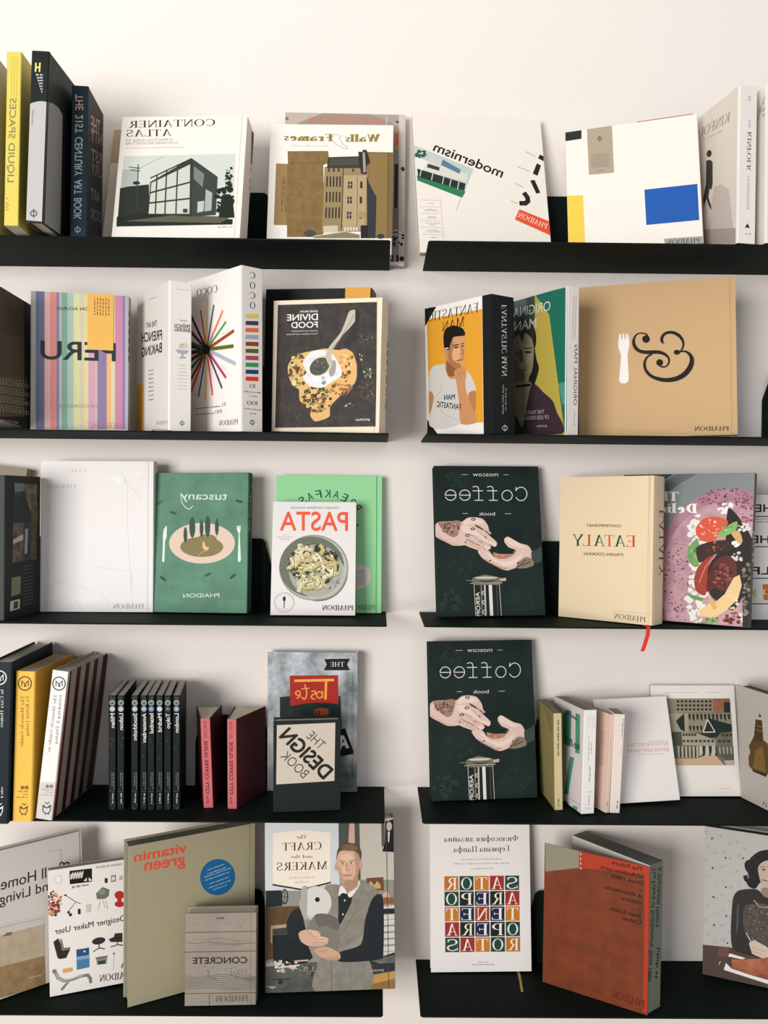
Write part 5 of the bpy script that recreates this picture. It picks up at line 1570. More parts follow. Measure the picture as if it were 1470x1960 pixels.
  ('l','#e6e3dc',16,[1551,2432,1548,2462,1537,2490,1519,2513,1495,2529,1467,2538,1437,2538,1409,2530,1383,2513,1363,2490,1350,2463,1344,2433,1347,2403,1358,2375,1377,2352,1401,2336,1429,2327,1458,2327,1487,2335,1512,2352,1532,2374,1546,2402,1551,2432]),
  ('l','#e6e3dc',16,[1165,2334,1173,2536,1163,2604,1114,2626,1056,2609]),
  ('l','#e6e3dc',16,[1255,2529,1049,2530]),
  ('l','#e6e3dc',16,[1256,2333,1079,2334]),
  ('l','#e6e3dc',16,[878,2335,885,2538,875,2606,826,2628,768,2611]),
  ('l','#e6e3dc',16,[967,2531,761,2532]),
  ('l','#e6e3dc',16,[968,2335,792,2336]),
  ('l','#e6e3dc',16,[504,2407,514,2385,529,2367,547,2352,569,2342,593,2337,617,2338,641,2344,662,2355,681,2371,696,2391,706,2413,711,2437,710,2461,704,2484,693,2505,677,2523,657,2537,635,2546,611,2550,587,2548,563,2540,542,2528,524,2511,511,2490,502,2468,498,2444]),
  ('l','#e6e3dc',16,[498,2444,711,2442]),
  ('l','#e6e3dc',16,[223,2408,233,2387,248,2368,266,2353,288,2343,312,2338,336,2339,359,2345,381,2356,399,2372,414,2392,424,2414,429,2438,428,2462,422,2486,410,2507,395,2525,375,2539,353,2548,329,2551,305,2549,282,2542,261,2529,243,2512,229,2492,221,2469,217,2445]),
  ('l','#e6e3dc',16,[217,2445,429,2444]),
  ('t','#dfdcd4','s','book',[1188,2022,-321,2,2,69]),
  ('l','#dfdcd4',8,[1387,2057,1515,2056]),
  ('l','#dfdcd4',8,[548,2065,650,2065]),
 ],
 ('f2', 'front'): [
  ('t','#4a3f33','b','CONTEMPORARY',[1285,1782,-715,-3,-1,48]),
  ('t','#c4452c','f','E',[1578,1424,-175,-4,-3,210]),
  ('t','#1f4030','f','A',[1385,1421,-232,-6,-4,212]),
  ('t','#d4552f','f','T',[1154,1417,-197,-4,-4,214]),
  ('t','#2a4a38','f','A',[966,1414,-240,-6,-4,216]),
  ('t','#c4452c','f','L',[679,1408,-166,-3,-4,218]),
  ('t','#1f4030','f','Y',[532,1407,-249,-6,-4,220]),
  ('t','#4a3f33','b','ITALIAN COOKING',[1335,1242,-807,-12,-1,51]),
  ('t','#55483a','f','PHAIDON',[1790,49,-613,20,-2,99]),
  ('l','#c9b493',8,[1138,211,1901,209]),
  ('l','#d3c09f',14,[1826,2727,1853,27]),
 ],
 ('f2', 'R'): [
  ('t','#5a4c3a','f','EATALY',[431,2121,47,-1238,-205,2]),
 ],
 ('f3', 'front'): [
  ('p','#7f8585',[0,2820,2471,2831,2559,3,155,-72]),
  ('p','#333c3b',[0,2820,976,2817,589,2572,317,2217,53,1918]),
  ('p','#5f6766',[813,2687,1032,2816,1420,2817,1098,2625,855,2423]),
  ('e','#b08590~#976a77~30',[1979,947,1275,-126,-143,-1566]),
  ('e','#c29ca4~#a98089~35',[1905,861,1092,-104,-128,-1412]),
  ('b',['#8a4a60','#7a3f55'],[1241,798,350,19,40,-835],110,0.038,0.092,0.43),
  ('b',['#8a4a60','#7d4258'],[1975,2334,513,-1,8,-196],70,0.03,0.07,2.86),
  ('b',['#8a4a60'],[2320,2085,101,1,12,-330],36,0.15,0.35,0.33),
  ('t','#f0ece6','F','The',[1092,2283,-488,17,-9,181]),
  ('t','#f0ece6','F','Delicious',[1441,2055,-1233,13,-9,181]),
  ('b',['#e6e2dc'],[1480,1484,161,5,25,-560],60,0.233,0.6,0.3),
  ('b',['#e0dcd4'],[1501,451,159,11,23,-495],60,0.2,0.567,0.33),
  ('b',['#e8e4de'],[1957,2138,117,1,5,-126],20,0.222,0.578,1.0),
  ('q','#26201e',[2008,2166,2251,1891,2442,1512,2416,861,2185,307,2004,348,1735,549,1687,1044,1957,1498,1967,1887]),
  ('q','#d4553a',[1439,1794,1567,1951,1778,1996,1992,1915,1947,1747,1745,1533,1559,1528,1446,1652]),
  ('b',['#e8a08a','#f0c8b8','#c94a30'],[1655,1769,198,4,7,-168],40,0.053,0.16,1.25),
  ('q','#6f9a5a',[1296,1365,1450,1568,1510,1428,1450,1258,1525,1092,1447,1033,1334,1140]),
  ('b',['#4f7a40','#8ab070'],[1423,1257,108,4,9,-196],16,0.2,0.45,0.57),
  ('q','#7fae62',[1819,1661,2046,1860,2161,1903,2129,1723,1874,1606]),
  ('b',['#5d8a48','#9ac080'],[1998,1762,129,3,3,-83],12,0.12,0.28,1.67),
  ('q','#3a2620',[1457,1399,1693,1518,2007,1554,2091,1391,1757,1269,1524,1120]),
  ('b',['#a05a40'],[1750,1436,210,7,4,-83],12,0.062,0.15,2.67),
  ('q','#cfa468',[2066,1694,2193,1738,2263,1561,2216,1478,2108,1612]),
  ('b',['#efe9e2'],[2112,1502,90,3,2,-55],8,0.343,0.571,1.75),
  ('b',['#dcd7cf'],[2279,1809,101,2,3,-82],14,0.2,0.5,1.33),
  ('b',['#cfcac2'],[2198,1258,102,4,3,-82],12,0.2,0.5,1.33),
  ('q','#9a3a2c',[1444,809,1501,1035,1653,1209,1783,1270,1687,1044,1680,601,1631,515,1494,589]),
  ('l','#d0705c',22,[1540,759,1634,1041,1758,1227]),
  ('q','#551f1a',[1680,601,1692,933,1814,1160,1876,942,1809,663]),
  ('q','#5a2a26',[1789,1131,2018,1279,2178,1121,2167,766,1993,620,1834,692]),
  ('b',['#8a3a34','#3a1d1a','#a55248'],[1956,891,180,9,9,-219],40,0.114,0.314,0.88),
  ('p','#e0c08a',[1693,601,1821,390,1995,565,2137,873,2237,933,2282,745,2228,499,2033,269,1832,118,1569,125,1564,234,1742,385]),
  ('p','#d6a660',[1722,548,1876,312,1826,254,1742,385]),
  ('b',['#e6cfa0'],[2102,464,127,9,6,-162],20,0.12,0.32,0.83),
  ('p','#5f9050',[1294,549,1633,460,1609,403,1420,446]),
  ('b',['#4f8040','#6fa058'],[1756,58,181,15,3,-68],18,0.114,0.257,2.8),
  ('b',['#6a2a26','#8a3f38'],[2166,144,176,14,4,-107],26,0.143,0.314,1.75),
  ('b',['#e0dcd4'],[2342,158,75,6,4,-106],16,0.333,0.733,0.75),
  ('p','#23211f',[2265,1507,2512,1677,2497,-2,2323,-17]),
  ('b',['#8a7f6d','#5f584c'],[2372,697,75,4,20,-534],40,0.267,0.667,0.15),
 ],
 ('f3', 'R'): [
  ('k','#c9c6c0',[124,1746,9,-601,-135,-16]),
 ],
 ('f4', 'front'): [
  ('t','#2a2826','b','THE',[963,2105,-511,-4,-1,146]),
  ('t','#2a2826','b','KITCHEN',[1377,1502,-1198,-10,-1,146]),
  ('t','#2a2826','b','SHELF',[1383,890,-979,-8,-1,146]),
  ('l','#2a2826',17,[-15,2009,1811,2025]),
  ('l','#2a2826',17,[-9,1420,1816,1436]),
  ('l','#2a2826',17,[-3,803,1822,818]),
  ('l','#2a2826',17,[1,304,1827,319]),
  ('k','#55514d',[1081,1954,-628,0,0,23]),
  ('k','#55514d',[1082,1902,-628,0,0,23]),
  ('p','#d9702f',[602,688,771,698,760,383,634,382]),
  ('p','#e8dcc8',[615,586,772,593,767,500,627,499]),
  ('e','#c9622a',[691,546,41,0,0,-41]),
  ('b',['#c9c23a'],[452,512,41,0,1,-87],8,0.429,0.857,0.47),
  ('t','#2a2826','f','PHAIDON',[981,94,-269,4,-1,99]),
 ],
 ('g1', 'front'): [
  ('l','#e0e0dc',21,[288,2618,283,2580,268,2546,243,2519,212,2501,177,2494,142,2499,110,2515,84,2541,67,2575,60,2612,65,2650,80,2684,105,2711,136,2729,171,2736,206,2731,238,2715,264,2688,281,2655,288,2618]),
  ('l','#e0e0dc',16,[121,2567,118,2660,184,2592,194,2564,166,2564,175,2596,232,2668,234,2570]),
  ('t','#e0e0dc','f','to Cozy Homes',[246,2411,8,-677,-60,-1]),
  ('t','#e0e0dc','f','The Monocle Guide',[159,2409,12,-960,-60,-1]),
  ('k','#d0d0cc',[280,661,9,-206,-40,-1]),
  ('l','#e0e0dc',17,[158,312,158,204,210,164,262,173,283,215,290,314,224,260,158,312]),
  ('e','#e0e0dc',[188,283,16,0,0,-17]),
  ('e','#e0e0dc',[259,284,16,0,0,-17]),
  ('l','#e0e0dc',15,[192,365,230,333,266,367]),
  ('l','#e0e0dc',13,[187,144,207,161]),
  ('l','#e0e0dc',13,[246,161,267,145]),
 ],
 ('g2', 'front'): [
  ('l','#5a4318',21,[282,2493,277,2455,262,2421,236,2393,204,2374,167,2367,131,2372,98,2388,71,2414,53,2448,47,2485,51,2523,67,2558,93,2585,125,2604,161,2611,198,2606,231,2590,258,2564,276,2531,282,2493]),
  ('l','#5a4318',16,[109,2440,107,2534,174,2466,185,2438,156,2437,165,2470,224,2543,227,2444]),
  ('t','#6a5020','f','The Monocle Guide',[153,2268,9,-915,-59,-2]),
  ('t','#6a5020','f','To Better Living',[246,2271,11,-720,-59,-2]),
  ('e','#8a6820',[166,614,35,1,1,-35]),
  ('e','#8a6820',[242,617,35,1,1,-35]),
  ('k','#8a6820',[274,537,-200,-7,-1,26]),
  ('k','#8a6820',[270,485,-99,-4,-1,26]),
  ('k','#8a6820',[271,433,-212,-8,-1,26]),
  ('l','#5a4318',16,[135,275,134,171,186,133,237,143,258,184,265,280,200,226,135,275]),
  ('e','#5a4318',[164,247,16,1,0,-16]),
  ('e','#5a4318',[234,250,16,1,0,-16]),
  ('l','#5a4318',14,[168,327,206,297,242,330]),
  ('l','#5a4318',13,[162,113,183,130]),
  ('l','#5a4318',13,[221,131,242,116]),
 ],
 ('g3', 'front'): [
  ('p','#cfc8c4',[14,662,303,702,306,17,0,-17]),
  ('l','#45403d',20,[259,2493,258,2456,246,2421,223,2392,193,2371,159,2361,123,2362,89,2374,60,2397,40,2427,31,2463,32,2499,44,2534,67,2564,97,2584,131,2595,167,2594,201,2581,229,2559,249,2528,259,2493]),
  ('l','#45403d',16,[95,2425,85,2515,157,2456,169,2431,142,2427,147,2460,199,2535,210,2441]),
  ('t','#6a6461','f','The Monocle Guide to',[129,2278,-1,-1045,-55,-7]),
  ('t','#6a6461','f','Drinking & Dining',[223,2278,18,-890,-55,-7]),
  ('e','#7d7773',[149,603,33,5,4,-33]),
  ('e','#7d7773',[223,613,33,5,4,-33]),
  ('k','#8d8783',[258,544,-205,-17,-3,24]),
  ('k','#8d8783',[252,495,-114,-5,-3,24]),
  ('k','#8d8783',[254,447,-212,-18,-3,24]),
  ('l','#3a3532',17,[110,254,119,144,179,110,232,126,251,171,249,273,184,210,110,254]),
  ('e','#3a3532',[144,228,17,2,2,-17]),
  ('e','#3a3532',[219,238,17,2,2,-17]),
  ('l','#3a3532',15,[141,313,184,285,219,324]),
  ('l','#3a3532',14,[155,86,176,106]),
  ('l','#3a3532',14,[216,112,240,98]),
 ],
 ('g3', 'R'): [
  ('p','#6d2a20',[-32,2718,144,2716,194,4,31,3]),
  ('p','#431c17',[388,2714,564,2712,581,8,419,6]),
  ('p','#3f1b17',[793,2710,980,2708,961,11,791,10]),
  ('p','#3a1a16',[1201,2705,1396,2703,1342,14,1163,13]),
  ('p','#3f1b17',[1640,2701,1935,2698,1830,19,1563,16]),
 ],
 ('h0', 'front'): [
  ('b',['#5a625c','#39423d'],[64,2118,51,0,0,-26],14,0.125,0.292,2.0),
  ('e','#b9b9b2',[65,2026,51,-1,0,-53]),
  ('e','#2a302d',[65,2026,38,0,0,-40]),
  ('e','#b9b9b2',[65,2026,25,0,0,-26]),
  ('e','#2a302d',[65,2021,17,0,0,-18]),
  ('e','#b4bac2',[65,1909,49,-1,0,-51]),
  ('l','#e8e8e4',11,[52,1920,78,1902]),
  ('t','#e4e4e0','b','Milan',[106,1827,1,-276,-72,1]),
  ('b',['#8d9490','#5a625c'],[67,1207,51,-1,1,-244],14,0.062,0.167,0.22),
  ('k','#8d938e',[106,707,1,-323,-19,0]),
  ('k','#8d938e',[72,707,1,-256,-19,0]),
  ('l','#6d736e',4,[14,355,120,352]),
  ('k','#c9cdc8',[90,313,-4,-196,-30,1]),
  ('b',['#6d756f','#39423d'],[70,84,51,-1,0,-67],16,0.083,0.25,0.8),
 ],
 ('h1', 'front'): [
  ('b',['#5a625c','#39423d'],[66,2119,51,-1,0,-26],14,0.125,0.292,2.0),
  ('e','#b9b9b2',[67,2027,51,-1,0,-53]),
  ('e','#2a302d',[67,2027,38,0,0,-40]),
  ('e','#b9b9b2',[67,2027,26,0,0,-26]),
  ('e','#2a302d',[67,2022,17,0,0,-18]),
  ('e','#aab4c0',[67,1910,49,-1,0,-51]),
  ('l','#e8e8e4',11,[54,1921,79,1903]),
  ('t','#e4e4e0','b','Lisbon',[107,1827,1,-314,-72,1]),
  ('b',['#8d9490','#5a625c'],[68,1208,51,-1,0,-244],14,0.062,0.167,0.22),
  ('k','#8d938e',[107,707,1,-323,-19,0]),
  ('k','#8d938e',[73,708,0,-256,-19,0]),
  ('l','#6d736e',4,[14,355,121,353]),
  ('k','#c9cdc8',[91,314,-4,-196,-30,1]),
  ('b',['#6d756f','#39423d'],[70,84,51,-1,0,-67],16,0.083,0.25,0.8),
 ],
 ('h2', 'front'): [
  ('b',['#5a625c','#39423d'],[66,2120,51,-1,0,-26],14,0.125,0.292,2.0),
  ('e','#b9b9b2',[67,2028,51,-1,0,-53]),
  ('e','#2a302d',[67,2028,38,0,0,-40]),
  ('e','#b9b9b2',[67,2028,26,0,0,-27]),
  ('e','#2a302d',[67,2023,17,0,0,-18]),
  ('e','#b0b6be',[67,1911,49,-1,0,-51]),
  ('l','#e8e8e4',11,[54,1922,80,1904]),
  ('t','#e4e4e0','b','Stockholm',[107,1828,1,-509,-73,1]),
  ('b',['#8d9490','#5a625c'],[68,1209,51,-1,0,-244],14,0.062,0.167,0.22),
  ('k','#8d938e',[107,708,1,-323,-19,0]),
  ('k','#8d938e',[73,708,0,-256,-19,0]),
  ('l','#6d736e',4,[14,356,121,353]),
  ('k','#c9cdc8',[91,314,-4,-196,-30,1]),
  ('b',['#6d756f','#39423d'],[70,84,51,-1,0,-67],16,0.083,0.25,0.8),
 ],
 ('h3', 'front'): [
  ('b',['#5a625c','#39423d'],[66,2121,51,-1,0,-26],14,0.125,0.292,2.0),
  ('e','#b9b9b2',[66,2028,51,-1,0,-53]),
  ('e','#2a302d',[66,2028,38,-1,0,-40]),
  ('e','#b9b9b2',[66,2028,25,0,0,-27]),
  ('e','#2a302d',[66,2024,17,0,0,-18]),
  ('e','#8fa6c0',[67,1911,49,-1,0,-51]),
  ('l','#e8e8e4',11,[54,1923,79,1904]),
  ('t','#e4e4e0','b','Amsterdam',[107,1829,1,-550,-72,2]),
  ('b',['#8d9490','#5a625c'],[68,1209,51,-1,0,-244],14,0.062,0.167,0.22),
  ('k','#8d938e',[107,708,1,-323,-19,1]),
  ('k','#8d938e',[73,709,0,-256,-19,1]),
  ('l','#6d736e',4,[14,356,121,353]),
  ('k','#c9cdc8',[91,313,-4,-196,-30,1]),
  ('b',['#6d756f','#39423d'],[70,84,51,-2,0,-67],16,0.083,0.25,0.8),
 ],
 ('h4', 'front'): [
  ('b',['#5a625c','#39423d'],[66,2122,51,-1,0,-27],14,0.125,0.292,2.0),
  ('e','#b9b9b2',[66,2029,51,-1,0,-53]),
  ('e','#2a302d',[66,2029,38,-1,0,-40]),
  ('e','#b9b9b2',[66,2029,25,-1,0,-27]),
  ('e','#2a302d',[66,2025,17,0,0,-18]),
  ('e','#6f8fb0',[67,1912,49,-1,0,-51]),
  ('l','#e8e8e4',11,[54,1923,79,1905]),
  ('t','#e4e4e0','b','Istanbul',[107,1829,1,-377,-72,2]),
  ('b',['#8d9490','#5a625c'],[68,1209,51,-1,0,-244],14,0.062,0.167,0.22),
  ('k','#8d938e',[107,708,1,-323,-19,1]),
  ('k','#8d938e',[73,709,0,-256,-19,1]),
  ('l','#6d736e',4,[14,357,121,353]),
  ('k','#c9cdc8',[91,314,-4,-196,-30,1]),
  ('b',['#6d756f','#39423d'],[70,84,51,-2,0,-67],16,0.083,0.25,0.8),
 ],
 ('h5', 'front'): [
  ('b',['#5a625c','#39423d'],[66,2122,51,-1,0,-27],14,0.125,0.292,2.0),
  ('e','#b9b9b2',[66,2030,51,-1,0,-53]),
  ('e','#2a302d',[66,2030,38,-1,0,-40]),
  ('e','#b9b9b2',[66,2030,26,-1,0,-27]),
  ('e','#2a302d',[66,2025,17,0,0,-18]),
  ('e','#c0c4cc',[67,1912,49,-1,0,-51]),
  ('l','#e8e8e4',11,[54,1924,79,1905]),
  ('t','#e4e4e0','b','Madrid',[107,1830,1,-350,-72,2]),
  ('b',['#8d9490','#5a625c'],[68,1210,51,-1,0,-245],14,0.062,0.167,0.22),
  ('k','#8d938e',[107,708,1,-323,-19,1]),
  ('k','#8d938e',[73,709,0,-256,-19,1]),
  ('l','#6d736e',4,[14,357,121,353]),
  ('k','#c9cdc8',[91,314,-4,-196,-30,1]),
  ('b',['#6d756f','#39423d'],[70,84,51,-2,0,-67],16,0.083,0.25,0.8),
 ],
 ('h6', 'front'): [
  ('b',['#5a625c','#39423d'],[66,2123,51,-1,0,-27],14,0.125,0.292,2.0),
  ('e','#b9b9b2',[66,2030,51,-1,0,-53]),
  ('e','#2a302d',[66,2030,38,-1,0,-40]),
  ('e','#b9b9b2',[66,2030,26,-1,0,-27]),
  ('e','#2a302d',[66,2026,17,0,0,-18]),
  ('e','#2f5a4a',[67,1913,49,-1,0,-51]),
  ('l','#e8e8e4',11,[54,1924,79,1906]),
  ('t','#e4e4e0','b','Tokyo',[107,1830,1,-288,-72,2]),
  ('b',['#8d9490','#5a625c'],[68,1210,51,-2,0,-245],14,0.062,0.167,0.22),
  ('k','#8d938e',[107,708,1,-324,-19,1]),
  ('k','#8d938e',[73,709,1,-256,-19,1]),
  ('l','#6d736e',4,[14,357,121,353]),
  ('k','#c9cdc8',[91,314,-4,-197,-30,1]),
  ('b',['#6d756f','#39423d'],[70,84,51,-2,0,-67],16,0.083,0.25,0.8),
 ],
 ('h7', 'front'): [
  ('b',['#5a625c','#39423d'],[66,2124,51,-1,0,-27],14,0.125,0.292,2.0),
  ('e','#b9b9b2',[67,2031,51,-1,0,-53]),
  ('e','#2a302d',[67,2031,38,-1,0,-40]),
  ('e','#b9b9b2',[67,2031,26,-1,0,-27]),
  ('e','#2a302d',[67,2026,17,0,0,-18]),
  ('e','#8a9cc0',[67,1914,49,-1,0,-51]),
  ('l','#e8e8e4',11,[54,1925,80,1907]),
  ('t','#e4e4e0','b','London',[107,1831,1,-366,-73,2]),
  ('b',['#8d9490','#5a625c'],[68,1211,51,-2,0,-245],14,0.062,0.167,0.22),
  ('k','#8d938e',[108,708,1,-324,-19,1]),
  ('k','#8d938e',[73,710,1,-257,-19,1]),
  ('l','#6d736e',4,[14,357,121,353]),
  ('k','#c9cdc8',[91,314,-4,-197,-30,1]),
  ('b',['#6d756f','#39423d'],[70,84,52,-2,0,-67],16,0.083,0.25,0.8),
 ],
 ('k1', 'front'): [
  ('t','#6a2f30','s','the',[50,79,0,152,62,-2]),
  ('t','#3a1818','b','CITY COFFEE GUIDE',[51,269,1,1002,62,-2]),
  ('t','#6a2f30','s','2017-2018',[52,1327,0,316,58,-2]),
 ],
 ('k2', 'front'): [
  ('t','#6a2f30','s','the',[40,78,0,151,63,1]),
  ('t','#3a1818','b','CITY COFFEE GUIDE',[40,267,0,999,63,1]),
  ('t','#6a2f30','s','2017-2018',[40,1321,0,315,58,1]),
 ],
 ('m1', 'front'): [
  ('p','#14181d',[1130,2656,1648,2669,1589,2553,1649,2438,1126,2432,1185,2549]),
  ('t','#e4e2de','f','THE',[1535,2509,-275,-3,-1,92]),
  ('p','#20302f~#152220~50',[247,1883,456,1906,1463,1918,1487,1301,1467,1181,250,1164]),
  ('p','#a8271f',[444,2315,1411,2336,1420,1754,1255,1776,926,1780,687,1749,457,1706]),
  ('l','#e8a842',52,[535,2214,1332,2240]),
  ('l','#e8a842',48,[1173,2214,1161,1845]),
  ('l','#e8a842',24,[1084,1973,1077,1980,1067,1990,1056,1999,1044,2003,1032,2000,1018,1993,1005,1983,995,1972,988,1959,983,1943,982,1927,985,1912,995,1899,1011,1887,1029,1877,1045,1873,1059,1879,1074,1891,1086,1905,1095,1914]),
  ('l','#e8a842',24,[1100,2013,1100,1987,1100,1949,1101,1910,1101,1884]),
  ('l','#e8a842',24,[885,2001,897,2004,914,2009,931,2012,945,2012,955,2005,963,1995,967,1983,965,1972,953,1962,933,1952,911,1942,895,1931,885,1919,877,1905,873,1892,876,1881,888,1872,909,1863,931,1857,946,1852]),
  ('l','#e8a842',26,[745,2139,754,2107,767,2062,780,2013,785,1970,782,1933,772,1897,759,1867,746,1850,731,1849,714,1862,697,1878,686,1889]),
  ('l','#e8a842',20,[675,2048,708,2053,755,2059,802,2066,835,2070]),
  ('l','#e8a842',24,[646,1918,629,1923,605,1929,581,1937,566,1947,563,1962,567,1980,576,1996,586,2007,599,2012,617,2012,634,2008,646,1998,651,1980,653,1955,651,1929,646,1908,634,1894,616,1882,598,1874,586,1868]),
  ('e','#6d3319',[1077,1584,163,2,1,-96]),
  ('e','#8a4520',[1096,1605,132,2,0,-72]),
  ('e','#2a1510',[1017,1564,36,0,0,-52]),
  ('l','#c9c0b4',8,[1003,1593,1031,1534]),
  ('p','#14181d',[1427,1240,1557,1278,1739,775,1470,702]),
  ('p','#e4e2de',[1468,1131,1535,1132,1648,884,1577,867,1561,930,1493,914,1481,852,1420,841]),
  ('p','#14181d',[1496,985,1516,1066,1544,998]),
  ('t','#55595c','f','PHAIDON',[1709,86,-415,-10,0,80]),
 ],
 ('m2', 'front'): [
  ('p','#c9bcae',[64,1614,1155,1634,1137,546,53,515]),
  ('t','#20241f','l','THE',[861,1129,-260,252,128,119]),
  ('t','#20241f','B','DESIGN',[936,574,-838,824,189,176]),
  ('t','#20241f','l','BOOK',[546,606,-425,420,130,121]),
 ],
 ('n2', 'front'): [
  ('k','#3a3526',[104,1718,-9,-693,-40,2]),
  ('k','#4a4430',[90,215,-8,-153,-34,2]),
  ('l','#d9c79c',12,[88,995,86,491]),
 ],
 ('n2', 'L'): [
  ('l','#5a5334',16,[665,1785,98,1780]),
  ('l','#5a5334',16,[575,1730,102,1687]),
  ('l','#5a5334',16,[485,1675,107,1594]),
  ('l','#5a5334',16,[396,1621,111,1500]),
  ('l','#5a5334',16,[308,1568,116,1407]),
 ],
 ('n3', 'front'): [
  ('k','#b3b9b5',[84,1810,4,-238,-13,0]),
  ('k','#b3b9b5',[125,1809,4,-238,-13,0]),
  ('k','#b3b9b5',[175,1808,4,-239,-13,0]),
  ('k','#b3b9b5',[216,1807,4,-239,-13,0]),
  ('k','#8d8480',[173,1308,-2,-201,-25,1]),
  ('k','#9d7d7a',[120,1437,6,-461,-20,1]),
  ('k','#5a5552',[162,877,-4,-305,-26,1]),
  ('l','#8d8884',6,[110,408,200,400]),
  ('k','#6a6562',[158,342,-4,-185,-26,1]),
  ('l','#8d8884',6,[95,108,185,96]),
 ],
 ('n3', 'L'): [
  ('p','#4c9078',[685,1795,522,1797,501,1115,642,1093]),
  ('p','#4c9078',[333,1800,154,1804,127,1079,305,1053]),
  ('p','#4c9078',[852,1696,679,1703,642,1093,816,1110]),
  ('p','#4c9078',[530,924,347,943,553,181,722,158]),
  ('p','#5a9a80',[344,51,155,76,170,-4,346,-26]),
  ('p','#4c9078',[697,27,528,51,540,-29,693,-34]),
  ('k','#2a3a34',[282,1664,501,31,5,91]),
  ('k','#2a3a34',[132,1153,622,67,6,96]),
  ('k','#3a4a44',[211,1124,538,19,4,66]),
  ('k','#9d8884',[57,146,391,-23,1,21]),
 ],
 ('n4', 'front'): [
  ('k','#b58f80',[39,1699,4,-60,-14,0]),
  ('k','#b58f80',[39,1399,7,-300,-12,0]),
  ('k','#5a4a42',[50,202,-8,-89,-25,1]),
 ],
 ('n4', 'L'): [
  ('p','#cdb0a0',[274,1483,147,1514,136,838,339,780]),
 ],
 ('n5', 'front'): [
  ('k','#3a3632',[169,1773,-7,-340,-25,-1]),
  ('k','#b3aaa0',[178,1418,-23,-363,-15,0]),
  ('k','#4a4642',[156,225,-10,-151,-31,-1]),
 ],
 ('n6', 'front'): [
  ('t','#cf6f7d','g','ВЫСОКОЕ ИСКУССТВО',[1408,1027,-813,6,9,66]),
  ('t','#cf6f7d','g','ВЕРСИЯ ОБЛЕГЧЕННАЯ',[1408,918,-826,10,9,66]),
  ('k','#a5b8b0',[1403,1106,-381,0,3,23]),
  ('k','#b8a8a8',[1306,870,-546,9,2,15]),
 ],
 ('n7', 'front'): [
  ('k','#b3aaa2',[1430,2013,-346,0,1,16]),
  ('k','#b3aaa2',[957,2013,-713,-5,1,16]),
  ('k','#b3aaa2',[1544,139,-285,0,1,18]),
  ('p','#6f6a5a',[259,1898,1595,1899,1609,594,336,595]),
  ('p','#8d8470',[301,1898,1265,1895,1259,1626,307,1614]),
  ('p','#2d2b26',[521,1862,567,1862,565,1821,519,1821]),
  ('p','#2d2b26',[603,1862,649,1862,647,1821,600,1821]),
  ('p','#2d2b26',[684,1862,730,1862,728,1821,682,1821]),
  ('p','#2d2b26',[766,1862,812,1862,810,1821,764,1821]),
  ('p','#2d2b26',[848,1862,894,1862,892,1821,845,1821]),
  ('p','#2d2b26',[930,1862,976,1862,973,1821,927,1821]),
  ('p','#2d2b26',[1011,1862,1057,1862,1055,1821,1009,1821]),
  ('p','#2d2b26',[1093,1862,1139,1862,1137,1821,1091,1821]),
  ('p','#2d2b26',[1175,1862,1221,1862,1218,1821,1172,1821]),
  ('p','#2d2b26',[517,1782,563,1782,560,1742,514,1742]),
  ('p','#2d2b26',[598,1782,644,1782,642,1742,596,1742]),
  ('p','#2d2b26',[680,1782,726,1782,724,1742,678,1742]),
  ('p','#2d2b26',[762,1782,808,1782,805,1742,759,1742]),
  ('p','#2d2b26',[843,1782,889,1782,887,1742,841,1742]),
  ('p','#2d2b26',[925,1782,971,1783,969,1742,923,1742]),
  ('p','#2d2b26',[1007,1783,1053,1783,1050,1742,1004,1742]),
  ('p','#2d2b26',[1088,1783,1134,1783,1132,1742,1086,1742]),
  ('p','#2d2b26',[1170,1783,1216,1783,1214,1742,1167,1742]),
  ('p','#2d2b26',[512,1703,558,1703,556,1663,510,1662]),
  ('p','#2d2b26',[594,1703,640,1703,638,1663,592,1663]),
  ('p','#2d2b26',[675,1703,721,1703,719,1663,673,1663]),
  ('p','#2d2b26',[757,1703,803,1703,801,1663,755,1663]),
  ('p','#2d2b26',[839,1703,885,1703,882,1663,836,1663]),
  ('p','#2d2b26',[920,1703,966,1703,964,1663,918,1663]),
  ('p','#2d2b26',[1002,1703,1048,1703,1045,1663,999,1663]),
  ('p','#2d2b26',[1083,1703,1130,1703,1127,1663,1081,1663]),
  ('p','#2d2b26',[1165,1703,1211,1703,1209,1663,1163,1663]),
  ('p','#a56a52~#8f5844~60',[1254,1895,1475,1895,1462,1626,1248,1626]),
  ('p','#29332f',[1470,1823,1602,1824,1593,1620,1462,1626]),
  ('p','#8a5a48',[1475,1895,1596,1895,1596,1824,1470,1823]),
  ('p','#a39a86',[307,1610,662,1610,642,1250,350,1246]),
  ('p','#26302d',[476,1458,651,1606,642,1254,560,1287]),
  ('p','#a59c88',[662,1610,735,1614,725,1246,652,1246]),
  ('p','#8f8773',[725,1610,1604,1620,1611,1246,725,1246]),
  ('p','#2c312d',[734,1594,782,1594,780,1488,743,1488]),
  ('p','#2c312d',[814,1594,862,1594,857,1448,822,1488]),
  ('p','#2c312d',[893,1594,941,1594,939,1488,901,1488]),
  ('p','#2c312d',[972,1594,1020,1594,1016,1448,981,1489]),
  ('p','#2c312d',[1052,1594,1100,1594,1098,1489,1060,1489]),
  ('p','#2c312d',[1131,1594,1179,1594,1175,1448,1139,1489]),
  ('p','#2c312d',[1211,1594,1259,1594,1256,1489,1219,1489]),
  ('p','#2c312d',[1290,1594,1338,1594,1333,1448,1298,1489]),
  ('p','#2c312d',[1370,1594,1418,1594,1415,1489,1378,1489]),
  ('p','#2c312d',[1449,1594,1497,1594,1492,1448,1457,1489]),
  ('p','#2c312d',[1529,1594,1577,1594,1574,1489,1537,1489]),
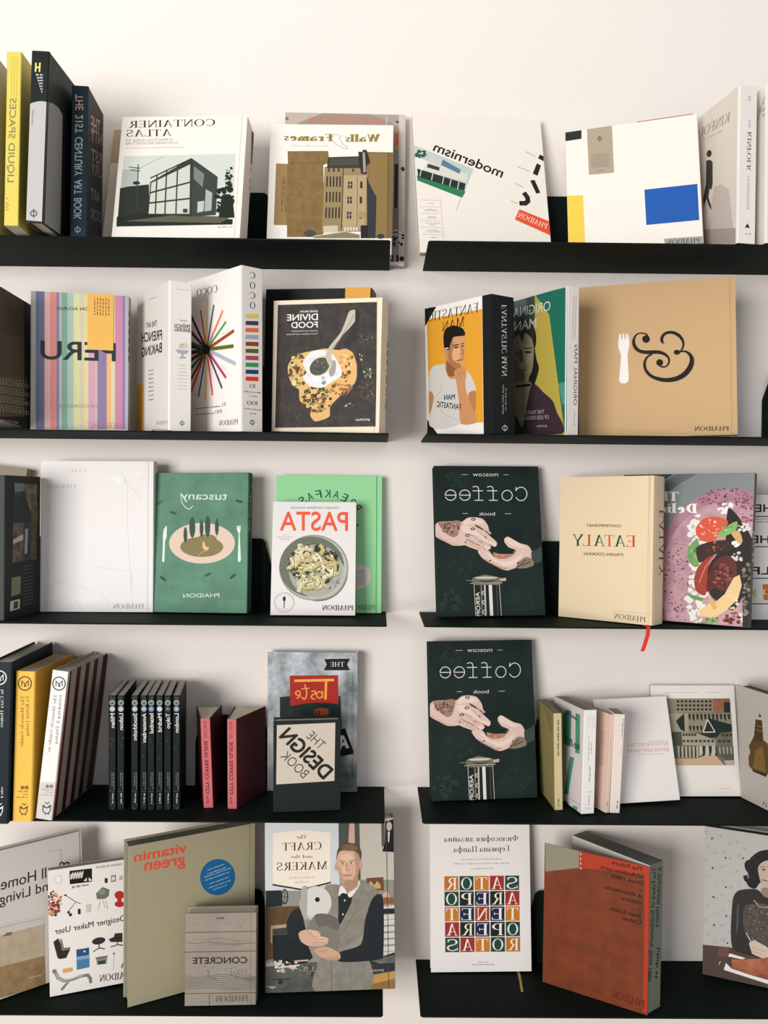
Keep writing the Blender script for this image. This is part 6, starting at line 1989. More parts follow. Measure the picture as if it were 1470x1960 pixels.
  ('p','#2c312d',[731,1363,777,1363,771,1254,740,1287]),
  ('p','#2c312d',[806,1363,852,1363,846,1254,815,1287]),
  ('p','#2c312d',[882,1363,927,1363,921,1254,890,1287]),
  ('p','#2c312d',[957,1363,1003,1363,996,1254,965,1287]),
  ('p','#26302d',[1127,1519,1593,1388,1596,1246,1370,1226,1280,1136,843,1126,1016,1246]),
  ('l','#d9d2c0',20,[1016,1236,1119,1489,1256,1242,1016,1236]),
  ('p','#4a544a',[391,1226,578,1236,575,985,419,985]),
  ('p','#a59c88',[578,1236,849,1230,1257,1086,1259,965,585,985]),
  ('p','#3a3f37',[591,1086,643,1086,640,1042,588,1042]),
  ('p','#3a3f37',[674,1086,726,1086,723,1042,672,1042]),
  ('p','#3a3f37',[757,1086,809,1086,807,1042,755,1042]),
  ('p','#3a3f37',[840,1086,892,1086,890,1042,838,1042]),
  ('p','#3a3f37',[924,1086,976,1086,973,1042,921,1042]),
  ('p','#3a3f37',[1007,1086,1059,1086,1056,1041,1004,1042]),
  ('p','#3a3f37',[1090,1086,1142,1086,1139,1041,1087,1041]),
  ('p','#3a3f37',[1173,1086,1225,1086,1223,1041,1171,1041]),
  ('p','#3a3f37',[598,1216,640,1216,637,1162,595,1162]),
  ('p','#3a3f37',[656,1216,698,1216,695,1162,653,1162]),
  ('p','#3a3f37',[715,1216,756,1216,753,1162,712,1162]),
  ('p','#3a3f37',[773,1216,815,1216,812,1162,770,1162]),
  ('p','#3a3f37',[831,1216,873,1216,870,1162,828,1162]),
  ('p','#3a3f37',[1389,1210,1441,1210,1438,1154,1386,1154]),
  ('p','#3a3f37',[1309,1086,1365,1086,1362,1037,1306,1037]),
  ('p','#3a3f37',[1469,1210,1521,1210,1517,1154,1465,1154]),
  ('p','#3a3f37',[1400,1086,1456,1086,1453,1037,1397,1037]),
  ('p','#3a3f37',[1548,1210,1600,1210,1596,1154,1544,1154]),
  ('p','#3a3f37',[1492,1086,1548,1086,1545,1037,1489,1037]),
  ('p','#c9a888',[374,726,861,726,1179,845,1412,594,367,595]),
  ('p','#b3aa98',[480,965,526,965,517,736,480,736]),
  ('p','#3a3f37',[526,965,555,965,548,766,517,736]),
  ('p','#b3aa98',[555,965,601,965,592,736,555,736]),
  ('p','#3a3f37',[601,965,630,965,623,766,592,736]),
  ('p','#b3aa98',[630,965,676,965,667,736,629,736]),
  ('p','#3a3f37',[676,965,705,965,697,766,667,736]),
  ('p','#b3aa98',[705,965,750,965,741,736,704,736]),
  ('p','#3a3f37',[750,965,779,965,772,766,741,736]),
  ('p','#b3aa98',[779,965,825,965,816,736,779,736]),
  ('p','#3a3f37',[825,965,854,965,847,766,816,736]),
  ('p','#b3aa98',[854,965,900,965,891,736,853,736]),
  ('p','#3a3f37',[900,965,929,965,921,766,891,736]),
  ('p','#c3b9a5',[917,969,979,969,987,825,905,766]),
  ('p','#2c312d',[979,965,1041,965,1010,785,984,766]),
  ('p','#c3b9a5',[1046,969,1108,969,1116,825,1033,766]),
  ('p','#2c312d',[1108,965,1170,965,1138,785,1112,765]),
  ('p','#c3b9a5',[1174,969,1237,969,1245,825,1162,765]),
  ('p','#2c312d',[1237,965,1299,965,1267,785,1241,765]),
  ('p','#555a4c',[1249,965,1603,965,1602,705,1440,696,1261,825]),
  ('p','#b3aa98',[1398,686,1610,694,1609,594,1433,594]),
  ('p','#a59c88',[1311,955,1348,955,1343,805,1315,825]),
  ('p','#a59c88',[1386,955,1423,955,1418,805,1390,825]),
  ('p','#a59c88',[1461,955,1498,955,1492,805,1465,825]),
  ('p','#a59c88',[1535,955,1573,955,1567,805,1539,825]),
 ],
 ('n8', 'front'): [
  ('e','#2a2622',[620,1785,36,9,-1,-20]),
  ('l','#2a2622',12,[600,1836,626,1803]),
  ('p','#5a4426',[500,1690,672,1715,691,1344,810,1299,814,767,733,642,370,664,272,715,272,898,328,996,290,1107,367,1231,443,1353]),
  ('p','#7a5d30',[478,1082,672,1219,737,722,386,710]),
  ('p','#4a3820',[500,1690,672,1715,675,1299,438,1251]),
  ('l','#8d7040',16,[496,1489,670,1497]),
  ('l','#8d7040',14,[508,1572,666,1585]),
  ('p','#33281a',[370,674,731,711,733,642,374,635]),
  ('l','#2a2018',10,[565,967,576,911]),
  ('l','#3a3632',16,[621,64,674,153]),
  ('l','#3a3632',12,[720,140,690,69,744,69]),
 ],
 ('p1', 'front'): [
  ('p','#c9b9a4~#b8a488~30',[1018,1179,1819,1144,1804,537,1004,590]),
  ('p','#a88a64~#8f7350~50',[462,643,1804,537,1810,-37,449,67]),
  ('p','#ccbfae',[475,1201,1018,1179,1003,551,462,604]),
  ('p','#d3cec6',[480,1432,1823,1327,1819,1144,1018,1179,475,1201]),
  ('l','#a89f92',10,[838,1336,1802,1262]),
  ('l','#a89f92',8,[1017,1140,1004,590]),
  ('p','#8a6a5f',[1064,1145,1130,1193,1233,1180,1213,1126]),
  ('l','#a5a09a',8,[2151,2484,2155,2238]),
  ('l','#a5a09a',8,[1931,2484,2151,2484]),
  ('e','#2a2d2a',[2164,2190,48,-13,-1,-49]),
  ('e','#dcd6cf',[2164,2186,26,-7,-1,-27]),
  ('t','#2a2d2e','s','Small Homes',[2301,2011,-1347,3,5,201]),
  ('t','#2a2d2e','s','Grand Living',[2275,1765,-1252,-16,4,185]),
  ('l','#d8cbb8',10,[1504,215,1737,193]),
  ('l','#8a8f8a',15,[2515,2739,2491,-73]),
 ],
 ('p2', 'front'): [
  ('t','#3f3c39','s','DESIGN MUSEUM',[1330,2220,-460,6,1,40]),
  ('p','#171918',[385,2256,787,2242,782,1993,386,2006]),
  ('p','#d3cfc8',[399,2182,457,2233,428,2098,397,2093]),
  ('p','#d3cfc8',[444,2181,503,2232,473,2097,443,2092]),
  ('p','#d3cfc8',[490,2180,548,2231,519,2096,489,2091]),
  ('p','#d3cfc8',[536,2179,594,2230,565,2095,534,2089]),
  ('p','#d3cfc8',[582,2178,640,2229,611,2093,580,2088]),
  ('p','#dcd7d0',[635,2026,704,2135,779,2043,769,2009]),
  ('l','#171918',32,[706,2245,709,2004]),
  ('l','#171918',28,[708,2124,626,2043]),
  ('l','#171918',28,[708,2124,783,2042]),
  ('k','#55514d',[720,1933,-306,-11,1,44]),
  ('e','#cfc9c3',[180,2127,72,-11,-1,-79]),
  ('e','#ebe5df',[180,2127,56,-9,-1,-63]),
  ('b',['#7a3a2c','#c4936d','#a5322a','#5a4030','#d8b088','#3f3a2c'],[98,1697,141,-23,-4,-226],90,0.133,0.32,0.65),
  ('l','#3f3c39',10,[298,1822,485,1662,570,1614]),
  ('l','#3f3c39',10,[485,1662,359,1515]),
  ('e','#23211f',[386,1441,28,-5,-1,-30]),
  ('e','#23211f',[352,1492,23,-4,0,-24]),
  ('e','#23211f',[301,1817,26,-4,0,-14]),
  ('p','#2a2826',[520,1527,568,1519,566,1420,519,1428]),
  ('p','#c9c3bb',[665,1582,767,1585,749,1429,672,1432]),
  ('p','#6d7263',[851,1761,970,1863,1095,1792,1083,1674,1014,1635,869,1649]),
  ('e','#858a7a',[958,1774,66,-11,-1,-52]),
  ('l','#a39d96',8,[926,1619,884,1446]),
  ('l','#a39d96',8,[1023,1603,1058,1437]),
  ('l','#a39d96',8,[965,1633,1010,1465]),
  ('e','#b0302a',[1278,1662,88,-14,-2,-76]),
  ('e','#b0302a',[1275,1491,88,-15,-1,-56]),
  ('p','#b0302a',[1229,1630,1317,1615,1305,1496,1246,1506]),
  ('p','#2a2826',[1016,2022,1066,2014,1064,1926,1014,1934]),
  ('p','#55514d',[1133,2052,1216,2051,1213,1934,1131,1931]),
  ('p','#dcd6cf',[1145,2034,1204,2033,1202,1952,1143,1950]),
  ('k','#2a2826',[1345,1995,-63,-2,1,24]),
  ('k','#2a2826',[1344,1954,-69,-1,1,24]),
  ('t','#2a2826','s','Designer Maker User',[1366,1163,-1265,-37,2,107]),
  ('p','#2f2d28',[77,993,162,1046,234,847,366,843,365,794,296,659,184,660,147,687]),
  ('p','#8a7a68',[190,1032,227,1005,262,832,356,835,356,801,224,806]),
  ('p','#2c4f7d',[480,778,705,775,706,414,481,404]),
  ('p','#7fa3c3',[482,644,707,642,709,572,481,585]),
  ('p','#4a7aa5',[481,585,709,572,706,414,481,404]),
  ('e','#d0dce6',[624,720,19,-3,0,-20]),
  ('p','#d8a05c',[233,465,406,465,401,394,239,391]),
  ('e','#2f2f2d',[882,868,118,5,12,-64]),
  ('l','#2f2f2d',14,[887,827,885,718]),
  ('l','#2f2f2d',16,[782,687,889,737,985,700]),
  ('p','#2f2f2d',[1063,866,1165,897,1176,956,1314,941,1311,771,1104,808]),
  ('l','#2f2f2d',14,[1221,787,1220,727]),
  ('l','#2f2f2d',16,[1102,719,1239,734,1317,706]),
  ('p','#7d8480',[828,570,1031,566,1009,417,845,428]),
  ('p','#3a3f3c',[862,494,1001,488,990,427,868,433]),
  ('l','#3a3f3c',12,[818,552,1041,556]),
  ('l','#b3ada6',6,[1154,579,1136,283]),
  ('e','#3f3c39',[1154,583,19,-4,0,-12]),
  ('l','#2a2826',16,[1310,370,1289,284]),
  ('l','#777a76',51,[96,442,150,315,252,246,402,246,555,276,669,273,716,205,724,125]),
  ('l','#c3c4c0',18,[105,431,159,303,252,256,403,262,593,284]),
  ('l','#777a76',43,[327,222,202,90]),
  ('e','#777a76',[86,452,37,-7,-1,-39]),
  ('l','#c3c4c0',12,[250,178,327,231]),
  ('t','#3f3c39','f','PHAIDON',[1520,70,-634,39,3,123]),
 ],
 ('p3', 'front'): [
  ('t','#e2543a','r','vitamin',[1090,2647,-995,4,-1,140]),
  ('t','#e2543a','r','green',[1064,2420,-774,26,-1,140]),
  ('l','#7f7a62',13,[2387,2935,2403,1227]),
 ],
 ('p3', 'front:sticker'): [
  ('e','#1f6598',[1694,2043,324,-181,-122,-303]),
  ('k','#cfdbe0',[1815,2260,-323,-48,0,23]),
  ('k','#cfdbe0',[1858,2189,-378,-55,0,23]),
  ('k','#cfdbe0',[1956,2159,-542,-78,0,23]),
  ('k','#cfdbe0',[1934,2091,-500,-71,0,23]),
  ('k','#cfdbe0',[1913,1991,-394,-55,0,23]),
  ('k','#cfdbe0',[1950,1922,-456,-63,0,23]),
  ('k','#cfdbe0',[1870,1845,-277,-38,0,23]),
 ],
 ('p4', 'front'): [
  ('l','#4a463f',12,[-10,1333,1306,1335]),
  ('l','#4a463f',12,[-6,977,1308,978]),
  ('l','#4a463f',12,[1,223,1314,221]),
  ('l','#4a463f',10,[453,207,451,4]),
  ('l','#7d776c',10,[1205,1658,1211,-1]),
  ('l','#5a554b',7,[-8,1153,49,1146,106,1139,163,1136,220,1135,277,1136,334,1140,391,1144,448,1146,506,1147,563,1145,620,1140,677,1133,734,1125,792,1118,849,1113,906,1111,964,1111,1021,1114,1078,1117,1135,1121,1193,1123,1250,1122,1307,1119]),
  ('l','#5a554b',5,[315,1201,347,1197,379,1195,412,1196,444,1198,477,1201,509,1206,541,1210,574,1214,606,1217,638,1218,671,1216,703,1213,736,1208,768,1201,801,1193,833,1186,866,1179,898,1174,931,1170,963,1168,996,1168,1028,1171,1061,1174]),
  ('l','#5a554b',6,[472,1107,496,1110,520,1114,544,1118,568,1120,592,1118,615,1114,639,1107,663,1100,687,1095,711,1093,735,1094,759,1097,783,1102,807,1105,831,1105,855,1102,879,1096,903,1089,927,1083,951,1079,974,1078,998,1081,1022,1085]),
  ('l','#5a554b',7,[-2,553,55,540,112,528,169,519,226,514,283,514,340,518,397,525,454,534,511,544,568,552,625,558,682,560,739,557,796,551,854,540,911,527,968,514,1026,501,1083,490,1140,483,1197,480,1255,482,1312,487]),
  ('l','#5a554b',7,[-2,513,55,502,112,493,169,487,226,485,283,487,340,492,397,500,454,508,511,516,568,522,625,525,682,524,740,519,797,510,854,499,911,487,969,475,1026,464,1083,456,1140,452,1198,452,1255,456,1312,462]),
  ('l','#5a554b',7,[-1,476,56,466,113,460,170,457,227,457,284,461,341,467,398,474,454,481,511,487,569,490,626,490,683,487,740,480,797,470,854,459,912,448,969,438,1026,430,1083,425,1141,423,1198,425,1255,430,1312,437]),
  ('l','#5a554b',7,[-1,440,56,433,113,429,170,428,227,430,284,434,341,440,398,446,455,452,512,455,569,456,626,454,683,448,740,440,797,431,855,421,912,411,969,403,1026,397,1084,395,1141,395,1198,398,1255,403,1312,410]),
  ('l','#5a554b',7,[0,406,56,402,113,400,170,400,227,403,284,407,341,412,398,417,455,420,512,421,569,420,626,416,683,410,741,402,798,393,855,384,912,376,969,370,1027,367,1084,366,1141,368,1198,371,1255,376,1313,381]),
  ('l','#5a554b',7,[0,374,57,372,114,371,171,372,228,375,284,379,341,383,398,386,455,387,512,386,569,383,627,378,684,372,741,364,798,356,855,349,912,343,970,339,1027,337,1084,338,1141,340,1198,343,1256,347,1313,351]),
  ('l','#5a554b',7,[0,344,57,342,114,343,171,344,228,347,285,349,342,351,399,352,456,352,513,350,570,346,627,341,684,335,741,328,798,321,855,316,913,312,970,309,1027,309,1084,309,1141,312,1199,314,1256,317,1313,318]),
  ('l','#5a554b',7,[0,314,57,313,114,314,171,315,228,316,285,318,342,318,399,318,456,316,513,313,570,309,627,304,684,299,741,293,799,288,856,284,913,281,970,280,1027,280,1084,281,1142,282,1199,283,1256,284,1313,285]),
  ('l','#5a554b',8,[1312,500,1203,531,1095,620,1143,658]),
  ('l','#5a554b',8,[1296,481,1152,517,1028,606,1073,648]),
  ('l','#5a554b',8,[1281,462,1101,502,961,592,1002,638]),
  ('l','#5a554b',8,[1265,443,1050,488,895,578,932,627]),
  ('l','#5a554b',8,[1249,424,1000,473,828,563,861,617]),
  ('l','#5a554b',8,[596,455,419,545,447,613,398,633]),
  ('b',['#57524a'],[626,1521,551,-9,1,-136],26,0.007,0.018,4.0),
  ('b',['#57524a'],[629,1171,590,-10,1,-116],26,0.007,0.017,5.0),
  ('b',['#57524a'],[633,667,589,-11,0,-48],26,0.007,0.02,12.0),
  ('b',['#57524a'],[638,116,588,-11,1,-77],22,0.007,0.017,7.5),
  ('k','#55514a',[714,1568,-167,3,0,43]),
  ('t','#2a2a26','b','CONCRETE',[1143,759,-1004,4,-1,112]),
  ('t','#55514a','f','PHAIDON',[1158,68,-588,-2,-1,108]),
 ],
 ('p5', 'front'): [
  ('p','#c9cdcc',[-12,3244,1444,3249,1424,1853,6,1893]),
  ('p','#4a4f4a',[1412,3147,1823,3158,1823,2046,1415,2139]),
  ('p','#c9a090',[1622,3132,1717,3135,1724,2727,1598,2751]),
  ('p','#bdb5a8',[1812,3158,2467,3194,2496,2027,1834,2046]),
  ('p','#4f544e',[2234,3127,2297,3125,2303,2671,2240,2652]),
  ('p','#e9dccb',[154,2962,708,3008,1253,2945,1247,2011,703,1893,152,2011]),
  ('t','#2c2823','f','The',[802,2849,-195,1,0,66]),
  ('t','#2c2823','f','CRAFT',[1083,2636,-752,-5,1,144]),
  ('t','#3a352e','f','and the',[915,2485,-418,3,0,57]),
  ('t','#2c2823','f','MAKERS',[1186,2264,-960,-3,1,147]),
  ('l','#b5a795',6,[559,2204,851,2200]),
  ('t','#9a8c7a','f','TRADITION WITH',[950,2099,-486,1,0,37]),
  ('t','#9a8c7a','f','ATTITUDE',[841,2016,-273,-1,0,37]),
  ('l','#23262a',29,[152,2001,703,1893,1251,2011]),
  ('p','#8d8a84',[516,1878,661,1874,660,1609,515,1614]),
  ('p','#23282a',[17,1892,308,1894,328,1599,16,1587]),
  ('l','#23282a',20,[432,1769,427,1717,415,1674,396,1646,373,1636,351,1647,332,1676,320,1720,316,1772,320,1823,333,1867,352,1895,374,1905,397,1894,415,1864,428,1820,432,1769]),
  ('l','#23282a',10,[374,1903,373,1638]),
  ('l','#23282a',10,[320,1772,428,1769]),
  ('p','#6a4f34~#54402c~40',[12,1587,660,1589,657,737,10,596]),
  ('p','#a89878',[109,1240,430,1260,430,1200,140,1178,139,915,108,916]),
  ('p','#3a3f3c',[160,1177,409,1200,419,1088,170,1055]),
  ('p','#1f2526',[139,1056,720,1079,905,628,738,492,159,510]),
  ('p','#5d5f58~#4a4c47~40',[4,475,988,544,985,-41,3,-28]),
  ('b',['#c9b5a8','#b5aca0','#d6cdc2'],[345,484,331,-11,0,-101],26,0.05,0.175,3.2),
  ('l','#c9a59c',28,[552,568,822,580]),
  ('l','#c9b5a8',24,[35,504,304,556]),
  ('l','#d0c8bc',28,[241,457,656,494]),
  ('b',['#2f3230','#8a857c'],[800,389,187,-6,0,-101],36,0.056,0.178,1.8),
  ('l','#2f3230',20,[137,249,468,248]),
  ('e','#2f3230',[292,194,50,-2,0,-48]),
  ('p','#a8a498',[13,133,220,116,137,68]),
  ('p','#6a4a34',[1939,2074,2265,2085,2273,1829,1948,1879]),
  ('p','#c9a060',[1959,1940,2023,2020,2085,1936,2149,2017,2211,1933,2211,1871,1959,1889]),
  ('p','#8a5a3c',[2272,1706,2461,1700,2460,1577,2271,1583]),
  ('p','#c9a590',[2252,1768,2336,1827,2398,1702,2251,1706]),
  ('p','#c9c5bd',[2260,1542,2481,1552,2480,1462,2259,1452]),
  ('p','#c9c5bd',[2258,1379,2479,1389,2478,1299,2257,1289]),
  ('p','#c9c5bd',[2257,1277,2478,1287,2477,1197,2256,1187]),
  ('p','#c9c5bd',[2256,1154,2476,1164,2475,1074,2255,1065]),
  ('p','#c9c5bd',[2254,1032,2475,1042,2474,952,2253,943]),
  ('p','#c9c5bd',[2253,910,2473,920,2472,830,2252,821]),
  ('p','#c9c5bd',[2252,788,2472,797,2471,708,2251,699]),
  ('p','#c9c5bd',[2251,687,2471,696,2470,606,2250,597]),
  ('p','#26292a',[2259,1491,2480,1495,2479,1393,2258,1399]),
  ('p','#2f3434',[1967,533,2481,679,2477,334,1985,269]),
  ('l','#8a8f8c',10,[1988,553,2470,608]),
  ('l','#8a8f8c',10,[2030,535,2470,580]),
  ('l','#8a8f8c',10,[2071,518,2469,552]),
  ('l','#8a8f8c',10,[2113,500,2469,523]),
  ('l','#8a8f8c',10,[2155,483,2469,495]),
  ('p','#b98f4a',[1985,249,2477,324,2476,192,1994,87]),
  ('p','#8a6a3c',[1994,87,2476,182,2474,-10,2004,-14]),
  ('p','#17191c',[2308,3125,2467,3173,2471,2553,2249,2569,2304,2732]),
  ('e','#b9a598',[2387,3040,55,-1,-1,-87]),
  ('p','#c9c3ba',[2359,2938,2401,2937,2384,2730,2363,2752]),
  ('q','#24282b',[410,1271,514,1491,660,1538,742,1281,762,1098,637,940,450,1027]),
  ('q','#8e887c~#7d776c~60',[1142,1942,1445,1954,1580,1807,1622,1765,1706,1845,1834,2025,2147,1853,2040,1610,1911,1308,1825,1005,1447,732,1967,553,1993,6,933,1,1029,563,1238,718,1408,1119,1368,1405,1243,1470]),
  ('q','#24282b',[1413,1812,1643,1805,1642,1622,1408,1200,1400,1527]),
  ('q','#24282b',[2040,1671,2167,1770,2261,1645,2251,687,2155,547,1425,530,1426,713,1823,842,1911,1308]),
  ('q','#e3ddd5',[1402,1751,1445,1954,1580,1797,1476,1810]),
  ('q','#e3ddd5',[1580,1797,1781,2027,1802,1944,1642,1724]),
  ('e','#d8d2c8',[1521,1670,15,0,0,-20]),
  ('e','#d8d2c8',[1483,1412,15,0,0,-20]),
  ('l','#6f6a60',10,[1438,1017,1703,1416,1875,1922]),
  ('q','#b9977f',[1457,2097,1708,2049,1771,2048,1770,1925,1601,1827,1466,1954]),
  ('q','#cda78e',[1371,2407,1397,2591,1503,2660,1713,2604,1817,2498,1815,2293,1782,2129,1708,2029,1624,1994,1519,2009,1436,2118,1385,2263]),
  ('q','#b08a72',[1712,2583,1817,2498,1815,2293,1782,2129,1708,2029,1666,2020,1741,2212]),
  ('e','#c09a82',[1360,2305,29,-1,-1,-74]),
  ('e','#c09a82',[1830,2323,29,-1,-1,-78]),
  ('q','#dcb79e',[1439,2508,1607,2545,1690,2460,1627,2400,1501,2404]),
  ('q','#b8927a',[1385,2304,1437,2262,1478,2097,1561,2023,1498,2024,1426,2129]),
  ('q','#dcb79e',[1490,2301,1553,2300,1562,2197,1499,2178]),
  ('q','#a9866e',[1551,2054,1708,2049,1782,2129,1760,1945,1601,1837,1498,1953]),
  ('q','#5a4634',[1365,2407,1387,2612,1482,2723,1630,2744,1776,2695,1849,2559,1827,2415,1796,2519,1712,2587,1482,2606,1401,2550]),
  ('q','#765c44',[1482,2692,1630,2729,1776,2653,1713,2593,1503,2613]),
  ('l','#7a5c46',12,[1428,2397,1532,2403]),
  ('l','#7a5c46',12,[1606,2409,1711,2410]),
  ('e','#e3d8cc',[1484,2361,40,-1,0,-16]),
  ('e','#e3d8cc',[1654,2371,40,-1,0,-16]),
  ('e','#4a4540',[1486,2361,19,-1,0,-16]),
  ('e','#4a4540',[1652,2371,19,-1,0,-16]),
  ('l','#a07a62',16,[1564,2361,1552,2238,1600,2233]),
  ('l','#95604f',18,[1489,2137,1650,2137]),
  ('e','#b9b4ac',[963,1631,298,-71,-71,-316]),
  ('e','#d0ccc5',[986,1651,271,-55,-54,-289]),
  ('e','#1f2324',[998,1701,46,-1,0,-45]),
  ('q','#a8a39a',[682,1833,724,1954,808,1911,784,1321,681,1507]),
  ('q','#7b766c',[804,1158,951,1418,1160,1432,1347,1345,1419,1200,1363,735,1073,845,1053,1110]),
  ('q','#69645b',[951,1418,1160,1432,1347,1345,1419,1200,1366,1120,1158,1208,1012,1192]),
  ('q','#cda78e',[637,1082,721,1140,866,1146,1012,1111,1063,1008,990,1000,1178,984,1202,912,1156,863,989,838,802,854,678,939]),
  ('q','#d8b29a',[887,1125,991,1091,1053,1018,1011,989,928,1032]),
  ('q','#d8b29a',[990,1010,1115,1006,1198,973,1188,933,1073,936,969,960]),
  ('q','#d2ab92',[959,950,1094,930,1188,913,1167,871,1052,874,938,906]),
  ('q','#c9a189',[907,895,1031,875,1125,872,1093,834,969,832,865,856]),
  ('l','#a87f68',10,[804,1117,823,1101,850,1077,880,1052,907,1033,931,1020,955,1011,976,1005,990,1000]),
  ('l','#a87f68',10,[949,971,1177,954]),
  ('l','#a87f68',10,[927,911,1156,893]),
  ('q','#c69f86',[927,749,989,797,1156,822,1322,756,1426,672,1414,581,1237,567,1071,623]),
  ('q','#b88f78',[988,666,1155,620,1363,634,1415,591,1237,567,1071,618]),
  ('l','#a87f68',10,[958,768,978,763,1007,755,1040,748,1072,744,1105,746,1142,751,1174,756,1197,760]),
  ('l','#a87f68',10,[989,726,1176,720]),
  ('l','#67625a',10,[1258,515,1255,11]),
  ('l','#7d786e',8,[1612,524,1612,-1]),
  ('t','#b9b5ac','s','gestalten',[2254,341,-278,-15,0,49]),
  ('l','#4a463f',10,[2330,3187,2348,-6]),
 ],
 ('q1', 'front'): [
  ('t','#33302d','f','Философия дизайна',[1772,2532,-1497,-5,1,111]),
  ('t','#33302d','f','Германа Цапфа',[1593,2333,-1131,-12,1,111]),
  ('k','#a59f99',[1459,2169,-862,-3,0,30]),
  ('k','#a59f99',[1596,2083,-1136,-1,0,30]),
  ('k','#a59f99',[1259,1990,-455,-9,0,30]),
  ('p','#2a4640',[1501,1855,1782,1853,1778,1572,1497,1575]),
  ('t','#efe6d8','f','S',[1748,1596,-220,2,3,230]),
  ('p','#9a3230',[1196,1855,1477,1852,1473,1572,1192,1574]),
  ('t','#efe6d8','f','A',[1443,1595,-219,2,3,230]),
  ('p','#c0782f',[890,1854,1171,1852,1168,1571,887,1574]),
  ('t','#efe6d8','f','T',[1138,1595,-219,2,3,230]),
  ('p','#24453c',[586,1854,866,1851,863,1571,583,1573]),
  ('t','#efe6d8','f','O',[833,1594,-219,2,2,230]),
  ('p','#b96f2a',[281,1853,561,1851,559,1570,279,1573]),
  ('t','#efe6d8','f','R',[528,1594,-219,2,2,229]),
  ('p','#9a3230',[1502,1556,1783,1554,1779,1274,1498,1276]),
  ('t','#efe6d8','f','A',[1748,1297,-219,2,3,229]),
  ('p','#20261f',[1197,1556,1478,1553,1474,1273,1193,1276]),
  ('t','#efe6d8','f','R',[1443,1297,-219,2,3,229]),
  ('p','#1f2847',[892,1556,1173,1553,1169,1273,889,1276]),
  ('t','#efe6d8','f','E',[1139,1297,-219,2,3,229]),
  ('p','#1f2622',[588,1555,868,1553,865,1273,585,1276]),
  ('t','#efe6d8','f','P',[835,1296,-219,2,2,229]),
  ('p','#24453c',[283,1555,563,1552,561,1273,281,1275]),
  ('t','#efe6d8','f','O',[530,1296,-219,2,2,229]),
  ('p','#c0782f',[1503,1258,1783,1256,1779,976,1499,979]),
  ('t','#efe6d8','f','T',[1749,1000,-219,2,3,229]),
  ('p','#1f2847',[1198,1258,1478,1255,1475,976,1195,979]),
  ('t','#efe6d8','f','E',[1444,1000,-219,2,3,228]),
  ('p','#a03a2c',[894,1258,1174,1255,1171,976,891,979]),
  ('t','#efe6d8','f','N',[1140,999,-219,2,3,228]),
  ('p','#1f2847',[590,1258,870,1255,867,976,587,978]),
  ('t','#efe6d8','f','E',[836,999,-219,2,2,228]),
  ('p','#c0782f',[286,1257,565,1255,563,976,283,978]),
  ('t','#efe6d8','f','T',[532,999,-218,2,2,228]),
  ('p','#24453c',[1503,961,1784,958,1780,680,1500,682]),
  ('t','#efe6d8','f','O',[1749,703,-219,2,3,228]),
  ('p','#1f2622',[1199,961,1479,958,1476,679,1196,682]),
  ('t','#efe6d8','f','P',[1445,703,-219,2,3,228]),
  ('p','#1f2847',[895,961,1175,958,1172,679,892,682]),
  ('t','#efe6d8','f','E',[1142,703,-218,2,3,228]),
  ('p','#20261f',[592,960,871,958,868,679,589,682]),
  ('t','#efe6d8','f','R',[838,703,-218,2,2,228]),
  ('p','#9a3230',[288,960,567,958,565,679,286,682]),
  ('t','#efe6d8','f','A',[535,703,-218,2,2,228]),
  ('p','#b96f2a',[1504,664,1784,662,1780,384,1500,387]),
  ('t','#efe6d8','f','R',[1750,407,-218,2,3,227]),
  ('p','#24453c',[1200,664,1480,662,1476,384,1197,387]),
  ('t','#efe6d8','f','O',[1446,407,-218,2,3,227]),
  ('p','#c0782f',[897,664,1176,661,1173,384,894,387]),
  ('t','#efe6d8','f','T',[1143,407,-218,2,3,227]),
  ('p','#9a3230',[594,664,873,661,870,384,591,387]),
  ('t','#efe6d8','f','A',[840,407,-218,2,2,227]),
  ('p','#2a4640',[290,664,570,661,567,384,288,387]),
  ('t','#efe6d8','f','S',[537,407,-218,2,2,227]),
  ('k','#8d8780',[1134,182,-207,-4,0,17]),
  ('k','#8d8780',[1253,133,-447,1,0,17]),
 ],
 ('q2', 'front'): [
  ('p','#8a8672',[10,2748,689,2744,685,2386,21,2157]),
  ('p','#a8381f',[689,2744,2026,2767,2019,2574,1138,2453,685,2376]),  # top strip of the cover, light from above painted in as brighter orange
  ('p','#a8381f',[1929,2591,2028,2606,2013,41,1942,38]),
  ('p','#c99a88',[711,2698,748,2645,706,2629]),
  ('p','#c99a88',[713,2609,749,2556,708,2540]),
  ('p','#c99a88',[714,2519,751,2467,709,2451]),
  ('p','#c99a88',[716,2430,752,2378,711,2362]),
  ('b',['#8f3a1f','#984224'],[1074,1462,792,214,17,-1000],60,0.007,0.022,0.8),
  ('t','#231513','b','The Future',[1899,2604,-578,3,-1,71]),
  ('t','#231513','b','of Architecture.',[1902,2472,-804,0,-1,71]),
  ('t','#231513','b','Since 1889.',[1903,2355,-610,-2,-1,71]),
  ('t','#231513','b','A Worldwide',[1888,2108,-687,5,-1,71]),
  ('t','#231513','b','History.',[1886,1990,-388,2,-1,71]),
  ('t','#231513','b','Jean-Louis',[1885,1743,-588,-3,-1,71]),
  ('t','#231513','b','Cohen',[1883,1629,-345,-3,-1,71]),
  ('l','#231513',16,[1833,2255,1886,2254]),
  ('l','#231513',16,[1828,1891,1882,1892]),
  ('t','#4a1a12','f','PHAIDON',[1969,124,-589,4,-2,137]),
 ],
 ('q3', 'R'): [
  ('t','#2a302b','b','The Future of Architecture. Since 1889',[191,2633,-94,-2068,-115,33]),
  ('t','#2a302b','b','A Worldwide History.',[363,2606,-79,-1125,-117,31]),
  ('k','#2a302b',[350,1105,-77,-568,-89,28]),
 ],
 ('q4', 'front'): [
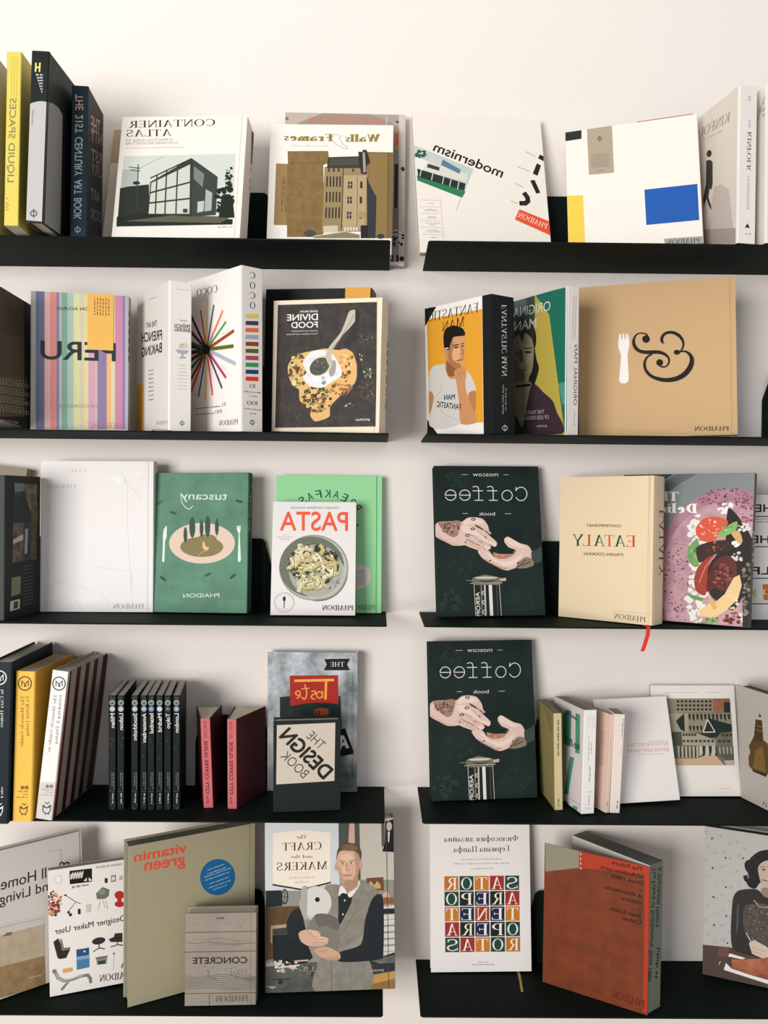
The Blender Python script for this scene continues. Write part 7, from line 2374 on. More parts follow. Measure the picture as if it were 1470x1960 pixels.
  ('p','#b5b2ac',[0,2919,1151,2893,1179,654,646,641,453,610,1,575]),
  ('p','#4f3f38',[-3,575,491,628,1179,654,1188,-52,0,-19]),
  ('p','#6a4a3f',[297,597,491,618,455,435,260,413]),
  ('b',['#6d6a66','#8d8a86','#4a4845'],[26,2792,36,6,1,-34],7,0.111,0.333,1.12),
  ('b',['#6d6a66','#8d8a86','#4a4845'],[171,2686,36,6,1,-33],7,0.111,0.333,1.12),
  ('b',['#6d6a66','#8d8a86','#4a4845'],[312,2747,35,6,0,-33],7,0.111,0.333,1.12),
  ('b',['#6d6a66','#8d8a86','#4a4845'],[455,2641,35,6,0,-33],7,0.111,0.333,1.12),
  ('b',['#6d6a66','#8d8a86','#4a4845'],[594,2702,35,6,0,-33],7,0.111,0.333,1.12),
  ('b',['#6d6a66','#8d8a86','#4a4845'],[735,2597,35,6,0,-33],7,0.111,0.333,1.12),
  ('b',['#6d6a66','#8d8a86','#4a4845'],[58,2507,36,6,1,-34],7,0.111,0.333,1.12),
  ('b',['#6d6a66','#8d8a86','#4a4845'],[203,2402,35,6,1,-33],7,0.111,0.333,1.12),
  ('b',['#6d6a66','#8d8a86','#4a4845'],[344,2463,35,6,0,-33],7,0.111,0.333,1.12),
  ('b',['#6d6a66','#8d8a86','#4a4845'],[486,2359,35,6,0,-33],7,0.111,0.333,1.12),
  ('b',['#6d6a66','#8d8a86','#4a4845'],[625,2420,35,6,0,-33],7,0.111,0.333,1.12),
  ('b',['#6d6a66','#8d8a86','#4a4845'],[765,2317,35,6,0,-33],7,0.111,0.333,1.12),
  ('b',['#6d6a66','#8d8a86','#4a4845'],[35,2213,36,6,1,-34],7,0.111,0.333,1.12),
  ('b',['#6d6a66','#8d8a86','#4a4845'],[179,2109,35,6,1,-33],7,0.111,0.333,1.12),
  ('b',['#6d6a66','#8d8a86','#4a4845'],[320,2171,35,6,0,-33],7,0.111,0.333,1.12),
  ('b',['#6d6a66','#8d8a86','#4a4845'],[463,2068,35,6,0,-33],7,0.111,0.333,1.12),
  ('b',['#6d6a66','#8d8a86','#4a4845'],[602,2130,35,6,0,-33],7,0.111,0.333,1.12),
  ('b',['#6d6a66','#8d8a86','#4a4845'],[742,2028,35,6,0,-33],7,0.111,0.333,1.12),
  ('b',['#6d6a66','#8d8a86','#4a4845'],[67,1929,36,6,1,-33],7,0.111,0.333,1.12),
  ('b',['#6d6a66','#8d8a86','#4a4845'],[211,1826,35,7,1,-33],7,0.111,0.333,1.12),
  ('b',['#6d6a66','#8d8a86','#4a4845'],[352,1890,35,6,0,-33],7,0.111,0.333,1.12),
  ('b',['#6d6a66','#8d8a86','#4a4845'],[494,1787,35,7,0,-33],7,0.111,0.333,1.12),
  ('b',['#6d6a66','#8d8a86','#4a4845'],[633,1850,35,6,0,-33],7,0.111,0.333,1.12),
  ('b',['#6d6a66','#8d8a86','#4a4845'],[773,1749,34,7,0,-33],7,0.111,0.333,1.12),
  ('b',['#6d6a66','#8d8a86','#4a4845'],[44,1636,36,7,1,-33],7,0.111,0.333,1.12),
  ('b',['#6d6a66','#8d8a86','#4a4845'],[188,1534,35,7,1,-33],7,0.111,0.333,1.12),
  ('b',['#6d6a66','#8d8a86','#4a4845'],[329,1598,35,7,0,-33],7,0.111,0.333,1.12),
  ('b',['#6d6a66','#8d8a86','#4a4845'],[471,1497,35,7,0,-33],7,0.111,0.333,1.12),
  ('b',['#6d6a66','#8d8a86','#4a4845'],[610,1561,35,7,0,-33],7,0.111,0.333,1.12),
  ('b',['#6d6a66','#8d8a86','#4a4845'],[750,1460,34,7,0,-33],7,0.111,0.333,1.12),
  ('b',['#6d6a66','#8d8a86','#4a4845'],[76,1353,36,7,1,-33],7,0.111,0.333,1.12),
  ('b',['#6d6a66','#8d8a86','#4a4845'],[220,1252,35,7,0,-33],7,0.111,0.333,1.12),
  ('b',['#6d6a66','#8d8a86','#4a4845'],[360,1317,35,7,0,-33],7,0.111,0.333,1.12),
  ('b',['#6d6a66','#8d8a86','#4a4845'],[502,1217,35,7,0,-33],7,0.111,0.333,1.12),
  ('b',['#6d6a66','#8d8a86','#4a4845'],[641,1282,35,7,0,-33],7,0.111,0.333,1.12),
  ('b',['#6d6a66','#8d8a86','#4a4845'],[781,1183,34,7,0,-33],7,0.111,0.333,1.12),
  ('b',['#6d6a66','#8d8a86','#4a4845'],[53,1060,36,7,1,-33],7,0.111,0.333,1.12),
  ('b',['#6d6a66','#8d8a86','#4a4845'],[197,960,35,7,1,-33],7,0.111,0.333,1.12),
  ('b',['#6d6a66','#8d8a86','#4a4845'],[337,1026,35,7,0,-33],7,0.111,0.333,1.12),
  ('b',['#6d6a66','#8d8a86','#4a4845'],[479,927,35,7,0,-33],7,0.111,0.333,1.12),
  ('b',['#6d6a66','#8d8a86','#4a4845'],[618,993,35,7,0,-33],7,0.111,0.333,1.12),
  ('b',['#6d6a66','#8d8a86','#4a4845'],[758,895,34,7,0,-33],7,0.111,0.333,1.12),
  ('b',['#6d6a66','#8d8a86','#4a4845'],[85,779,36,7,1,-33],7,0.111,0.333,1.12),
  ('b',['#6d6a66','#8d8a86','#4a4845'],[229,680,35,7,0,-33],7,0.111,0.333,1.12),
  ('b',['#6d6a66','#8d8a86','#4a4845'],[369,747,35,7,0,-33],7,0.111,0.333,1.12),
  ('e','#2f2d2c',[137,2684,16,3,0,-17]),
  ('e','#2f2d2c',[156,2111,16,3,0,-17]),
  ('e','#2f2d2c',[178,1544,16,3,0,-17]),
  ('e','#2f2d2c',[202,1003,16,3,0,-17]),
  ('e','#2f2d2c',[392,2347,16,3,0,-17]),
  ('e','#2f2d2c',[406,1779,16,3,0,-17]),
  ('e','#2f2d2c',[424,1224,16,3,0,-17]),
  ('e','#2f2d2c',[708,2396,15,3,0,-17]),
  ('e','#2f2d2c',[451,702,16,3,0,-16]),
  ('q','#1f1d1c',[890,2479,1003,2580,1154,2637,1230,2619,1234,2252,1011,1966,936,1850,821,1869,762,1982,733,2038,780,2068,819,2013,799,2133,750,2206,796,2338]),
  ('e','#1f1d1c',[816,2280,76,14,1,-103]),
  ('l','#1f1d1c',29,[821,1931,753,1980,732,2048,790,2069]),
  ('b',['#2f2b29','#3a3532'],[912,2235,114,20,3,-246],18,0.1,0.3,0.5),
  ('q','#b9a896',[979,2247,1062,2385,1213,2412,1220,1903,1126,1885,1039,1971]),
  ('q','#8d7a6a',[1050,1871,1182,1896,1185,1672,1071,1691]),
  ('l','#2a2422',10,[1016,2275,1111,2304]),
  ('e','#2f2a27',[1083,2241,34,6,0,-14]),
  ('l','#7a5a50',22,[1048,2045,1152,2033]),
  ('l','#9a8675',16,[1168,2261,1179,2140]),
  ('q','#2f2c2a',[545,1610,650,1765,955,1843,1090,1735,1204,1615,1217,602,972,548,569,604,511,901,520,1337]),
  ('q','#5a5049~#463e38~80',[750,1464,978,1571,1205,1533,1214,804,873,833,736,1071]),
  ('b',['#7d7164','#3a332c','#958877','#5d5247'],[983,1183,226,46,5,-387],160,0.033,0.083,0.63),
  ('l','#8d8378',29,[920,1621,1017,1517,1186,1540]),
  ('q','#4a4a48',[615,1459,654,1466,640,1031,603,941]),
  ('p','#c9b5a2',[836,784,930,866,1139,788,1215,743,1217,602,1086,543,896,593]),
  ('l','#a08c7a',10,[894,715,1122,682]),
  ('l','#a08c7a',10,[876,650,1085,613]),
  ('l','#cfc6bc',16,[786,968,874,813]),
  ('p','#e3ddd5',[493,515,783,486,726,449,465,447]),
  ('p','#b5704f~#8a4a34~30',[533,411,764,462,1217,581,1222,178,844,193,536,226]),
  ('p','#e3ddd5',[428,316,536,226,882,182,1222,158,1223,77,391,173]),
  ('l','#c9c0a8',14,[302,257,330,325]),
 ],
}

# ------------------------------------------------------------------ lettering
FONT = {}


def sans_all():
    """turn every sans string into flat polygons once"""
    want = {('b', 'H'), ('b', 'd'), ('b', 'x')}
    for ops in ART.values():
        for o in ops:
            if o[0] == 't' and o[2] not in 'fFg':
                want.add((o[2], o[3]))
    tmp = []
    for st, s in sorted(want):
        c = bpy.data.curves.new('lettering', 'FONT')
        c.body = s
        c.resolution_u = 5
        c.offset = -0.012 if st == 'l' else 0.0
        o = bpy.data.objects.new('lettering', c)
        COL.objects.link(o)
        tmp.append((st, s, o, c))
    bpy.context.view_layer.update()
    dg = bpy.context.evaluated_depsgraph_get()
    for st, s, o, c in tmp:
        ev = o.evaluated_get(dg)
        me = ev.to_mesh()
        co = [(v.co.x, v.co.y) for v in me.vertices]
        FONT[(st, s)] = [[co[i] for i in p.vertices] for p in me.polygons]
        ev.to_mesh_clear()
    for st, s, o, c in tmp:
        bpy.data.objects.remove(o)
        bpy.data.curves.remove(c)


sans_all()
_top = lambda ch: max(y for p in FONT[('b', ch)] for x, y in p)
CAP_H, ASC_H, X_H = _top('H'), _top('d'), _top('x')


def serif(s, bold=False, mono=False):
    """a small drawn serif alphabet (Latin and Cyrillic): returns polygons and the advance width, cap height 1"""
    S, T, q = (0.25, 0.07, 0.07) if bold else (0.135, 0.045, 0.075)
    if mono:
        S, T, q = 0.09, 0.08, 0.0
    P = []
    X = [0.0]

    def R(x0, x1, y0, y1):
        P.append([(X[0] + x0, y0), (X[0] + x1, y0), (X[0] + x1, y1), (X[0] + x0, y1)])

    def V(x, y0, y1, w=None, b=1, t=1):
        w = S if w is None else w
        R(x, x + w, y0, y1)
        if q and b: R(x - q, x + w + q, y0, y0 + T)
        if q and t: R(x - q, x + w + q, y1 - T, y1)

    def D(x0, y0, x1, y1, w):
        P.append([(X[0] + x0, y0), (X[0] + x0 + w, y0), (X[0] + x1 + w, y1), (X[0] + x1, y1)])

    def A(cx, cy, rx, ry, a0, a1, s=None, t=None):
        s = S if s is None else s
        t = T if t is None else t
        n = 14
        for i in range(n):
            a, b = [math.radians(a0 + (a1 - a0) * k / n) for k in (i, i + 1)]
            P.append([(X[0] + cx + rx * math.cos(a), cy + ry * math.sin(a)), (X[0] + cx + rx * math.cos(b), cy + ry * math.sin(b)),
                      (X[0] + cx + (rx - s) * math.cos(b), cy + (ry - t) * math.sin(b)), (X[0] + cx + (rx - s) * math.cos(a), cy + (ry - t) * math.sin(a))])

    def mirror(x0, n0):
        for i in range(n0, len(P)):
            P[i] = [(2 * X[0] + x0 - x, y) for x, y in reversed(P[i])]

    x_ = 0.64

    def g(c):
        if c == 'A' or c == 'А':
            D(0.06, 0, 0.37, 1, T * 1.4); D(0.60, 0, 0.34, 1, S); R(0.2, 0.62, 0.3, 0.3 + T)
            if q: R(-0.02, 0.2, 0, T); R(0.54, 0.84, 0, T)
            return 0.84
        if c in 'BВ': V(.09, 0, 1); A(.28, .76, .3, .24, -90, 90); A(.28, .27, .36, .27, -90, 90); R(.1, .3, 1 - T, 1); R(.1, .3, .5, .5 + T); R(.1, .3, 0, T); return .70
        if c in 'CС': A(.44, .5, .42, .51, 48, 312); D(.70, .66, .72, .9, T) ; return .82
        if c == 'D': V(.09, 0, 1); A(.30, .5, .5, .5, -90, 90); R(.1, .32, 1 - T, 1); R(.1, .32, 0, T); return .86
        if c in 'EЕ': V(.09, 0, 1); R(.1, .58, 1 - T, 1); R(.1, .58, 0, T); R(.1, .48, .48, .48 + T); R(.56, .58 + T * .4, .8, 1); R(.57, .6 + T * .4, 0, .22); R(.46, .48 + T * .4, .38, .62); return .68
        if c == 'F': V(.09, 0, 1); R(.1, .58, 1 - T, 1); R(.1, .48, .48, .48 + T); R(.56, .58 + T * .4, .78, 1); R(.46, .48 + T * .4, .38, .62); return .63
        if c == 'G': A(.44, .5, .42, .51, 48, 330); V(.64, 0.04, .42, S, 0, 1); return .86
        if c in 'HН': V(.09, 0, 1); V(.62, 0, 1); R(.1, .7, .48, .48 + T); return .86
        if c == 'I': V(.09, 0, 1); return .33
        if c == 'J': V(.25, .15, 1, None, 0, 1); A(.2, .18, .19, .18, -180, 0); return .45
        if c in 'KК': V(.09, 0, 1); D(.2, .44, .62, 1, T * 1.4); D(.56, 0, .27, .58, S); R(.5, .8, 0, T); R(.5, .76, 1 - T, 1); return .80
        if c == 'L': V(.09, 0, 1); R(.1, .58, 0, T); R(.56, .58 + T * .4, 0, .25); return .64
        if c in 'MМ': V(.09, 0, 1, T * 1.4); V(.8, 0, 1, S); D(.42, 0, .10, 1, S); D(.46, 0, .82, 1, T * 1.4); return 1.05
        if c == 'N': V(.09, 0, 1, T * 1.4); V(.68, 0, 1, T * 1.4); D(.66 - S * .3, 0, .09, 1, S); return .86
        if c == 'O' or c == 'О' or c == '0': A(.45, .5, .43, .52, 0, 360); return .90
        if c in 'PР': V(.09, 0, 1); A(.28, .72, .34, .28, -90, 90); R(.1, .3, 1 - T, 1); R(.1, .3, .44, .44 + T); return .66
        if c == 'Q': A(.45, .5, .43, .52, 0, 360); D(.5, .1, .7, -.18, S); return .9
        if c == 'R': V(.09, 0, 1); A(.28, .73, .32, .27, -90, 90); R(.1, .3, 1 - T, 1); R(.1, .3, .46, .46 + T); D(.56, 0, .28, .5, S); R(.54, .8, 0, T); return .78
        if c in 'Ss':
            k = 1.0 if c == 'S' else x_
            A(.3 * k + .02, .745 * k, .27 * k, .265 * k, 30, 270, S * .75, T * 1.3); A(.3 * k + .02, .26 * k, .27 * k, .27 * k, -150, 90, S * .75, T * 1.3)
            D(.14 * k, .55 * k, .34 * k, .42 * k, S * k); R(.5 * k, .5 * k + T, .72 * k, .97 * k); R(.04, .04 + T, .03, .27 * k)
            return .62 * k + .03
        if c in 'TТ': V(.30, 0, 1, None, 1, 0); R(.0, .74, 1 - T, 1); R(.0, T, .76, 1); R(.74 - T, .74, .76, 1); return .76
        if c == 'U': V(.09, .3, 1, None, 0, 1); V(.62, .3, 1, T * 1.4, 0, 1); A(.385, .3, .295, .31, 180, 360, S * .8); return .80
        if c == 'V': D(.34, 0, .02, 1, S); D(.38, 0, .66, 1, T * 1.4); R(-.06, .26, 1 - T, 1); R(.56, .8, 1 - T, 1); return .78
        if c == 'W': D(.26, 0, .02, 1, S); D(.3, 0, .5, 1, T * 1.4); D(.66, 0, .44, 1, S); D(.72, 0, .94, 1, T * 1.4); R(-.06, .26, 1 - T, 1); R(.84, 1.06, 1 - T, 1); return 1.05
        if c in 'YУ': D(.32, .42, .0, 1, S); D(.38, .42, .62, 1, T * 1.4); V(.31, 0, .46, None, 1, 0); R(-.06, .24, 1 - T, 1); R(.54, .76, 1 - T, 1); return .74
        if c == '1': V(.12, 0, 1, None, 1, 0); D(.02, .82, .14, .97, T * 2); return .36
        if c == '2': A(.28, .72, .25, .28, -20, 170, S * .8); D(.04, .04, .42, .62, S * .8); R(.04, .56, 0, T * 1.8); return .62
        if c == '&': A(.32, .76, .2, .24, 0, 360, S * .6); A(.3, .27, .28, .28, 60, 360, S * .8); D(.6, 0, .18, .62, S * .8); return .8
        if c == '.': R(.05, .05 + S, 0, S); return .28
        if c == '-': R(.04, .34, .34, .34 + T * 1.6); return .4
        # lower case
        if c in 'aа': A(.25, .45, .21, .2, 0, 165, S * .7); V(.36, 0, .45, None, 0, 0); A(.25, .18, .22, .19, 40, 320, S * .8); R(.4, .4 + S + q, 0, T); return .58
        if c in 'cс': A(.3, .32, .27, .34, 50, 312); return .54
        if c == 'd': A(.27, .32, .25, .34, 30, 330); V(.42, 0, 1.02, None, 1, 1); return .66
        if c == 'b': V(.08, 0, 1.02, None, 0, 1); A(.34, .32, .26, .34, -150, 150); return .64
        if c in 'eе': A(.3, .32, .27, .34, 0, 315); R(.08, .55, .34, .34 + T); return .58
        if c == 'f': V(.14, 0, .8, None, 1, 0); A(.38, .78, .24, .24, 50, 180, S); R(.02, .42, x_ - T, x_); return .40
        if c == 'g': A(.27, .36, .24, .28, 0, 360); V(.4, -.12, .62, None, 0, 1); A(.28, -.1, .25, .2, 180, 360, S * .7); return .6
        if c == 'h': V(.08, 0, 1.02); A(.33, .4, .22, .24, 0, 150, S * .9); V(.41, 0, .42, None, 1, 0); return .66
        if c == 'i': V(.08, 0, x_); A(.08 + S / 2, .85, .08, .08, 0, 360, .08, .08); return .32
        if c == 'k': V(.08, 0, 1.02); D(.18, .26, .44, x_, T * 1.4); D(.42, 0, .2, .38, S); R(.38, .62, 0, T); R(.36, .56, x_ - T, x_); return .62
        if c == 'l': V(.08, 0, 1.02); return .32
        if c == 'm': V(.08, 0, x_); A(.3, .42, .2, .22, 0, 150, S * .9); V(.38, 0, .44, None, 1, 0); A(.6, .42, .2, .22, 0, 150, S * .9); V(.68, 0, .44, None, 1, 0); return .94
        if c == 'n': V(.08, 0, x_); A(.33, .4, .22, .24, 0, 150, S * .9); V(.41, 0, .42, None, 1, 0); return .66
        if c in 'oо': A(.3, .32, .28, .34, 0, 360); return .60
        if c in 'pр': V(.08, -.28, x_); A(.34, .32, .26, .34, -150, 150); return .64
        if c == 'r': V(.08, 0, x_); A(.34, .42, .2, .22, 40, 140, S * .7); A(.42, .54, .08, .08, 0, 360, .08, .08); return .48
        if c == 't': V(.14, .08, .86, None, 0, 0); R(.0, .38, x_ - T, x_); A(.34, .16, .2, .17, 180, 310, S * .9); return .42
        if c == 'u': V(.06, .2, x_, None, 0, 1); A(.27, .22, .21, .23, 180, 360, S * .8); V(.42, 0, x_, None, 1, 1); return .66
        if c == 'v': D(.24, 0, .02, x_, S); D(.27, 0, .46, x_, T * 1.4); return .54
        if c == 'w': D(.2, 0, .02, x_, S); D(.22, 0, .36, x_, T * 1.4); D(.5, 0, .32, x_, S); D(.53, 0, .68, x_, T * 1.4); return .78
        if c == 'x': D(.38, 0, .04, x_, S); D(.02, 0, .42, x_, T * 1.4); return .56
        if c == 'y': D(.24, 0, .02, x_, S); D(.08, -.28, .46, x_, T * 1.4); return .54
        if c == 'z': R(.04, .5, x_ - T, x_); R(.04, .5, 0, T); D(.04, 0, .36, x_, S); return .54
        # Cyrillic
        if c == 'Ф': V(.42, 0, 1); A(.485, .5, .46, .33, 0, 360, S); return .98
        if c == 'Г': V(.09, 0, 1); R(.1, .58, 1 - T, 1); R(.56, .58 + T * .4, .76, 1); return .63
        if c == 'Ц': V(.09, 0, 1); V(.62, 0, 1); R(.1, .86, 0, T); R(.82, .86, -.2, T); return .90
        if c == 'И': V(.09, 0, 1); V(.66, 0, 1); D(.16, .05, .66, .95, T * 1.4); return .9
        if c == 'Ы': V(.09, 0, 1); A(.26, .28, .3, .28, -90, 90); R(.1, .3, .53, .56); V(.68, 0, 1); return .92
        if c == 'Я': n0 = len(P); g('R'); mirror(.78, n0); return .8
        if c == 'Б': V(.09, 0, 1); R(.1, .56, 1 - T, 1); A(.28, .29, .34, .29, -90, 90); R(.1, .3, .54, .58); R(.1, .3, 0, T); return .68
        if c == 'Л': D(.02, 0, .26, 1, T * 1.6); V(.58, 0, 1); R(.26, .6, 1 - T, 1); return .80
        if c == 'Ч': V(.58, 0, 1); A(.36, .72, .3, .3, 180, 270); V(.06, .7, 1, None, 0, 1); R(.34, .6, .42, .42 + T); return .78
        if c == 'ф': V(.36, -.28, 1.02); A(.27, .32, .24, .34, 0, 360, S * .9); A(.58, .32, .24, .34, 0, 360, S * .9); return .86
        if c in 'ий':
            V(.08, 0, x_); V(.46, 0, x_); D(.14, .04, .48, x_ - .04, T * 1.4)
            if c == 'й': A(.34, .92, .16, .14, 190, 350, .05, .06)
            return .72
        if c == 'л': D(.0, 0, .18, x_, T * 1.6); V(.42, 0, x_); R(.18, .46, x_ - T, x_); return .64
        if c == 'я': V(.40, 0, x_); A(.34, .43, .24, .21, 90, 270); R(.3, .45, .2, .2 + T); R(.3, .45, x_ - T, x_); D(.04, 0, .24, .24, S); return .62
        if c == 'д': D(.08, .06, .2, x_, T * 1.6); V(.42, 0, x_, None, 0, 1); R(.2, .46, x_ - T, x_); R(.0, .64, .02, .02 + T); R(.0, .045, -.16, .05); R(.6, .645, -.16, .05); return .68
        if c == 'з': A(.22, .48, .2, .17, -90, 140, S * .8); A(.22, .17, .24, .18, -150, 90, S * .8); return .50
        if c == 'н': V(.08, 0, x_); V(.44, 0, x_); R(.1, .5, .3, .3 + T); return .70
        if c == 'п': V(.08, 0, x_); V(.44, 0, x_); R(.1, .5, x_ - T, x_); return .70
        if c == 'м': V(.08, 0, x_, T * 1.4); V(.56, 0, x_, S); D(.3, 0, .09, x_, S); D(.33, 0, .58, x_, T * 1.4); return .80
        return .34

    for ch in s:
        X[0] += g(ch) + (0.05 if ch != ' ' else 0)
    return P


def letters(style, s):
    """polygons normalised to x in 0..1 and height 1"""
    if style in 'fFg':
        P = serif(s, style == 'F', style == 'g')
        top = 1.0
        if not any(c.isupper() or c.isdigit() for c in s):
            top = 1.02 if any(c in 'bdfhklt' for c in s) else 0.64
    else:
        P = FONT[(style, s)]
        top = CAP_H if any(c.isupper() or c.isdigit() for c in s) else (ASC_H if any(c in 'bdfhkl' for c in s) else X_H * (1.2 if 't' in s else 1))
    k = {'b': 0.014, 'B': 0.03, 'r': 0.022}.get(style)
    if k:                   # heavier weights: the letter shape spread outwards, each copy on a hair-thin layer of its own
        L = [([(x + dx * k, y + dy * k) for x, y in p], n) for n, (dx, dy) in enumerate(((0, 0), (1, 0), (-1, 0), (0, 1), (0, -1))) for p in P]
    else:
        L = [(p, n % 4 if style in 'fFg' else 0) for n, p in enumerate(P)]
    xs = [x for p, n in L for x, y in p]
    a, w = min(xs), (max(xs) - min(xs)) or 1
    return [([((x - a) / w, y / top) for x, y in p], n) for p, n in L]


# ------------------------------------------------------------------ printing artwork on a face
def clip(poly, W, H):
    if all(0 <= x <= W and 0 <= y <= H for x, y in poly):
        return poly
    for ax, lim, sgn in ((0, 0, 1), (0, W, -1), (1, 0, 1), (1, H, -1)):
        out = []
        for i in range(len(poly)):
            p, q = poly[i - 1], poly[i]
            dp, dq = sgn * (p[ax] - lim), sgn * (q[ax] - lim)
            if (dp >= 0) != (dq >= 0):
                t = dp / (dp - dq)
                out.append((p[0] + (q[0] - p[0]) * t, p[1] + (q[1] - p[1]) * t))
            if dq >= 0:
                out.append(q)
        poly = out
        if len(poly) < 3:
            return []
    return poly


def ring(e, n):
    cx, cy, ax, ay, bx, by = e
    return [(cx + ax * math.cos(t) + bx * math.sin(t), cy + ay * math.cos(t) + by * math.sin(t)) for t in [2 * math.pi * i / n for i in range(n)]]


def smooth(P, k=4):
    out, n = [], len(P)
    for i in range(n):
        a, b, c, d = P[i - 1], P[i], P[(i + 1) % n], P[(i + 2) % n]
        for j in range(k):
            t = j / k
            out.append(tuple(0.5 * (2 * b[m] + 0.8 * (c[m] - a[m]) * t + (1.6 * a[m] - 5.2 * b[m] + 4.4 * c[m] - 0.8 * d[m]) * t * t
                                    + (-0.8 * a[m] + 3.2 * b[m] - 3.2 * c[m] + 0.8 * d[m]) * t ** 3) for m in (0, 1)))
    return out


def stroke(pts, w):
    polys = []
    for i in range(len(pts) - 1):
        (x0, y0), (x1, y1) = pts[i], pts[i + 1]
        L = math.hypot(x1 - x0, y1 - y0) or 1
        ex = w * 0.25 if len(pts) > 2 else 0
        tx, ty = (x1 - x0) / L, (y1 - y0) / L
        nx, ny = -ty * w / 2, tx * w / 2
        x0, y0, x1, y1 = x0 - tx * ex, y0 - ty * ex, x1 + tx * ex, y1 + ty * ex
        polys.append([(x0 + nx, y0 + ny), (x0 - nx, y0 - ny), (x1 - nx, y1 - ny), (x1 + nx, y1 + ny)])
    return polys


def print_art(mb, key, place, W, H, rough=0.5):
    """place(u, v, lift) -> local 3D point; W, H face size in metres"""
    rnd = random.Random(sum(map(ord, key[0] + key[1])))
    u = 1e-4
    for n, op in enumerate(ART.get(key, [])):
        lift = 0.00015 + n * 0.000008
        k = op[0]
        if k == 'p':
            v = op[2]
            polys = [(op[1], [(v[i] * u, v[i + 1] * u) for i in range(0, len(v), 2)])]
        elif k == 'q':      # closed smooth outline
            v = op[2]
            polys = [(op[1], smooth([(v[i] * u, v[i + 1] * u) for i in range(0, len(v), 2)]))]
        elif k == 'e':
            polys = [(op[1], ring([c * u for c in op[2]], 44))]
        elif k == 'l':
            v = op[3]
            polys = [(op[1], q) for q in stroke([(v[i] * u, v[i + 1] * u) for i in range(0, len(v), 2)], op[2] * u)]
        elif k == 't':
            x, y, ax, ay, bx, by = [c * u for c in op[4]]
            polys = [(op[1], [(x + ax * s + bx * t, y + ay * s + by * t) for s, t in q], n * 1.5e-6) for q, n in letters(op[2], op[3])]
        elif k == 'k':      # lines of print too small to read: a row of word-long dashes
            x, y, ax, ay, bx, by = [c * u for c in op[2]]
            L, hgt = math.hypot(ax, ay), math.hypot(bx, by) or 1e-6
            s, polys = 0.0, []
            while s < 1:
                wd = min(1 - s, rnd.uniform(1.4, 4.2) * hgt / L)
                m = max(1, int(wd * L / (hgt * 0.55)))
                for i in range(m):      # letter-like strokes
                    a = s + wd * i / m
                    bb_ = a + wd / m * 0.62
                    t1 = rnd.choice((0.6, 0.62, 0.9))
                    polys.append((op[1], [(x + ax * a, y + ay * a), (x + ax * bb_, y + ay * bb_),
                                          (x + ax * bb_ + bx * t1, y + ay * bb_ + by * t1), (x + ax * a + bx * t1, y + ay * a + by * t1)]))
                s += wd + 0.55 * hgt / L
        else:               # scattered small shapes
            cols, e, cnt, r0, r1, asp = op[1], [c * u for c in op[2]], op[3], op[4], op[5], op[6]
            polys = []
            sa, sb = math.hypot(e[2], e[3]), math.hypot(e[4], e[5])
            for i in range(cnt):
                a, d = rnd.uniform(0, 6.283), math.sqrt(rnd.random())
                cx = e[0] + e[2] * d * math.cos(a) + e[4] * d * math.sin(a)
                cy = e[1] + e[3] * d * math.cos(a) + e[5] * d * math.sin(a)
                rr, st, nn = sa * rnd.uniform(r0, r1), rnd.uniform(0.45, 1.0), rnd.choice((5, 6, 7))
                ph = rnd.uniform(0, 6.283)
                polys.append((rnd.choice(cols), [(cx + rr * rnd.uniform(0.7, 1.1) * math.cos(ph + 6.283 * j / nn) * (1 if j % 2 else st),
                                                  cy + rr * rnd.uniform(0.7, 1.1) * math.sin(ph + 6.283 * j / nn) * st) for j in range(nn)]))
        for j, (c, q, *up) in enumerate(polys):
            q = clip(q, W, H)
            if len(q) >= 3:
                li = lift + (up[0] if up else (j % 6) * 1.2e-6 if k in 'bl' else 0)
                mb.face([place(a, b, li) for a, b in q], mat(c, rough))


# ------------------------------------------------------------------ books
def pose_matrix(row, pose):
    X, Y, yaw, lean, roll, a, h, b = pose
    M = Matrix.Rotation(yaw, 3, 'Z') @ Matrix.Rotation(-lean, 3, 'X') @ Matrix.Rotation(roll, 3, 'Y')
    low = min((M @ Vector((i * a, j * b, k * h))).z for i in (0, 1) for j in (0, 1) for k in (0, 1))
    return Matrix.Translation((X, Y, SHELF_Z[row] + 0.0005 - low)) @ M.to_4x4()


def front_place(u, v, l): return (u, -l, v)


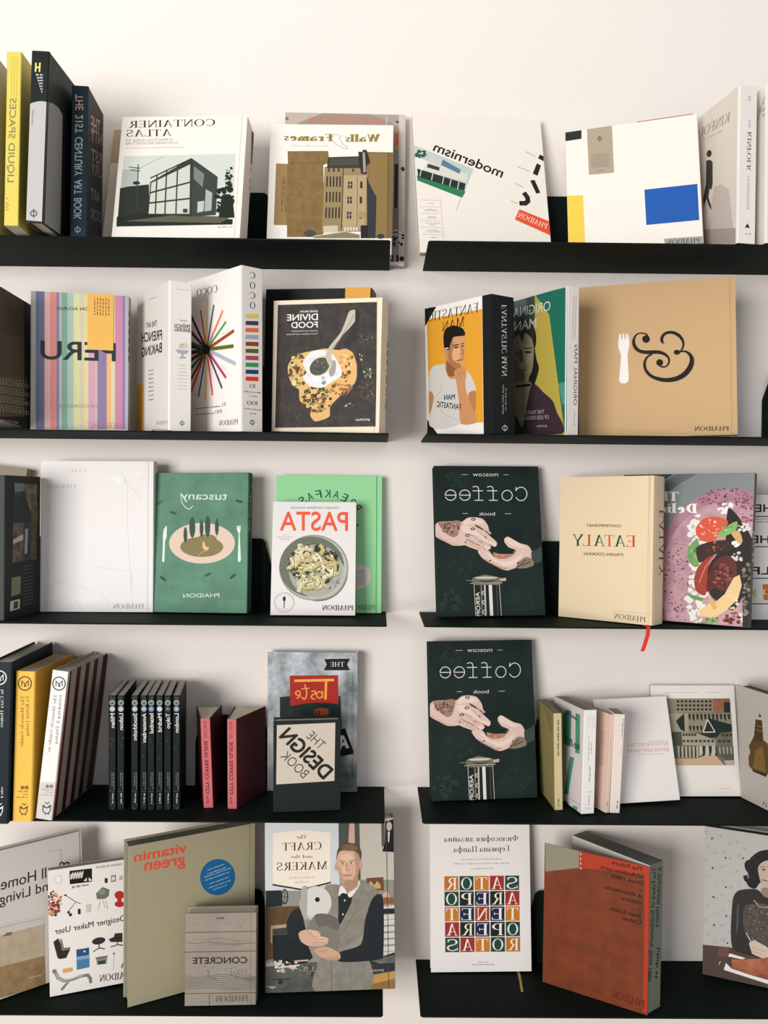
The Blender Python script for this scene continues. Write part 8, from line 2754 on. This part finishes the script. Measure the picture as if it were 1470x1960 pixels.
def make_book(key, d):
    X, Y, yaw, lean, roll, a, h, b = d['pose']
    root = empty(d['name'], pose_matrix(d['row'], d['pose']))
    tag(root, d['label'], 'book', d['group'])
    hc = d['kind'] == 'hc'
    t = 0.0027 if hc else 0.0006
    ins = 0.0035 if hc else 0.0003
    cm, sm = mat(d['cover']), mat(d['spine'])
    if d['cover'].startswith('m'):
        cm = mat(d['cover'], 0.25, 0.5, None, 0.35)
    back = mat(d['opt'].get('back', d['cover'].split('~')[0]))
    if d['side'] == 'R':        # front cover towards the room, spine on its right-hand edge
        m = MB()
        if d['opt'].get('g'):
            g = 0.0105
            m.prism([(0, t), (0, 0), (a - g, 0), (a - g + 0.001, 0.0012), (a - g + 0.0026, 0.0012), (a - g + 0.0036, 0), (a, 0), (a, t)], 0, h, cm)
        else:
            c = 0.0022 if d['opt'].get('round') else 0.0005
            m.prism([(0, t), (0, 0.0004), (0.0004, 0), (a - c, 0), (a - c * 0.3, c * 0.3 if c < t else t * 0.3), (a, min(c, t * 0.8)), (a, t)], 0, h, cm)
        if d['opt'].get('rt'):
            m.box(a * 0.55, a * 0.97, -0.0002, t, h - 0.0001, h + 0.0012, mat(d['opt']['rt']))
        print_art(m, (key, 'front'), front_place, a, h)
        fc = m.build('front_cover', root)
        if (key, 'front:sticker') in ART:
            m = MB()
            print_art(m, (key, 'front:sticker'), lambda u, v, l: (u, -l - 0.0004, v), a, h, 0.35)
            m.build('sticker', fc)['label'] = {'p3': 'round blue sticker with white print', 'b2': 'tan rectangular label'}[key]
        m = MB(); m.box(0, a, b - t, b, 0, h, back); m.build('back_cover', root)
        m = MB()
        m.prism([(a - t, t), (a, t), (a + 0.0006, t + (b - 2 * t) * 0.15), (a + 0.0006, b - t - (b - 2 * t) * 0.15), (a, b - t), (a - t, b - t)], 0, h, sm)
        print_art(m, (key, 'R'), lambda u, v, l: (a + 0.0006 + l, u, v), b, h)
        m.build('spine', root)
        m = MB(); m.box(ins, a - t, t, b - t, ins, h - ins, pages_mat(d['pages'], 'y')); m.build('page_block', root)
    else:                       # spine towards the room, both covers running back to the wall
        m = MB()
        c = 0.0012
        m.prism([(0, t), (0, c), (c, 0), (a - c, 0), (a, c), (a, t if t > c else c + 0.0002)] + ([(0, c + 0.0002)] if t < c else []), 0, h, sm)
        print_art(m, (key, 'front'), front_place, a, h)
        m.build('spine', root)
        for side, x0, x1, pl in (('L', 0, t, lambda u, v, l: (-l, u, v)), ('R', a - t, a, lambda u, v, l: (a + l, u, v))):
            m = MB()
            m.box(x0, x1, max(t, c), b, 0, h, cm)
            if hc:              # raised joint beside the spine
                xx = (x0 - 0.0005, x0) if side == 'L' else (x1, x1 + 0.0005)
                m.box(xx[0], xx[1], 0.0015, 0.005, 0, h, sm)
            print_art(m, (key, side), pl, b, h)
            m.build('cover', root)
        m = MB(); m.box(t, a - t, max(t, c), b - ins, ins, h - ins, pages_mat(d['pages'], 'x')); m.build('page_block', root)
    return root


def make_fan(key, d, dl, dr):
    """small guide standing open like a fan: spine to the room, covers splayed, pages spread between them"""
    X, Y, yaw, lean, roll, a, h, b = d['pose']
    root = empty(d['name'], pose_matrix(d['row'], d['pose']))
    tag(root, d['label'], 'book', d['group'])
    m = MB(); m.box(0, a, 0, 0.0015, 0, h, mat(d['spine']))
    print_art(m, (key, 'front'), front_place, a, h)
    m.build('spine', root)
    for x0, x1 in ((0.0, dl), (a, a + dr)):
        s = 0.0008
        m = MB(); m.prism([(x0 - s, 0.0015), (x0 + s, 0.0015), (x1 + s, b), (x1 - s, b)], 0, h, mat(d['cover'])); m.build('cover', root)
    m = MB()
    rnd = random.Random(key)
    n = 46
    for i in range(n):
        f = (i + 0.5) / n
        xa = 0.001 + (a - 0.002) * f
        xb = dl + 0.002 + (a + dr - dl - 0.004) * f
        xm = (xa + xb) / 2
        w0, w1 = a / n * 0.62, (a + dr - dl) / n * rnd.uniform(0.4, 0.85)
        top = h - 0.0015 - rnd.random() * 0.001
        lean_y = b - 0.003 - rnd.random() * 0.003
        m.prism([(xa, 0.002), (xa + w0, 0.002), (xb + w1, lean_y), (xb, lean_y)], 0.002, top, mat(d['pages'], 0.85, 0.1))
    m.prism([(0.001, 0.002), (a - 0.001, 0.002), (a + dr - 0.003, b * 0.97), (dl + 0.003, b * 0.97)], 0.002, h - 0.0035, mat('#d6cbb2', 0.85, 0.1))
    m.build('page_fan', root)
    return root


def make_open_book(d):
    """paperback standing half open: a free front cover swung away from the block"""
    X, Y, yaw, lean, roll, a, h, b = BLOCK_Q3
    M = pose_matrix(d['row'], BLOCK_Q3)
    root = empty(d['name'], M)
    tag(root, d['label'], 'book')
    m = MB(); m.box(0.001, a - 0.001, 0.0008, b - 0.001, 0.0005, h - 0.0005, pages_mat(d['pages'], 'y'))
    m.box(0.001, a - 0.001, 0, 0.0008, 0.0005, h - 0.0005, mat('#d8d2c4'))
    m.build('page_block', root)
    m = MB(); m.box(a - 0.001, a, 0, b, 0, h, mat(d['spine']))
    print_art(m, ('q3', 'R'), lambda u, v, l: (a + l, u, v), b, h)
    m.build('spine', root)
    m = MB(); m.box(0, a, b - 0.001, b, 0, h, mat(d['cover'])); m.build('back_cover', root)
    P = d['pose']
    m = MB(); m.box(0, P[5], 0, 0.0012, 0, P[6], mat(d['cover']))
    print_art(m, ('q2', 'front'), front_place, P[5], P[6])
    o = m.build('front_cover', root)
    o.matrix_parent_inverse = M.inverted()
    o.matrix_basis = pose_matrix(d['row'], P)
    return root


ROOT = {}
for key, d in BOOKS.items():
    if d['kind'] == 'fan':
        ROOT[key] = make_fan(key, d, *((-0.030, 0.002) if key == 'k1' else (-0.010, 0.034)))
    elif d['kind'] == 'panel':
        ROOT[key] = make_open_book(d)
    else:
        ROOT[key] = make_book(key, d)

# ------------------------------------------------------------------ ribbons (parts of their books) and paper slips (things)


def ribbon(key, pts, wx, wy, col):
    """thin cloth strip through world points, its width along (wx, wy)"""
    b = MB()
    for s in range(len(pts) - 1):
        p, q = Vector(pts[s]), Vector(pts[s + 1])
        w = Vector((wx, wy, 0))
        nrm = (q - p).cross(w).normalized() * 0.0003
        vs = [p, p + w, q + w, q]
        vs = [v + nrm for v in vs] + [v - nrm for v in vs]
        b.add(vs, [(0, 1, 2, 3), (7, 6, 5, 4), (0, 4, 5, 1), (1, 5, 6, 2), (2, 6, 7, 3), (3, 7, 4, 0)], mat(col, 0.6))
    o = b.build('ribbon_marker', ROOT[key])
    o.matrix_parent_inverse = ROOT[key].matrix_world.inverted()
    o['label'] = {'f2': 'red ribbon hanging over the shelf edge', 'q1': 'yellow ribbon lying on the shelf', 'c3': 'black ribbon at the shelf edge'}[key]
    return o


z3 = SHELF_Z[3]
ribbon('f2', [(0.489, -0.165, z3 + 0.0008), (0.490, -0.187, z3 + 0.0010), (0.489, -0.1905, z3 - 0.001), (0.487, -0.1915, z3 - 0.014), (0.482, -0.1925, z3 - 0.030), (0.4775, -0.193, z3 - 0.0425)], 0.0072, 0.0, '#d8352a')
z5 = SHELF_Z[5]
ribbon('q1', [(0.286, -0.030, z5 + 0.0006), (0.2865, -0.055, z5 + 0.0006), (0.285, -0.080, z5 + 0.0010), (0.2825, -0.112, z5 + 0.0006)], 0.0048, 0.0, '#b59a52')
z2 = SHELF_Z[2]
ribbon('c3', [(-0.375, -0.176, z2 + 0.0010), (-0.392, -0.186, z2 + 0.0014), (-0.405, -0.190, z2 + 0.0012), (-0.416, -0.1912, z2 - 0.008)], 0.0, -0.004, '#121515')


def slip(key, place, u0, u1, v0, v1, col, label, ink):
    b = MB()
    c = mat(col)
    lo, hi = 0.0009, 0.0015
    q = [(u0, v0), (u1, v0), (u1, v1), (u0, v1)]
    vs = [place(u, v, hi) for u, v in q] + [place(u, v, lo) for u, v in q]
    b.add(vs, [(0, 1, 2, 3), (7, 6, 5, 4), (0, 4, 5, 1), (1, 5, 6, 2), (2, 6, 7, 3), (3, 7, 4, 0)], c)
    rnd = random.Random(key)
    for (x0, y0, x1, y1, n, vert) in ink:
        for i in range(n):
            k = (i + 0.5) / n
            if vert:        # lines of tiny print running up the slip
                xx = x0 + (x1 - x0) * k
                yy = y0
                while yy < y1:
                    L = rnd.uniform(0.02, 0.05) * (v1 - v0) * 1.5
                    w_ = (x1 - x0) / n * 0.36
                    b.face([place(u0 + (u1 - u0) * s, v0 + (v1 - v0) * r, hi + 1e-4) for s, r in ((xx, yy), (xx + w_, yy), (xx + w_, min(y1, yy + L * 8)), (xx, min(y1, yy + L * 8)))], mat('#8a6426'))
                    yy += L * 8 + 0.02
    o = b.build('paper_slip')
    o.matrix_world = ROOT[key].matrix_world
    tag(o, label, 'paper slip', 'orange paper slips tucked into books')
    return o


dc = BOOKS['c2']['pose']
slip('c2', front_place, 0.1005, 0.1475, dc[6] * 0.60, dc[6] + 0.001, '#e9b45c', 'orange paper slip hanging down the front of the pastel-striped book', [(0.2, 0.62, 0.85, 0.93, 6, True)])
dc = BOOKS['c3']['pose']
slip('c3', lambda u, v, l: (-l, u, v), dc[7] * 0.78, dc[7] * 0.995, 0.001, dc[6] * 0.36, '#e6a93c', 'orange paper slip standing at the lower edge of the baking book cover', [(0.2, 0.05, 0.85, 0.35, 4, True)])
dc = BOOKS['c5']['pose']
slip('c5', front_place, dc[5] * 0.755, dc[5] * 0.99, dc[6] * 0.72, dc[6] + 0.0012, '#e6a94c', 'orange paper slip showing above the spoon-photo book', [])
